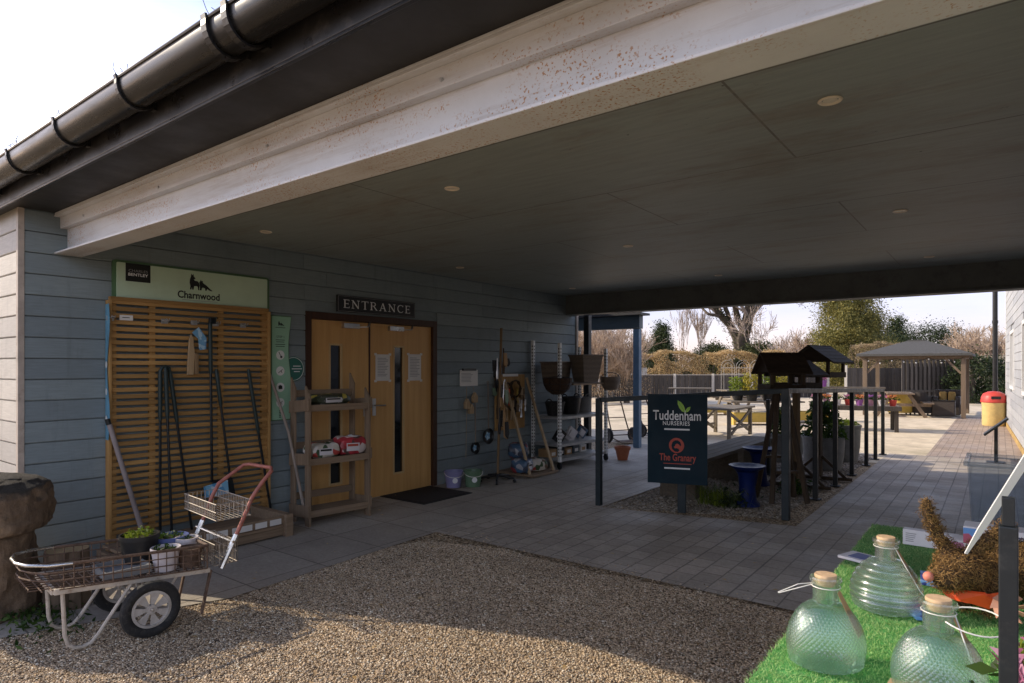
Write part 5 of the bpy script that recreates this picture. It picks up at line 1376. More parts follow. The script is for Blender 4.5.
sg = thing('nursery_sign', 'dark teal nursery sign board with white and red lettering on the handrail', 'sign', (-2.70, 6.40, 0))
RD = Vector((.952, .305, 0)).normalized(); RN = Vector((.305, -.952, 0)).normalized()
SL = Vector((-3.004, 6.333, 0)) + RN*.05
def S(x, y, off=0.0):
    """x, y run over the board from its upper left corner (0..340, 0..510)"""
    return SL + RD*(x/340*.613) + Vector((0, 0, 1.252 - y/510*.945)) + RN*off
b = MB(); b.prism([S(0, 0), S(340, 0), S(340, 510), S(0, 510)], tuple(RN*.012)); b.build('panel', M['signteal'], sg, bevel=.002)
c = Vector((-2.665, 6.425, 0))
b = MB(); b.bar(c+Vector((0, 0, 0)), c+Vector((0, 0, 1.2)), .085, .06, up=tuple(RN)); b.build('post', M['tealmetal'], sg, bevel=.003)
u = 1/340*.613; v_ = 1/510*.945
def ctr(x0, x1, y0, y1): return S((x0+x1)/2-48, (y0+y1)/2-80, .0125)
lettering('Tuddenham', ctr(80, 352, 172, 228), RD, 272*u, 56*v_, M['inkwhite'], sg, bold=.012)
lettering('NURSERIES', ctr(137, 290, 233, 257), RD, 153*u, 24*v_, M['inkwhite'], sg, spacing=1.1, bold=.012)
lettering('The Granary', ctr(117, 325, 418, 472), RD, 208*u, 54*v_, M['inkred'], sg, bold=.014)
for (x0, x1, y0, y1, m) in ((145, 289, 275, 284, 'inkwhite'), (145, 291, 497, 506, 'inkwhite'), (140, 300, 473, 477, 'inkred')):
    b = MB(); b.prism([S(x0-48, y0-80, .0125), S(x1-48, y0-80, .0125), S(x1-48, y1-80, .0125), S(x0-48, y1-80, .0125)], tuple(RN*.0015)); b.build('rule', M[m], sg)
LEAF1 = [(263, 182), (246, 176), (231, 158), (222, 136), (221, 114), (240, 124), (255, 142), (263, 162)]
LEAF2 = [(264, 183), (268, 166), (278, 154), (294, 149), (290, 166), (280, 178)]
for pts, m in ((LEAF1, 'inkgreen'), (LEAF2, 'inkgreen')):
    b = MB(); b.prism([S(x-48, y-80, .0125) for x, y in pts], tuple(RN*.0015)); lf = b.build('leaf_emblem', M[m], sg)
    b = MB(); q = [pts[0], pts[4 if len(pts) > 6 else 3]]
    b.bar(S(q[0][0]-48, q[0][1]-80, .0142), S(q[1][0]-48, q[1][1]-80, .0142), .004, .0008, up=tuple(RN)); b.build('vein', M['inkgreen2'], lf)
b = MB(); b.prism([S(215-48+43*math.cos(k*math.pi/16), 371-80+43*math.sin(k*math.pi/16), .0125) for k in range(32)], tuple(RN*.0012)); rd = b.build('round_emblem', M['inkred'], sg)
b = MB(); b.prism([S(x-48, y-80, .0138) for x, y in ((190, 392), (186, 372), (192, 352), (206, 342), (222, 341), (236, 350), (242, 366), (238, 376), (228, 364), (218, 360), (210, 364), (206, 374), (200, 380), (206, 388), (216, 386), (226, 390), (232, 400), (222, 408), (206, 406))], tuple(RN*.0006)); b.build('emblem_cutout', M['signteal'], rd)
b = MB(); b.prism([S(215-48+9*math.cos(k*math.pi/6), 376-80+7*math.sin(k*math.pi/6), .0146) for k in range(12)], tuple(RN*.0005)); b.build('emblem_eye', M['inkred'], rd)

bn = thing('sleeper_bench', 'long low weathered timber bench behind the sign in the gravel bed', 'bench', (-2.98, 8.7, 0))
for k in range(4):
    b = MB(); x = -3.24+.125*k; b.box((x, 7.03+.02*(k % 2), .405), (x+.118, 10.3, .45)); b.build('plank', M['oldwood'], bn, bevel=.004)
for y in (7.10, 8.6, 10.0):
    b = MB(); b.box((-3.22, y, .0), (-2.78, y+.24, .403)); b.build('leg_block', M['oldwood'], bn, bevel=.006)

def bird_bath(label, x, y, h, r, sc_=1):
    t = thing('bird_bath', label, 'bird bath', (x, y, 0), 'blue glazed bird baths')
    b = MB(); b.lathe([(0, 0), (.135*sc_, 0), (.13*sc_, .03), (.10*sc_, .06), (.085*sc_, h*.45), (.095*sc_, h*.75), (.12*sc_, h*.86), (0, h*.86)], (x, y, .02), 32); b.build('pedestal', M['glazeblue'], t, smooth=True)
    b = MB(); b.lathe([(0, h*.86), (.12, h*.86), (r*.8, h*.92), (r, h*.975), (r*1.02, h), (r*.97, h), (r*.75, h*.955), (0, h*.92)], (x, y, .02), 36); b.build('bowl', M['glazeblue'], t, smooth=True)
bird_bath('nearer blue glazed bird bath on a round pedestal behind the handrail', -2.20, 7.12, .44, .19)
bird_bath('farther blue glazed bird bath half hidden beside the long bench', -2.46, 8.45, .48, .205)

def bird_table(label, x, y, zb, w, d, ht, rot, style):
    """w along the ridge, d across"""
    t = thing('bird_table', label, 'bird table', (x, y, 0), 'wooden bird tables in the railed bed')
    ca, sa = math.cos(rot), math.sin(rot)
    def q(a, b_, z): return (x+a*ca-b_*sa, y+a*sa+b_*ca, z)
    b = MB(q); b.box((-w*.42, -d*.44, zb), (w*.42, d*.44, zb+.025))
    for s in (-1, 1): b.box((-w*.44, s*d*.44-.01, zb), (w*.44, s*d*.44+.01, zb+.07)); b.box((s*w*.43-.01, -d*.43, zb), (s*w*.43+.01, d*.43, zb+.07))
    b.build('tray', M['darkwood'], t)
    for s in (-1, 1):
        for s2 in (-1, 1):
            b = MB(q); b.box((s*w*.40-.018, s2*d*.40-.018, zb+.07), (s*w*.40+.018, s2*d*.40+.018, zb+ht*.55)); b.build('upright', M['darkwood_z'], t)
    for s in (-1, 1):
        b = MB(q); b.prism([(s*w*.46, -d*.5, zb+ht*.5), (s*w*.46, d*.5, zb+ht*.5), (s*w*.46, 0, zb+ht*.97)], (-s*.015, 0, 0)); b.build('gable', M['darkwood'], t)
    for s in (-1, 1):
        b = MB(q)
        n = 5
        for k in range(n):
            f0, f1 = k/n, (k+1.15)/n
            y0, z0 = s*d*.60*(1-f0), zb+ht*.44+ht*.56*f0; y1, z1 = s*d*.60*(1-min(f1, 1)), zb+ht*.44+ht*.56*min(f1, 1)
            b.prism([(-w*.56, y0, z0), (-w*.56, y1, z1+.006), (-w*.56, y1, z1+.018), (-w*.56, y0, z0+.022)], (w*1.12, 0, 0))
        b.build('roof', M['darkwood'], t)
    b = MB(q); b.box((-w*.57, -.02, zb+ht*.985), (w*.57, .02, zb+ht*1.03)); b.build('ridge', M['darkwood'], t)
    if style == 'A':
        for s in (-1, 1):
            b = MB(q); b.bar((s*.05, .02, zb), (s*.22, .16, .02), .05, .045); b.build('leg', M['darkwood_z'], t, bevel=.003)
            b = MB(q); b.bar((s*.05, -.02, zb), (s*.20, -.22, .02), .05, .045); b.build('leg', M['darkwood_z'], t, bevel=.003)
        b = MB(q); b.bar((-.16, -.14, .36), (.16, -.14, .36), .04, .03); b.bar((-.14, .11, .5), (.14, .11, .5), .04, .03); b.build('brace', M['darkwood_z'], t)
    else:
        b = MB(q); b.box((-.035, -.035, .06), (.035, .035, zb)); b.build('leg', M['tan_wood'] if style == 'T' else M['darkwood_z'], t, bevel=.004)
        for k in range(4):
            a = k*math.pi/2+.4
            b = MB(q); b.bar((0.03*math.cos(a), .03*math.sin(a), .33), (.34*math.cos(a), .34*math.sin(a), .03), .045, .035); b.bar((0.03*math.cos(a), .03*math.sin(a), .035), (.40*math.cos(a), .40*math.sin(a), .035), .05, .04); b.build('foot', M['darkwood_z'], t, bevel=.003)
    return t
bird_table('nearest dark wooden bird table on splayed legs behind the corner post', -1.98, 7.64, 1.27, .44, .42, .42, R(38), 'A')
bird_table('middle dark bird table on a tan post with crossed feet', -2.05, 8.62, 1.27, .50, .46, .34, R(70), 'T')
bird_table('tallest bird table with bluish roof farthest from the sign', -1.95, 9.42, 1.40, .52, .56, .42, R(75), 'P')
t = thing('steel_pole', 'slim dark steel pole standing between the sign and the bird tables', 'pole', (-2.66, 9.42, 0))
b = MB(); b.box((-2.63, 9.36, 0), (-2.58, 9.41, 1.08)); b.build('shaft', M['tealmetal'], t); b = MB(); b.box((-2.68, 9.31, .01), (-2.53, 9.46, .025)); b.build('foot_plate', M['tealmetal'], t)
def planter(label, x, y, r, h, lf, seed, n, ls, ph):
    t = thing('planter', label, 'planter', (x, y, 0))
    b = MB(); b.lathe([(0, .01), (r*.82, .01), (r*.95, h*.4), (r, h*.93), (r*1.05, h*.94), (r*1.05, h), (r*.9, h), (r*.86, h*.85), (0, h*.84)], (x, y, 0), 36); b.build('pot', M['potgrey'], t, smooth=True)
    b = MB(); b.lathe([(0, h*.90), (r*.89, h*.89)], (x, y, 0), 24); b.build('soil', M['soil'], t)
    rng = np.random.default_rng(seed)
    a = rng.uniform(0, 6.28, n); q = rng.uniform(0, 1, n)**.5; z = rng.uniform(0, 1, n)
    cen = np.stack([x+np.cos(a)*q*r*(1.1-.5*z), y+np.sin(a)*q*r*(1.1-.5*z), h*.95+z*ph], 1)
    v, f = cards(cen, ls, rng, long=2.2); np_mesh('foliage', v, f, M[lf], t)
    b = MB()
    for k in range(9):
        aa = k*.7; b.tube([(x+.03*math.cos(aa), y+.03*math.sin(aa), h*.9), (x+r*.5*math.cos(aa), y+r*.5*math.sin(aa), h+ph*.8)], .004, 4)
    b.build('stem', M['lf_green'], t)
planter('round grey concrete planter with glossy green shrub by the handrail', -2.10, 10.45, .29, .50, 'lf_green', 21, 900, .045, .55)
planter('taller grey concrete planter with low bright plants beyond the green shrub', -2.02, 11.55, .25, .60, 'lf_bright', 22, 260, .03, .10)
planter('grey concrete planter with leafy plant behind the bird tables', -2.75, 10.9, .27, .46, 'lf_green', 23, 700, .045, .45)
t = thing('sedge_clump', 'arching green sedge clump growing in gravel below the sign', 'plant', (-2.52, 6.95, 0))
rng = np.random.default_rng(31); vs = []; fs = []
for k in range(170):
    a = rng.uniform(0, 6.28); l = rng.uniform(.12, .30); h = rng.uniform(.10, .24); w = .0045
    cx, cy = -2.50+rng.normal(0, .10), 6.98+rng.normal(0, .06); dx, dy = math.cos(a), math.sin(a)
    P = [(0, .0), (.35, .75), (.75, 1.0), (1, .72)]
    i0 = len(vs)
    for j, (f_, g_) in enumerate(P):
        ww = w*(1-.8*j/3); vs.append((cx+dx*l*f_-dy*ww, cy+dy*l*f_+dx*ww, h*g_)); vs.append((cx+dx*l*f_+dy*ww, cy+dy*l*f_-dx*ww, h*g_))
    for j in range(3): fs.append((i0+2*j, i0+2*j+1, i0+2*j+3, i0+2*j+2))
np_mesh('blades', np.array(vs), np.array(fs), M['lf_bright'], t)
for (x, y, lb, m, sd) in ((-2.32, 7.0, 'dark leafy ground plant beside the nearer blue bird bath', 'lf_dark', 33), (-1.95, 8.2, 'small green plant between the feet of the bird tables', 'lf_green', 34)):
    t = thing('bed_plant', lb, 'plant', (x, y, 0)); rng = np.random.default_rng(sd); n = 260
    cen = np.stack([rng.normal(x, .09, n), rng.normal(y, .09, n), .02+np.abs(rng.normal(0, .08, n))], 1)
    v, f = cards(cen, .03, rng, long=2); np_mesh('foliage', v, f, M[m], t)

# dry leaves blown along the wall and onto the paving
lv = thing('fallen_leaves', 'dry brown leaves scattered along the foot of the shop wall and paving', 'leaves', (-5.2, 5, .012))
tag(lv, kind='stuff'); rng = np.random.default_rng(61)
P1 = np.stack([-5.72+np.abs(rng.normal(0, .10, 90)), rng.uniform(2.2, 9.2, 90), rng.uniform(.014, .022, 90)], 1)
P2 = np.stack([rng.uniform(-5.6, -.2, 110), rng.uniform(4.3, 9.2, 110), np.full(110, .016)], 1)
P3 = np.stack([rng.uniform(-4.6, -.6, 60), rng.uniform(1.6, 4.2, 60), np.full(60, .018)], 1)
cen = np.concatenate([P1, P2, P3]); n = len(cen)
a = rng.uniform(0, 6.28, n); s_ = rng.uniform(.010, .024, n); base = np.array([(0, -1, 0), (.55, -.1, .25), (0, 1, .1), (-.55, .1, .25)])
ca, sa = np.cos(a), np.sin(a)
bx = base[None, :, 0]*ca[:, None]-base[None, :, 1]*sa[:, None]; by = base[None, :, 0]*sa[:, None]+base[None, :, 1]*ca[:, None]
vv = np.stack([bx*s_[:, None], by*s_[:, None], np.broadcast_to(base[None, :, 2], bx.shape)*s_[:, None]], 2)+cen[:, None, :]
np_mesh('leaf_litter', vv.reshape(-1, 3), np.arange(n*4).reshape(-1, 4), M['lf_beech'], lv)
# ------------------------------------------------------------------ beyond the canopy
CF = Vector((-.6088, .7934, 0)); CR = Vector((.7934, .6088, 0))
def at(px, t, z=0.0):
    """a ground point in the direction of a bearing (px of 1024 across the view) at distance t along the view axis"""
    p = CF*t + CR*((px-512)/635*t); return Vector((p.x, p.y, z))
ANG = R(37.5)
def loc_xf(o, rot):
    ca, sa = math.cos(rot), math.sin(rot)
    return lambda x, y, z: (o.x+x*ca-y*sa, o.y+x*sa+y*ca, o.z+z)

# fences
def panel_fence(label, p0, p1, n, h, post_h, group=None, mat_='fence', rail=True):
    t = thing('panel_fence', label, 'fence', tuple(p0)); d = (p1-p0)
    for k in range(n):
        a = p0+d*(k/n); c = p0+d*((k+1)/n); e = d.normalized(); L = (c-a).length
        b = MB(); m_ = int(L/.11)
        for j in range(m_):
            q = a+e*(.06+(L-.12)*j/m_); r = a+e*(.06+(L-.12)*(j+.94)/m_)
            off = Vector((-e.y, e.x, 0))*(.012 if j % 2 else 0)
            b.bar(q+off+Vector((0, 0, h/2)), r+off+Vector((0, 0, h/2)), .018, h*random.uniform(.985, 1.0))
        b.build('boards', M[mat_], t)
        if rail: b = MB(); b.bar(a+e*.06+Vector((0, 0, h+.015)), c-e*.06+Vector((0, 0, h+.015)), .05, .03); b.build('capping', M['concrete'], t)
    for k in range(n+1):
        a = p0+d*(k/n); b = MB(); b.box((a.x-.055, a.y-.055, 0), (a.x+.055, a.y+.055, post_h)); b.build('post', M['concrete'], t)
    return t
panel_fence('long dark boarded fence with pale concrete posts below the copper hedge', at(560, 32), at(828, 32), 7, 1.13, 1.20)
panel_fence('dark boarded fence panels with pale posts left of the gazebo', at(846, 29), at(960, 29), 2, 1.50, 1.62, rail=False)
t = thing('slat_screen', 'tall dark slatted timber screen behind the gazebo seating', 'screen', tuple(at(925, 28)))
p0, p1 = at(903, 27.6), at(966, 27.6)
b = MB(); e = (p1-p0).normalized(); L = (p1-p0).length; x = 0
while x < L: q = p0+e*x; b.bar(q, q+Vector((0, 0, 2.05)), .10, .03, up=tuple(e.cross(Vector((0, 0, 1))))); x += .19
b.build('slats', M['fence'], t)
b = MB(); b.bar(p0+Vector((0, 0, .5)), p1+Vector((0, 0, .5)), .05, .09); b.build('rail', M['fence'], t)
b = MB(); b.bar(p0+Vector((0, 0, 1.9)), p1+Vector((0, 0, 1.9)), .05, .09); b.build('rail', M['fence'], t)
b = MB(); bk = Vector((-e.y, e.x, 0))*.08; b.bar(p0+bk+Vector((0, 0, .85)), p1+bk+Vector((0, 0, .85)), .02, 1.7); b.build('back_panel', M['fence'], t)  # solid sheet added behind the slats to darken the gazebo interior
t = thing('picket_fence', 'pale picket fence between the gazebo and the white building', 'fence', tuple(at(985, 34)))
p0, p1 = at(958, 34), at(1010, 34); e = (p1-p0).normalized(); L = (p1-p0).length; x = 0; b = MB()
while x < L:
    q = p0+e*x; n_ = Vector((-e.y, e.x, 0))*.02
    b.prism([q, q+e*.13, q+e*.13+Vector((0, 0, 2.1)), q+e*.065+Vector((0, 0, 2.25)), q+Vector((0, 0, 2.1))], tuple(n_)); x += .20
b.build('palings', M['palefence'], t)
b = MB(); b.bar(p0+Vector((0, 0, .6)), p1+Vector((0, 0, .6)), .04, .09); b.build('rail', M['palefence'], t)
b = MB(); b.bar(p0+Vector((0, 0, 1.8)), p1+Vector((0, 0, 1.8)), .04, .09); b.build('rail', M['palefence'], t)

# hedges
def hedge(label, p0, p1, h, depth, m, seed, n, ls, core='bark', z0=.0):
    t = thing('hedge', label, 'hedge', tuple(p0)); rng = np.random.default_rng(seed)
    e = np.array(p1-p0); L = np.linalg.norm(e); e = e/L; nn = np.array([-e[1], e[0], 0])
    u = rng.uniform(0, L, n); v = rng.choice([-1, 1], n)*depth/2*rng.uniform(.55, 1.05, n); z = rng.uniform(z0, h, n)
    top = rng.uniform(0, 1, n) < .22; z[top] = h+rng.normal(0, .05, top.sum()); v[top] = rng.uniform(-depth/2, depth/2, top.sum())
    cl = np.sin(u*2.1+seed)*.10+np.sin(u*5.3)*.06+np.sin(z*4+u*3)*.06
    z = z*(1+cl*.35); v = v*(1+cl)
    keep = (np.sin(u*3.7+z*2.9+seed)+np.sin(u*1.3-z*5.1)) > -.95
    cen = (np.array(p0)[None]+e[None]*u[:, None]+nn[None]*v[:, None]+np.array([0, 0, 1.])[None]*z[:, None])[keep]
    vv, f = cards(cen, ls, rng); np_mesh('foliage', vv, f, M[m], t)
    b = MB(); E_ = Vector(e); Nn = Vector(nn)
    k = .25
    while k < L:
        q = Vector(p0)+E_*k
        for j in range(3):
            b.tube([q, q+Vector((random.uniform(-.2, .2), random.uniform(-.2, .2), h*.6)), q+Vector((random.uniform(-.35, .35), random.uniform(-.35, .35), h*.98))], [.03, .018, .006], 4)
        k += .42
    b.build('stems', M[core], t)
    return t
hedge('clipped copper beech hedge standing above the long dark fence', at(636, 36), at(800, 36), 2.32, .95, 'lf_beech', 41, 48000, .046)
hedge('pale dry-leaved hedge behind the fence panels beside the gazebo', at(852, 35), at(935, 35), 2.75, 1.0, 'lf_straw', 42, 22000, .048)

# trees
def branch(out, p, d, L, r, depth, rg, spread, up, kids, minr):
    n = 5; P = [p]; Q = p; dd = d.copy()
    for k in range(n):
        dd = (dd+Vector((rg.gauss(0, .10), rg.gauss(0, .10), rg.gauss(0, .07)+up*.06))).normalized()
        Q = Q+dd*(L/n); P.append(Q)
    rr = [max(minr, r*(1-.62*k/n)) for k in range(n+1)]
    out.append((depth, P, rr))
    if depth <= 0: return
    m_ = rg.randint(*kids)
    for k in range(m_):
        f = rg.uniform(.28, 1.0) if k else 1.0
        i = min(n-1, int(f*n)); q = P[i].lerp(P[i+1], f*n-i)
        a = rg.uniform(0, 2*math.pi); s = rg.uniform(.35, 1.0)*spread
        u_ = dd.cross(Vector((.3, .5, .8))).normalized(); w_ = dd.cross(u_)
        nd = (dd+(u_*math.cos(a)+w_*math.sin(a))*s+Vector((0, 0, up*.25))).normalized()
        branch(out, q, nd, L*rg.uniform(.55, .80), max(minr, rr[i]*.62), depth-1, rg, spread, up, kids, minr)
def bare_tree(name, label, base, h, r, seed, spread=.75, up=.5, depth=5, kids=(3, 4), lean=(0, 0), twig='twigs', ivy=0, minr=.008, group=None, trunks=1, low=.32, cat='tree'):
    t = thing(name, label, cat, tuple(base), group); rg = random.Random(seed); out = []
    for k in range(trunks):
        d = Vector((lean[0]+rg.gauss(0, .10*(trunks > 1)*3), lean[1]+rg.gauss(0, .10*(trunks > 1)*3), 1)).normalized()
        branch(out, base+Vector((rg.gauss(0, .1*(trunks > 1)), rg.gauss(0, .1*(trunks > 1)), 0)), d, h*low, r, depth, rg, spread, up, kids, minr)
    b = MB(); c = MB()
    for dp, P, rr in out:
        (b if dp >= depth-1 else c).tube(P, rr, 8 if dp >= depth-1 else (5 if dp >= depth-2 else 3), caps=False)
    b.build('trunk', M['bark'], t, smooth=False); c.build('crown', M[twig], t)
    if ivy:
        rng = np.random.default_rng(seed); cen = []
        for dp, P, rr in out:
            if dp >= depth-1 - (ivy > 1):
                for i in range(len(P)-1):
                    for j in range(int(70*ivy if dp == depth else 22*ivy)):
                        q = P[i].lerp(P[i+1], rng.uniform()); k = (rr[i]+.16)*(1 if dp == depth else .75)
                        o = rng.normal(size=3); o /= np.linalg.norm(o); cen.append(np.array(q)+o*k*rng.uniform(.5, 1.25))
        vv, f = cards(np.array(cen), .085, rng); np_mesh('ivy', vv, f, M['lf_ivy'], t)
    return t
def evergreen(name, label, base, h, r, seed, m, shape='cone', n=9000, ls=.11, clumps=150, group=None, cat='tree', low=.03):
    t = thing(name, label, cat, tuple(base), group); rng = np.random.default_rng(seed)
    b = MB(); b.tube([base, base+Vector((0, 0, h*.5)), base+Vector((0, 0, h*.95))], [r*.10+.03, r*.06+.02, .01], 8); b.build('trunk', M['bark'], t)
    z = rng.uniform(0, 1, clumps)**(1.15 if shape == 'cone' else .9)
    prof = (1-z)**.75 if shape == 'cone' else np.sqrt(np.clip(1-(z*1.9-.9)**2, .02, 1))
    if shape == 'column': prof = np.clip(1.0-z**3.2, .05, 1)*(.75+.25*np.minimum(z*5, 1))
    a = rng.uniform(0, 6.283, clumps); q = rng.uniform(.45, 1.05, clumps)*(1+.18*np.sin(3*a+seed)+.12*np.sin(7*z*3+a))
    cx = r*prof*q*np.cos(a); cy = r*prof*q*np.sin(a); cz = h*(low+(1-low)*z)
    per = n//clumps
    spread = r*rng.uniform(.12, .26, clumps)
    off = rng.normal(size=(clumps, per, 3))*spread[:, None, None]*np.array([1, 1, .8])
    cen = np.stack([cx, cy, cz], 1)[:, None, :]+off
    cen = cen.reshape(-1, 3); cen[:, 2] = np.maximum(cen[:, 2], .05)
    cen += np.array(base)[None]
    vv, f = cards(cen, ls, rng, long=1.9); np_mesh('crown', vv, f, M[m], t)
    return t
evergreen('conifer_tree', 'tall golden green conifer rising behind the bird tables', at(847, 40), 7.4, 1.95, 51, 'lf_conifer', 'column', 70000, .075, 520)
evergreen('conifer_tree', 'slimmer dark conifer pressed against the golden green one', at(872, 43), 5.0, 1.35, 52, 'lf_dark', 'cone', 22000, .075, 200)
evergreen('conifer_tree', 'dark pointed conifer right of the porch post', at(662, 44), 4.3, 1.25, 53, 'lf_dark', 'cone', 22000, .07, 200)
evergreen('evergreen_bush', 'rounded olive green bush left of the dark pointed conifer', at(644, 46), 3.2, 1.5, 54, 'lf_ivy', 'round', 13000, .075, 140, cat='bush')
evergreen('conifer_tree', 'small dark ragged conifer above the gazebo roof', at(897, 58), 5.9, 1.7, 55, 'lf_dark', 'cone', 14000, .10, 140)
for k, (px, tt, h, r, lb) in enumerate(((712, 43, 2.75, 1.5, 'dark ivy-green bush under the slender bare trees'), (758, 43, 2.9, 1.4, 'dark bush at the foot of the ivy-clad tree'), (930, 50, 4.6, 2.6, 'dark rounded evergreen just right of the gazebo ridge'), (880, 50, 3.8, 2.4, 'dark evergreen bush between the conifers and the gazebo'))):
    evergreen('evergreen_bush', lb, at(px, tt), h, r, 60+k, 'lf_ivy' if k < 2 else 'lf_dark', 'round', 16000, .08, 160, cat='bush')
for k, (px, tt, h, r, lb) in enumerate(((968, 46, 4.2, 2.4, 'brown leafless thicket right of the gazebo'), (990, 44, 3.9, 2.2, 'brown thicket behind the black downpipe'), (796, 52, 4.2, 1.8, 'brown hazy thicket left of the golden conifer'))):
    bare_tree('thicket', lb, at(px, tt), h, .05, 70+k, .9, .6, 4, (4, 5), twig='twigs_red', minr=.012, trunks=6, low=.42, cat='thicket')
for k, (px, tt, h, lb) in enumerate(((578, 27, 3.4, 'russet twiggy shrub behind the wicker basket'), (602, 29, 3.6, 'russet twiggy shrub in the middle of the porch opening'), (626, 27, 3.0, 'russet twiggy shrub just left of the blue porch post'))):
    bare_tree('russet_shrub', lb, at(px, tt), h, .03, 80+k, .8, .7, 4, (4, 5), twig='twigs_red', minr=.007, trunks=7, low=.42, cat='shrub')
    rng = np.random.default_rng(90+k); n = 2600; o = at(px, tt)
    a = rng.uniform(0, 6.28, n); q = rng.uniform(0, 1, n)**.5; z = rng.uniform(.1, 1, n)
    cen = np.stack([o.x+np.cos(a)*q*1.25*np.sqrt(1-z*.7), o.y+np.sin(a)*q*1.25*np.sqrt(1-z*.7), z*h*.86], 1)
    vv, f = cards(cen, .04, rng); np_mesh('foliage', vv, f, M['lf_shrub'], [x for x in bpy.data.objects if x.get('label') == lb][0])
bare_tree('poplar_tree', 'left of two slender bare trees above the copper hedge', at(681, 52), 6.2, .10, 101, .30, 1.5, 5, (3, 3), minr=.010, low=.42)
bare_tree('poplar_tree', 'right of two slender bare trees above the copper hedge', at(706, 52), 6.0, .11, 102, .34, 1.3, 5, (3, 4), minr=.010, low=.42)
def up_at(px, py, t): return at(px, t, 1.54+(367-py)/635*t)
def ivy_tree(label, t_, limbs, seed, kids=(3, 4), dep=4, L=2.0):
    """limbs: list of (path of bearings/heights, start radius, end radius)"""
    base = up_at(*limbs[0][0][0], t_); base.z = 0
    t = thing('ivy_clad_tree', label, 'tree', tuple(base)); rg = random.Random(seed); rng = np.random.default_rng(seed); out = []; cen = []
    b = MB(); c = MB()
    for k, (pts, r0, r1, ivy) in enumerate(limbs):
        P = [up_at(px, py, t_+rg.gauss(0, .4)) for px, py in pts]
        if k == 0: P = [base]+P
        n = len(P); rr = [r0+(r1-r0)*i/(n-1) for i in range(n)]
        b.tube(P, rr, 8, caps=False)
        for i in range(n-1):
            for j in range(int(260*ivy)):
                f = rng.uniform(); q = P[i].lerp(P[i+1], f); o = rng.normal(size=3); o /= np.linalg.norm(o)
                cen.append(np.array(q)+o*(rr[i]+.22)*rng.uniform(.5, 1.35)*(1.25 if i == 0 else 1))
        for j in range(rg.randint(4, 6)):
            i = rg.randint(max(0, n-3), n-2); q = P[i].lerp(P[i+1], rg.random()); d = (P[-1]-P[-2]).normalized()
            d = (d+Vector((rg.gauss(0, .6), rg.gauss(0, .6), rg.gauss(.1, .35)))).normalized()
            branch(out, q, d, L*rg.uniform(.7, 1.2), r1*.6, dep, rg, .75, .3, kids, .011)
        branch(out, P[-1], (P[-1]-P[-2]).normalized(), L*1.3, r1*.9, dep, rg, .7, .3, kids, .011)
    for dp, P, rr in out: c.tube(P, rr, 5 if dp > 1 else 3, caps=False)
    b.build('trunk', M['bark'], t, smooth=True); c.build('crown', M['twigs'], t)
    vv, f = cards(np.array(cen), .085, rng); np_mesh('ivy', vv, f, M['lf_ivy'], t)
    return t
ivy_tree('big bare tree with ivy-covered upright trunk above the copper hedge', 45, [([(744, 352), (743, 338), (747, 324), (750, 306), (751, 290)], .50, .30, 1.0), ([(745, 333), (738, 320), (735, 306), (737, 290)], .26, .16, .35), ([(749, 318), (757, 308), (768, 298), (776, 286)], .20, .10, .2)], 113)
ivy_tree('leaning ivy-clad bare tree left of the big upright one', 46, [([(740, 352), (737, 338), (730, 325), (720, 315), (713, 307)], .42, .18, .8), ([(731, 327), (728, 314), (722, 300), (718, 288)], .20, .11, .2), ([(720, 316), (708, 314), (700, 306)], .13, .07, 0)], 118)
bare_tree('bare_tree', 'spreading bare tree with forked branches beside the nearest bird table', at(774, 38), 7.2, .13, 121, .85, .25, 5, (3, 4), lean=(.1, .1), minr=.010, low=.30)
bare_tree('bare_tree', 'pinkish bare tree above the thicket near the white building', at(962, 56), 6.6, .14, 131, .8, .5, 5, (3, 4), twig='twigs_red', minr=.014, low=.3)
bare_tree('bare_tree', 'bare tree behind the black downpipe', at(1002, 54), 6.9, .15, 132, .8, .5, 5, (3, 4), twig='twigs_red', minr=.014, low=.3)
bare_tree('bare_tree', 'thin bare tree right of the golden conifer', at(903, 62), 6.8, .12, 133, .75, .5, 5, (3, 4), minr=.014, low=.3)
for k, (px, tt, h, r, lb) in enumerate(((972, 27, 1.9, 1.1, 'dark glossy shrub right of the gazebo post'), (995, 27.5, 1.8, 1.0, 'dark glossy shrub behind the red-lidded bin'))):
    evergreen('shrub', lb, at(px, tt), h, r, 140+k, 'lf_dark', 'round', 4200, .07, 70, cat='shrub')
# far tree belt closes the horizon
rng = np.random.default_rng(150); n = 30000
px = rng.uniform(380, 1150, n); tt = rng.uniform(66, 90, n); hh = 1.9+1.1*np.abs(np.sin(px*.021)+.6*np.sin(px*.057+1))
cen = np.stack([-.6088*tt+.7934*(px-512)/635*tt, .7934*tt+.6088*(px-512)/635*tt, rng.uniform(0, 1, n)*hh], 1)
vv, f = cards(cen, .26, rng); tag(np_mesh('treeline', vv, f, M['lf_shrub']), 'far brown and green belt of trees along the horizon', kind='stuff')

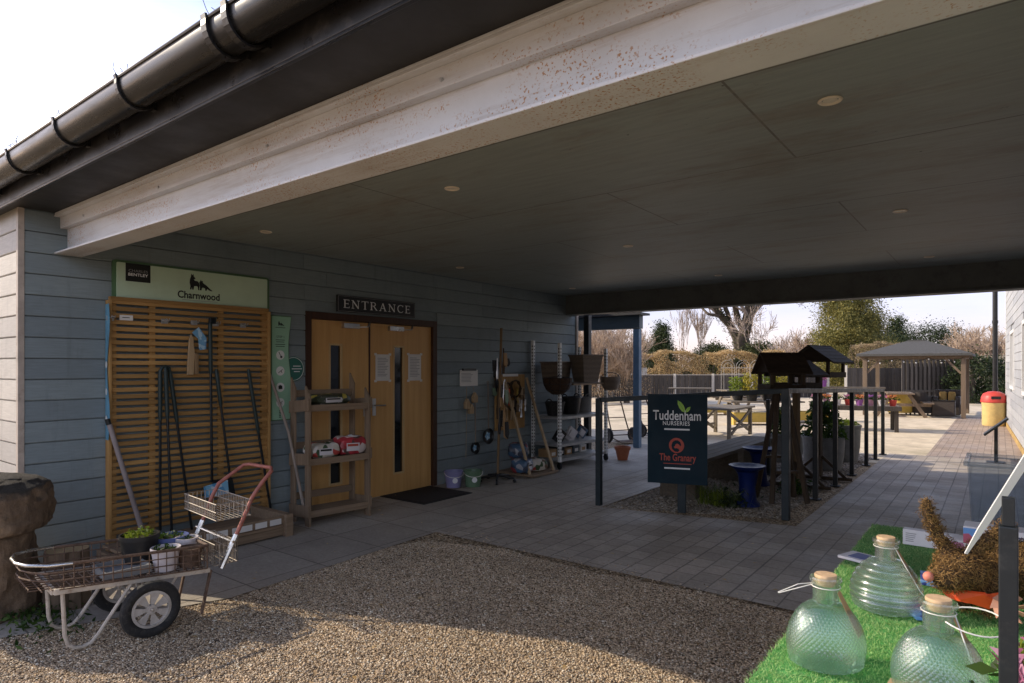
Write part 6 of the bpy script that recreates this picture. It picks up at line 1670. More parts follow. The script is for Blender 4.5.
# gazebo with seats
gz_o = at(915, 22.6); GR = R(0)
gp_ = thing('gazebo', 'timber gazebo with hipped grey shingle roof at the end of the path', 'gazebo', (-2.48, 24.6, 0))
gx0, gx1, gy0, gy1, ge = -3.42, -.84, 23.1, 25.8, 1.80
for (x, y) in ((gx0, gy0), (gx1, gy0), (gx0, gy1), (gx1, gy1)):
    b = MB(); b.box((x-.06, y-.06, 0), (x+.06, y+.06, ge)); b.build('post', M['gazpost'], gp_, bevel=.005)
b = MB(); w = .05
b.box((gx0-.15, gy0-w, ge), (gx1+.15, gy0+w, ge+.13)); b.box((gx0-.15, gy1-w, ge), (gx1+.15, gy1+w, ge+.13)); b.box((gx0-w, gy0+w, ge), (gx0+w, gy1-w, ge+.13)); b.box((gx1-w, gy0+w, ge), (gx1+w, gy1-w, ge+.13)); b.build('beam', M['gazpost'], gp_, bevel=.004)
for (x, y, sx, sy) in ((gx0, gy0, 1, 0), (gx1, gy0, -1, 0), (gx0, gy0, 0, 1), (gx1, gy0, 0, 1)):
    b = MB(); b.bar((x+sx*.06, y+sy*.06, ge-.45), (x+sx*.45, y+sy*.45, ge), .05, .06); b.build('brace', M['gazpost'], gp_)
mx, my, mz = (gx0+gx1)/2, (gy0+gy1)/2, ge+.60; E0 = [(gx0-.22, gy0-.22), (gx1+.22, gy0-.22), (gx1+.22, gy1+.22), (gx0-.22, gy1+.22)]
RDG = [(mx-.25, my, mz), (mx+.25, my, mz)]
b = MB(); zr = ge+.15
b.add([(*E0[0], zr), (*E0[1], zr), (*E0[2], zr), (*E0[3], zr), RDG[0], RDG[1], (*E0[0], zr-.07), (*E0[1], zr-.07), (*E0[2], zr-.07), (*E0[3], zr-.07)],
      [(0, 1, 5, 4), (1, 2, 5), (2, 3, 4, 5), (3, 0, 4), (6, 7, 1, 0), (7, 8, 2, 1), (8, 9, 3, 2), (9, 6, 0, 3), (9, 8, 7, 6)])
b.build('roof', M['shingle'], gp_)
b = MB(); b.bar(RDG[0], RDG[1], .12, .05); b.build('ridge_cap', M['shingle'], gp_)
t = thing('string_lights', 'string of small round lights hung along the gazebo front beam', 'lights', (mx, gy0-.06, ge))
b = MB(); b.tube([(gx0+(gx1-gx0)*k/24, gy0-.075, ge+.02-.12*abs(math.sin(k*math.pi/8))) for k in range(25)], .006, 4); b.build('cable', M['black'], t)
for k in range(1, 24, 3):
    b = MB(); b.ball((gx0+(gx1-gx0)*k/24, gy0-.075, ge-.02-.12*abs(math.sin(k*math.pi/8))), .022, n=8, m=6); b.build('bulb', M['inkwhite'], t, smooth=True)
def tub_chair(label, x, y, m, rot, cush):
    t = thing('tub_chair', label, 'chair', (x, y, 0), 'round-backed garden tub chairs')
    q = loc_xf(Vector((x, y, 0)), rot); n = 14
    out = []; 
    for k in range(n+1):
        a = math.pi*.05+math.pi*.9*k/n
        out.append((a, .74 if .25 < k/n < .75 else .62))
    vs = []; b = MB(q)
    for r_, in ((.36,), (.30,)):
        for (a, h) in out: vs.append((r_*math.cos(a), r_*math.sin(a), .08)); vs.append((r_*math.cos(a), r_*math.sin(a), h))
    m_ = 2*(n+1); fs = []
    for k in range(n):
        fs += [(2*k, 2*k+2, 2*k+3, 2*k+1), (m_+2*k, m_+2*k+1, m_+2*k+3, m_+2*k+2), (2*k+1, 2*k+3, m_+2*k+3, m_+2*k+1)]
    b.add(vs, fs); b.build('backrest', M[m], t)
    b = MB(q); b.box((-.29, -.32, .08), (.29, .24, .40)); b.build('seat', M[m], t, bevel=.02)
    b = MB(q); b.box((-.27, -.30, .402), (.27, .20, .48)); b.build('cushion', M[cush], t, bevel=.03)
    for s in (-1, 1):
        for s2 in (-1, 1): b = MB(q); b.box((s*.24-.02, s2*.22-.02, 0), (s*.24+.02, s2*.22+.02, .08)); b.build('leg', M['black'], t)
tub_chair('yellow tub chair at the left end of the gazebo seating', -2.55, 23.9, 'yellowpaint', R(200), 'cushion')
tub_chair('dark rattan tub chair beside the yellow one in the gazebo', -1.98, 24.1, 'rattan', R(170), 'cushion')
t = thing('rattan_sofa', 'dark rattan sofa with tan cushions at the right of the gazebo', 'sofa', (-1.5, 24.0, 0))
b = MB(); b.box((-1.65, 23.9, .05), (-.95, 24.5, .40)); b.build('seat', M['rattan'], t, bevel=.02)
b = MB(); b.box((-1.65, 24.5, .05), (-.95, 24.62, .82)); b.build('backrest', M['rattan'], t, bevel=.02)
for x in (-1.65, -1.07): b = MB(); b.box((x, 23.88, .05), (x+.12, 24.5, .62)); b.build('armrest', M['rattan'], t, bevel=.02)
for k in range(2): b = MB(); b.bar((-1.52+.23*k, 24.42, .60), (-1.32+.23*k, 24.42, .60), .12, .32); b.build('cushion', M['cushion'], t, bevel=.05)
t = thing('rattan_table', 'low dark rattan table in front of the gazebo sofa', 'table', (-1.85, 23.3, 0))
b = MB(); b.box((-1.62, 23.2, .06), (-1.05, 23.58, .52)); b.build('base', M['rattan'], t, bevel=.02); b = MB(); b.box((-1.65, 23.17, .522), (-1.02, 23.61, .54)); b.build('top', M['glassdark'], t)

# litter bin, info stand, cloudy crate
t = thing('litter_bin', 'cream barrel litter bin with domed red lid beside the path', 'bin', (-.11, 20.8, .01))
b = MB(); b.lathe([(0, 0), (.24, 0), (.255, .03), (.255, .55), (.265, .57), (.265, .60), (0, .60)], (-.11, 20.8, .012), 30); b.build('body', M['yellow'], t, smooth=True)
b = MB(); b.lathe([(.262, .602), (.285, .61), (.285, .64), (.270, .74), (.23, .83), (.13, .885), (0, .90)], (-.11, 20.8, .012), 30); b.build('lid', M['red'], t, smooth=True)
b = MB(); q = loc_xf(Vector((-.11, 20.8, .012)), R(10)); b.xf = q; b.box((-.10, -.279, .70), (.10, -.255, .77)); b.build('opening', M['black'], t)
t = thing('info_stand', 'low black lectern stand with slanted plate on the paved path', 'stand', (-.04, 12.8, .01))
b = MB(); b.box((-.065, 12.775, .012), (-.015, 12.825, .60)); b.build('post', M['blackmetal'], t)
b = MB(); b.prism([(-.20, 12.62, .46), (-.20, 12.98, .46), (.10, 12.98, .735), (.10, 12.62, .735)], (.02, 0, -.022)); b.build('plate', M['blackmetal'], t)
b = MB(); b.box((-.16, 12.68, .011), (.08, 12.92, .02)); b.build('base_plate', M['blackmetal'], t)
t = thing('storage_crate', 'cloudy grey translucent storage crate standing on the paving behind the table', 'crate', (.18, 5.45, .01))
def hollow(mb, c, w0, d0, w1, d1, h, th=.006): taper_box(mb, c, w0, d0, w1, d1, h, th)
b = MB(); hollow(b, (.18, 5.48, .012), .60, .46, .70, .54, .88); b.build('body', M['cloudy'], t)
b = MB(); z = .88
for (p, q) in (((-.19, 5.19), (.55, 5.22)), ((-.19, 5.74), (.55, 5.77)), ((-.19, 5.22), (-.16, 5.74)), ((.52, 5.22), (.55, 5.74))): b.box((p[0], p[1], z), (q[0], q[1], z+.03))
b.build('rim', M['cloudy'], t, bevel=.004)

# tables, benches and stock in the yard
def trestle(name, label, o, rot, w, d, h, m, cat='table'):
    t = thing(name, label, cat, tuple(o)); q = loc_xf(o, rot)
    for k in range(5): b = MB(q); y = -d/2+d*k/5; b.box((-w/2, y, h-.04), (w/2, y+d/5-.008, h)); b.build('plank', M[m], t)
    for s in (-1, 1):
        b = MB(q); x = s*w*.40
        b.bar((x, -d*.46, 0), (x, -d*.46, h-.045), .07, .07); b.build('leg', M[m], t)
        b = MB(q); b.bar((x, d*.46, 0), (x, d*.46, h-.045), .07, .07); b.build('leg', M[m], t)
        b = MB(q); b.bar((x+.03, -d*.42, .12), (x+.03, d*.42, h-.08), .03, .06); b.bar((x-.03, d*.42, .12), (x-.03, -d*.42, h-.08), .03, .06); b.bar((x, -d*.42, .22), (x, d*.42, .22), .03, .05); b.build('brace', M[m], t)
    return t
trestle('trestle_table', 'grey timber display table with cross-braced legs seen right of the sign', at(722, 14.2), ANG-R(38), 1.0, 1.5, .66, 'oldwood_x')
trestle('trestle_table', 'dark plant staging table farther back under the yellow shrubs', at(762, 18.5), ANG, 2.1, .9, .56, 'oldwood_x')
for k, (px, tt, h, w, lb) in enumerate(((738, 18.6, .50, .30, 'lf_bright'), (752, 18.3, .62, .34, 'lf_yellow'), (768, 18.5, .72, .36, 'lf_bright'), (782, 18.4, .6, .34, 'lf_yellow'))):
    o = at(px, tt, .56)
    flowerpot(('short bright green potted shrub at the left of the far staging', 'yellow-leaved potted shrub second on the far staging', 'tall bright green potted shrub third on the far staging', 'yellow-leaved potted shrub at the right of the far staging')[k], tuple(o), .12, .16, .20, M['potblack'], lb, 160+k, 420, .05, 'potted shrub', 1.6, h)
for k, (px, tt, lb) in enumerate(((705, 20.5, 'low yellow timber trough behind the grey table'), (758, 17.0, 'low yellow timber trough under the far staging'), (800, 17.6, 'yellow timber trough seen between the bird table legs'))):
    o = at(px, tt); q = loc_xf(o, ANG); t = thing('trough', lb, 'trough', tuple(o))
    for (y0, y1) in ((-.25, -.22), (.22, .25)): b = MB(q); b.box((-.7, y0, .08), (.7, y1, .31)); b.build('side_board', M['yellowpaint'], t)
    for s in (-1, 1): b = MB(q); b.box((s*.7-.03, -.22, 0), (s*.7+.03, .22, .33)); b.build('end_board', M['yellowpaint'], t)
    b = MB(q); b.box((-.66, -.215, .12), (.66, .215, .27)); b.build('soil', M['soil'], t)
o = at(852, 15.6); q = loc_xf(o, ANG-R(24)); t = thing('plant_bench', 'dark tiered plant bench of flowering pots beyond the handrail', 'bench', tuple(o))
for k in range(4): b = MB(q); b.box((-.95, -.40+.2*k, .57), (1.0, -.215+.2*k, .61)); b.build('plank', M['oldwood_x'], t)
b = MB(q); b.box((-.95, -.43, .50), (1.0, -.402, .61)); b.build('front_rail', M['fence'], t)
b = MB(q); b.box((-.9, .28, 1.00), (.75, .52, 1.04)); b.build('upper_shelf', M['oldwood_x'], t)
for (x, y) in ((-.85, -.35), (.9, -.35), (-.85, .33), (.9, .33)): b = MB(q); b.box((x-.04, y-.04, 0), (x+.04, y+.04, .57)); b.build('leg', M['fence'], t)
for x in (-.8, .7): b = MB(q); b.box((x-.03, .37, .61), (x+.03, .43, 1.0)); b.build('upright', M['fence'], t)
cols = ['pink', 'orangepetal', 'creampetal', 'purple']
names = {'pink': 'pink', 'orangepetal': 'orange', 'creampetal': 'cream', 'purple': 'purple'}
ords = ['first', 'second', 'third', 'fourth', 'fifth', 'sixth', 'seventh', 'eighth']
for k in range(8):
    m = ('pink', 'orangepetal', 'creampetal', 'pink', 'orangepetal', 'purple', 'pink', 'orangepetal')[k]
    c = q(-.80+.235*k, -.25+.05*(k % 2), .61)
    t = thing('primrose_pot', f'{names[m]} primrose pot, {ords[k]} from the left on the tiered bench', 'flower pot', c, 'primrose pots on the tiered bench')
    b = MB(); b.lathe([(0, 0), (.06, 0), (.085, .13), (.09, .13), (.09, .15), (0, .145)], c, 16); b.build('pot', M[('purple', 'pink', 'pack_white', 'red')[k % 4]], t, smooth=True)
    rng = np.random.default_rng(170+k)
    for nm, mm, n, zz, s in (('leaf_rosette', 'lf_green', 60, .15, .045), ('flowers', m, 70, .20, .034)):
        cen = np.stack([rng.normal(c[0], .055, n), rng.normal(c[1], .055, n), c[2]+zz+rng.uniform(-.01, .06, n)], 1)
        v, f = cards(cen, s, rng, long=1.3); np_mesh(nm, v, f, M[mm], t)
c = q(-.62, .40, 1.04)
t = thing('primrose_pot', 'single purple flower pot standing on the upper shelf of the bench', 'flower pot', c)
b = MB(); b.lathe([(0, 0), (.065, 0), (.09, .14), (.095, .14), (.095, .16), (0, .155)], c, 16); b.build('pot', M['purple'], t, smooth=True)
rng = np.random.default_rng(181); cen = np.stack([rng.normal(c[0], .05, 70), rng.normal(c[1], .05, 70), c[2]+.2+rng.uniform(-.02, .05, 70)], 1); v, f = cards(cen, .035, rng); np_mesh('flowers', v, f, M['pink'], t)

def picnic(label, o, rot, m='gazpost'):
    t = thing('picnic_table', label, 'picnic table', tuple(o)); q = loc_xf(o, rot)
    for k in range(5): b = MB(q); b.box((-.8, -.36+.145*k, .70), (.8, -.225+.145*k, .74)); b.build('plank', M[m], t)
    for s in (-1, 1):
        b = MB(q); b.box((-.8, s*.72-.13, .42), (.8, s*.72+.13, .46)); b.build('bench_seat', M[m], t)
        for s2 in (-1, 1): b = MB(q); b.bar((s2*.6, s*.22, .70), (s2*.6, s*.66, 0), .05, .10); b.build('leg', M[m], t)
    for s2 in (-1, 1): b = MB(q); b.bar((s2*.56, -.80, .38), (s2*.56, .80, .38), .04, .09); b.build('crossbar', M[m], t)
picnic('pale timber picnic table with slanted legs in front of the gazebo', at(899, 20.0), R(100))
picnic('dark brown picnic table behind the grey trestle table', at(742, 22.5), ANG+R(12), 'oldwood_x')
picnic('dark brown picnic table beyond the yellow troughs near the long fence', at(690, 24.5), ANG-R(15), 'oldwood_x')
def barrow(label, o, rot):
    t = thing('sack_barrow', label, 'sack barrow', tuple(o), 'wheeled barrows beside the porch post'); q = loc_xf(o, rot)
    for s in (-1, 1):
        b = MB(q); b.tube([(s*.21, -.25, .06), (s*.21, .0, .10), (s*.20, .18, .45), (s*.18, .32, .80), (s*.14, .40, .95), (s*.05, .42, .99)], .014, 8); b.build('frame_tube', M['rust'], t, smooth=True)
        b = MB(q); b.lathe([(.05, -.02), (.13, -.03), (.15, 0), (.13, .03), (.05, .02)], (s*.28, .05, .155), 22, axis=(1, 0, 0)) if False else None
        c = q(s*.28, .05, .155); ax = Vector(q(1, 0, 0))-Vector(q(0, 0, 0))
        b = MB(); b.lathe([(.0, -.02), (.10, -.02), (.125, -.035), (.15, 0), (.125, .035), (.10, .02), (0, .02)], c, 22, axis=tuple(ax)); b.build('wheel', M['rubber'], t, smooth=True)
    b = MB(q)
    for z, y in ((.25, .07), (.5, .20), (.75, .30)): b.tube([(-.2, y, z), (.2, y, z)], .010, 6)
    b.tube([(-.28, .05, .155), (.28, .05, .155)], .012, 6); b.build('crossbar', M['rust'], t)
    b = MB(q); b.box((-.22, -.28, .045), (.22, .0, .055)); b.build('toe_plate', M['rust'], t)
barrow('nearer wheeled sack barrow left of the blue porch post', at(622, 12.9), R(60))
barrow('farther sack barrow partly hidden behind the porch post', at(652, 14.0), R(75))
t = thing('trellis_hoops', 'white wire garden hoops standing against the copper hedge', 'trellis', tuple(at(750, 31)))
for px in (728, 743, 757):
    o = at(px, 31.2); q = loc_xf(o, ANG); b = MB(q); w = .33
    for ww in (w, w*.6): b.tube([(-ww, 0, 0), (-ww, 0, 1.55)] + [(-ww*math.cos(k*math.pi/10), 0, 1.55+ww*math.sin(k*math.pi/10)) for k in range(11)] + [(ww, 0, 1.55), (ww, 0, 0)], .008, 5)
    for z in (1.2, 1.5): b.tube([(-w, 0, z), (w, 0, z)], .012, 5)
    b.build('hoop', M['concrete'], t)
t = thing('white_planter', 'pale square planter with clipped plant behind the porch post', 'planter', tuple(at(638, 33.5)))
o = at(638, 33.5); q = loc_xf(o, ANG); b = MB(q); b.box((-.42, -.3, 0), (.42, .3, 1.50)); b.build('box', M['concrete'], t, bevel=.02)
rng = np.random.default_rng(191); n = 500; cen = np.stack([rng.normal(0, .14, n)+o.x, rng.normal(0, .14, n)+o.y, 1.50+np.abs(rng.normal(0, .16, n))], 1); v, f = cards(cen, .05, rng); np_mesh('foliage', v, f, M['lf_dark'], t)
# ------------------------------------------------------------------ foreground display table
TX0, TX1, TY0, TY1, TZ = -.443, .30, 1.12, 3.215, .85
tb = thing('display_table', 'timber trestle table under the green artificial grass in the foreground', 'table', (-.07, 2.1, 0))
for k in range(4): b = MB(); w = (TX1-TX0)/4; b.box((TX0+.006+w*k, TY0, .80), (TX0+w*(k+1), TY1-.006, .832)); b.build('plank', M['oldwood'], tb)
for (x, y) in ((TX0+.05, TY0+.1), (TX1-.05, TY0+.1), (TX0+.05, TY1-.1), (TX1-.05, TY1-.1)): b = MB(); b.box((x-.035, y-.035, 0), (x+.035, y+.035, .80)); b.build('leg', M['oldwood'], tb)
gm = thing('grass_mat', 'bright green artificial grass mat covering the foreground display table', 'mat', (-.07, 2.1, .833))
b = MB(); b.box((TX0, TY0, .8335), (TX1, TY1, .840)); b.build('backing', M['blade_base'], gm)
rng = np.random.default_rng(201); n = 95000
bx_, by_ = rng.uniform(TX0-.004, TX1, n), rng.uniform(1.25, TY1+.004, n)
a = rng.uniform(0, 6.283, n); w = .0013; h = rng.uniform(.005, .010, n); le = rng.normal(0, .006, (n, 2))
base = np.stack([bx_, by_, np.full(n, .8395)], 1); dv = np.stack([np.cos(a)*w, np.sin(a)*w, np.zeros(n)], 1)
tip = base+np.stack([le[:, 0], le[:, 1], h], 1)
vv = np.stack([base-dv, base+dv, tip], 1).reshape(-1, 3)
np_mesh('pile', vv, np.arange(n*3).reshape(-1, 3), M['blade'], gm)
MZ = .847

def jar(label, c, R0, hb, kind, rot=0, wirekind=0, tint='glass'):
    t = thing('wasp_trap_jar', label, 'glass jar', tuple(c), 'corked glass wasp trap jars')
    nk = .028
    prof = []
    m_ = 150
    for k in range(m_+1):
        f = k/m_
        if f < .04: r = R0*(.80+.18*(f/.04)**.5)
        elif f < .78:
            g = (f-.04)/.74; r = R0*(.98+.06*math.sin(min(1, g*2.2)*math.pi*.5)*(1 if g < .5 else 1)) if g < .28 else nk+(R0*1.03-nk)*(math.cos((g-.28)/.72*math.pi*.5)**.58)
        else: r = nk+.003*math.sin((f-.78)/.22*math.pi*1.0)*0
        prof.append((max(r, nk), f*hb))
    n = 240
    def fn(a, h, r):
        f = h/hb
        if kind == 'quilt' and .16 < f < .74 and r > nk*1.15:
            e = min(1, (f-.16)/.05, (.74-f)/.05)
            return e*.0012*(abs(math.sin(23*a+h*255))*abs(math.sin(23*a-h*255))*1.7-.6)
        if kind == 'hive' and .10 < f < .80 and r > nk*1.02: return .0052*abs(math.sin(f*31))-.0026
        if kind == 'quilt' and .05 < f <= .16: return .0007*math.sin(9*a)
        return 0
    b = MB(); sy = .82 if kind == 'quilt' else 1.0
    lip = [(nk+.002, hb+.004), (nk+.0065, hb+.008), (nk+.0075, hb+.013), (nk+.005, hb+.018), (nk-.003, hb+.018), (nk-.005, hb+.010)]
    inner = [(max(r-.0045, nk-.005) if h > .006 else 0, max(h, .006)) for r, h in reversed(prof)]
    full = [(0, .002), (R0*.55, .001)] + prof + lip + [p for p in inner if p[0] > 0] + [(R0*.4, .010), (0, .018)]
    ca, sa = math.cos(rot), math.sin(rot)
    for_r = b
    def xf(x, y, z): return (c[0]+(x*ca-y*sy*sa), c[1]+(x*sa+y*sy*ca), c[2]+z)
    b.xf = xf; outer_n = len(prof)
    b.lathe(full, (0, 0, 0), n, fn=fn); b.build('glass_body', M[tint], t, smooth=True)
    b = MB(); b.xf = lambda x, y, z: (c[0]+x, c[1]+y, c[2]+z); b.lathe([(0, hb-.001), (nk-.0075, hb-.001), (nk-.0045, hb+.016), (nk-.004, hb+.0215), (nk-.005, hb+.024), (0, hb+.0245)], (0, 0, 0), 24); b.build('cork', M['cork'], t, smooth=True)
    C_ = Vector(c)
    b = MB(); b.tube([C_+Vector((math.cos(k*math.pi/8)*(nk+.0035), math.sin(k*math.pi/8)*(nk+.0035), hb-.003)) for k in range(16)], .0011, 5, closed=True)
    if wirekind == 0:   # straight twin wire sticking out to the left
        d = Vector((-.93, -.25, 0)); s = Vector((.25, -.93, 0))
        b.tube([C_+d*nk+Vector((0, 0, hb-.003)), C_+d*.06+s*.006+Vector((0, 0, hb-.014)), C_+d*.105+Vector((0, 0, hb-.034)), C_+d*.107+s*-.004+Vector((0, 0, hb-.034)), C_+d*.06-s*.010+Vector((0, 0, hb-.010)), C_+s*-nk+Vector((0, 0, hb-.003))], .0012, 5)
    elif wirekind == 1:
        d = Vector((.85, -.35, 0))
        b.tube([C_+d*-nk*.2+Vector((0, 0, hb+.01)), C_+d*nk+Vector((0, 0, hb-.004)), C_+d*.06+Vector((0, 0, hb-.05)), C_+d*.10+Vector((0, 0, hb*.42)), C_+d*.15+Vector((0, 0, .03))], .0011, 5)
    else:
        e = Vector((1, .1, 0)); g = Vector((-.1, 1, 0))
        P = []
        for k in range(22):
            a_ = -2.4+k*4.6/21; P.append(C_+Vector((0, 0, hb-.012))+e*(.055+.06*math.cos(a_))+g*.05*math.sin(a_)+Vector((0, 0, .012*math.sin(a_*1.3))))
        b.tube(P, .0016, 6)
        b.tube([C_+e*nk+Vector((0, 0, hb-.006)), C_+e*.045-g*.02+Vector((0, 0, hb-.06)), C_+e*.058-g*.03+Vector((0, 0, hb*.45)), C_+e*.085-g*.03+Vector((0, 0, hb*.15)), C_+e*.13-g*.02+Vector((0, 0, .03))], .0014, 6)
    b.build('wire_hanger', M['wirewhite'], t)
    d = Vector((.80, -.05, 0)); p = C_+d*.034+Vector((0, 0, hb-.012)); q = C_+Vector((R0*.84, .012, hb*.42))
    b = MB(); s = Vector((.1, .9, .1)).normalized()*.016
    b.prism([p-s*.5, p+s*.5, q+s, q-s], (.001, 0, .0012)); b.build('paper_tag', M['kraft'], t)
    return t
jar('quilted glass jar nearest the left edge of the grass mat', (-.322, 1.625, MZ), .083, .185, 'quilt', .5, 0)
jar('ribbed beehive-shaped glass jar in the middle of the grass mat', (-.259, 2.11, MZ), .089, .180, 'hive', 0, 1, 'glass_clear')
jar('quilted glass jar with looped wire in the bottom right corner', (-.100, 1.585, MZ), .083, .190, 'quilt', .2, 2)

# straw rabbit
rb = thing('straw_rabbit', 'brown straw rabbit ornament with upright ears and orange ribbon', 'ornament', (0, 2.3, MZ))
els = [(.06, 2.42, .945, .16, 1.35, 1.0, .80), (-.03, 2.24, .945, .11, .9, .9, .9), (-.085, 2.14, .985, .098, 1.0, 1.0, .95), (-.115, 2.08, .968, .062, 1, 1, .85), (-.02, 2.17, .89, .05, .7, .7, 1.2), (-.075, 2.20, .885, .05, .7, .7, 1.2), (.16, 2.38, .90, .09, 1.3, .8, .9),
       (-.122, 2.125, 1.05, .034, .8, .8, 1.3), (-.140, 2.108, 1.085, .034, .8, .8, 1.3), (-.152, 2.095, 1.12, .034, .8, .8, 1.2), (-.162, 2.085, 1.155, .030, .8, .8, 1.2), (-.165, 2.08, 1.18, .024, .8, .8, 1.1),
       (-.045, 2.155, 1.045, .034, .8, .8, 1.2), (-.020, 2.155, 1.075, .034, .8, .8, 1.2), (.004, 2.155, 1.105, .032, .8, .8, 1.2), (.025, 2.155, 1.13, .026, .8, .8, 1.1)]
els = [(-.085+(x+.085)*.92, 2.14+(y-2.14)*.92, .965+(z-.965)*.92, r*.88, a_, b_, c_) for x, y, z, r, a_, b_, c_ in els]
body = metaball('body', els, M['strawcore'], rb, .011)
me = body.data; rng = np.random.default_rng(211)
nv = len(me.vertices); cov = np.empty(nv*3); me.vertices.foreach_get('co', cov); cov = cov.reshape(-1, 3)+np.array([0, 2.3, MZ])
nor = np.empty(nv*3); me.vertices.foreach_get('normal', nor); nor = nor.reshape(-1, 3)
n = 17000; ii = rng.integers(0, nv, n); P = cov[ii]+rng.normal(0, .004, (n, 3)); nn = nor[ii]
tg = np.cross(nn, rng.normal(size=(n, 3))); tg /= np.linalg.norm(tg, axis=1)[:, None]+1e-9
dr = tg+nn*rng.uniform(.0, .40, n)[:, None]; l = rng.uniform(.006, .017, n)[:, None]; wd_ = np.cross(dr, nn); wd_ /= np.linalg.norm(wd_, axis=1)[:, None]+1e-9; wd_ *= .0008
o_ = P+nn*.002; mid_ = o_+dr*l*.5+nn*.003
vv = np.stack([o_-wd_, o_+wd_, mid_+wd_, mid_-wd_, mid_-wd_, mid_+wd_, o_+dr*l+wd_*.3, o_+dr*l-wd_*.3], 1).reshape(-1, 3)
np_mesh('straw_coat', vv, np.arange(n*8).reshape(-1, 4), M['straw'], rb)
b = MB(); b.ball((-.152, 2.052, .972), .0135, n=14, m=10); b.build('nose', M['nose'], rb, smooth=True)
b = MB()
Pn = [Vector((-.055, 2.16, .928)), ]
ring = [(-.055+.072*math.cos(k*math.pi/12), 2.185+.068*math.sin(k*math.pi/12), .925+.012*math.sin(k*math.pi/12+.6)) for k in range(24)]
for k in range(24):
    p, q = Vector(ring[k]), Vector(ring[(k+1) % 24]); b.prism([p-Vector((0, 0, .014)), q-Vector((0, 0, .014)), q+Vector((0, 0, .014)), p+Vector((0, 0, .014))], ((p.x+.055)*.03, (p.y-2.185)*.03, 0))
b.build('ribbon', M['orange'], rb, smooth=True)
b = MB(); b.prism([(-.10, 2.105, .935), (-.03, 2.09, .945), (.0, 2.10, .925), (-.02, 2.10, .905), (-.085, 2.10, .915)], (0, -.006, -.004)); b.build('ribbon_bow', M['orange'], rb)
b = MB()
for k in range(9):
    a = k*.7; c0 = Vector((.02, 2.06, .925)); b.prism([c0, c0+Vector((.035*math.cos(a), .012, .035*math.sin(a))), c0+Vector((.04*math.cos(a+.5), -.012, .04*math.sin(a+.5)))], (.002, .003, .001))
b.build('dried_bow', mat('dusty_pink_bow', (.42, .22, .15), .7), rb)

# packets and boxes on the mat
def flatpack(label, c, w, d, h, rot, m, tilt=0, cat='packet', extra=None):
    t = thing('packet', label, cat, tuple(c)); q = loc_xf(Vector(c), rot)
    b = MB(q); b.box((-w/2, -d/2, 0), (w/2, d/2, h)); b.build('card', M[m] if isinstance(m, str) else m, t, bevel=.0015)
    if extra:
        b = MB(q); b.box((-w*.30, -d*.32, h+.0002), (w*.36, d*.34, h+.0012)); b.build('print', M[extra], t)
    return t
flatpack('flat white packet with dark blue print left of the beehive jar', (-.385, 2.585, MZ-.002), .14, .10, .010, R(-20), 'pack_white', extra='potblue')
flatpack('small blue picture packet lying right of the beehive jar', (-.145, 2.47, MZ-.002), .12, .13, .012, R(5), 'pack_blue')
flatpack('pink and white packet between the jars and the rabbit', (-.165, 2.13, MZ-.002), .09, .12, .010, R(25), 'pack_blue')
t = thing('card_box', 'long white printed card box standing at the far end of the mat', 'box', (-.21, 2.93, MZ)); q = loc_xf(Vector((-.215, 2.93, MZ-.002)), R(-2))
b = MB(q); b.box((-.085, -.02, 0), (.095, .02, .060)); b.build('carton', M['pack_white'], t, bevel=.0015)
b = MB(q)
for k in range(6): b.box((.028, -.0206, .012+k*.0065), (.028+random.uniform(.035, .058), -.0201, .0145+k*.0065))
for k in range(5): b.box((-.075, -.0206, .014+k*.0075), (-.075+random.uniform(.02, .04), -.0201, .017+k*.0075))
b.build('print', M['inkgrey'], t)
for k, (x, y, z, lb) in enumerate(((.005, 2.80, MZ-.002, 'lower blue and white box behind the straw rabbit'), (.0, 2.80, MZ+.066, 'upper blue and white box stacked behind the straw rabbit'), (-.105, 2.86, MZ-.002, 'pink-edged slim box behind the rabbit ear'))):
    t = thing('card_box', lb, 'box', (x, y, z)); q = loc_xf(Vector((x, y, z)), R(-4+3*k)); w = .10 if k < 2 else .035
    b = MB(q); b.box((-w, -.05, 0), (w, .05, .066)); b.build('carton', M['pack_white'], t, bevel=.002)
    b = MB(q); b.box((-w, -.0512, .006), (-w+.04, -.0503, .06)); b.build('print', M['pack_blue' if k < 2 else 'pink'], t)
    if k < 2:
        b = MB(q); b.box((-w+.045, -.0512, .044), (w-.01, -.0503, .049)); b.box((-w+.045, -.0512, .030), (w-.04, -.0503, .033)); b.build('small_print', M['potblue'], t)
t = thing('wood_offcut', 'pale wooden slat end lying between the two quilted jars', 'wood block', (-.19, 1.55, MZ))
b = MB(); q = loc_xf(Vector((-.172, 1.60, MZ-.002)), R(-6)); b.xf = q; b.box((-.016, -.30, 0), (.05, .0, .018)); b.build('slat', M['palewood'], t, bevel=.002)

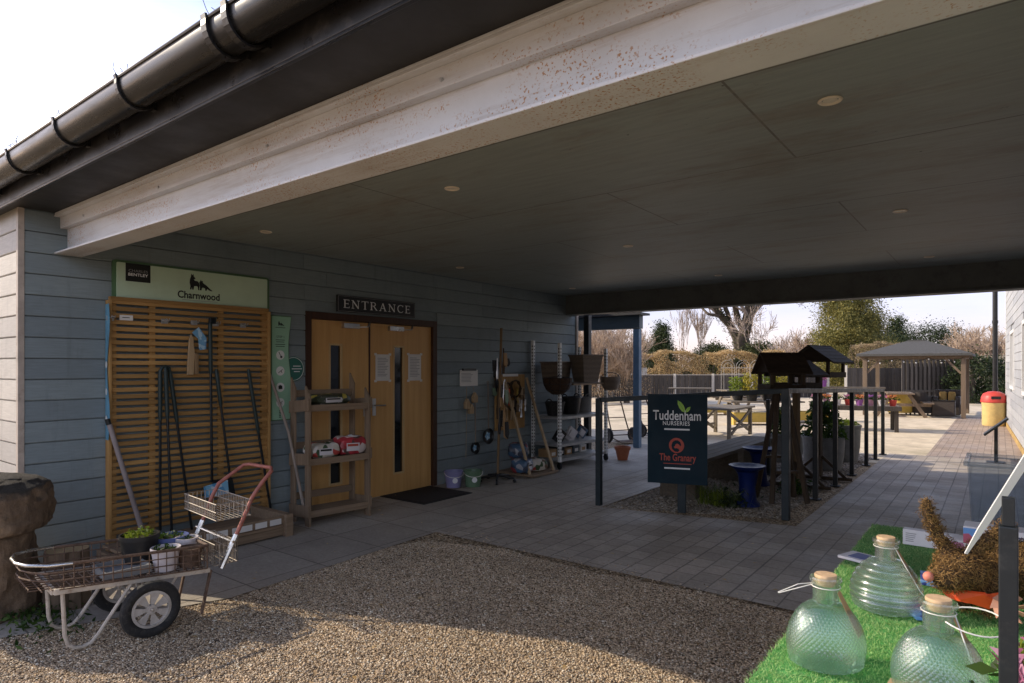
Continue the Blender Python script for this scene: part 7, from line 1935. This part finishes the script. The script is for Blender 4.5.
# black sign pole with slanted white card
pl = thing('price_stand', 'black square pole with slanted white card at the right edge of the table', 'stand', (.012, 1.27, MZ))
b = MB(); b.box((-.001, 1.257, MZ), (.024, 1.282, 1.29)); b.build('pole', M['blackmetal'], pl, bevel=.002)
b = MB(); b.box((.003, 1.261, 1.29), (.020, 1.278, 1.335)); b.build('inner_pole', M['blackmetal'], pl, bevel=.0015)
b = MB(); b.box((-.05, 1.21, MZ-.002), (.075, 1.33, MZ+.004)); b.build('foot_plate', M['blackmetal'], pl)
def Tt(px, py, t): return CF*t+CR*((px-512)/635*t)+Vector((0, 0, 1.54+(367-py)/635*t))
a0, a1 = Tt(966, 553, 1.30), Tt(1046, 428, 1.12)
b = MB(); e_ = (a1-a0).normalized(); s_ = e_.cross(Vector((.45, -.75, .45))).normalized(); n_ = s_.cross(e_)*.003
b.prism([a0+s_*.002, a0-s_*.003, a0+e_*.07-s_*.007, a1-s_*.008, a1+s_*.008, a0+e_*.10+s_*.006], tuple(n_)); b.build('card', M['white'], pl)
# blossom spray
bl = thing('blossom_spray', 'artificial pink magnolia blossom spray beside the black pole', 'flowers', (.06, 1.5, MZ))
b = MB(); b.tube([(.10, 1.62, MZ), (.07, 1.56, .92), (.045, 1.52, .99), (.03, 1.50, 1.03)], .003, 6); b.tube([(.10, 1.62, MZ), (.10, 1.60, .96), (.075, 1.575, 1.06)], .003, 6); b.build('stem', M['twig'], bl)
rng = np.random.default_rng(221)
for (x, y, z, m, n, s, sp) in ((.025, 1.49, .985, 'pink', 26, .026, .012), (.06, 1.52, 1.0, 'pink', 20, .026, .012), (.07, 1.57, 1.065, 'pink', 14, .022, .010), (.03, 1.50, 1.02, 'lf_bright', 10, .02, .015), (.085, 1.58, 1.05, 'lf_bright', 14, .022, .015), (.02, 1.53, .95, 'lf_green', 18, .024, .03)):
    cen = np.array([x, y, z])+rng.normal(0, sp, (n, 3)); v, f = cards(cen, s, rng, long=1.6); np_mesh('flower' if m == 'pink' else 'leaf_spray', v, f, M[m], bl)
scene.render.resolution_x = 1024; scene.render.resolution_y = 683
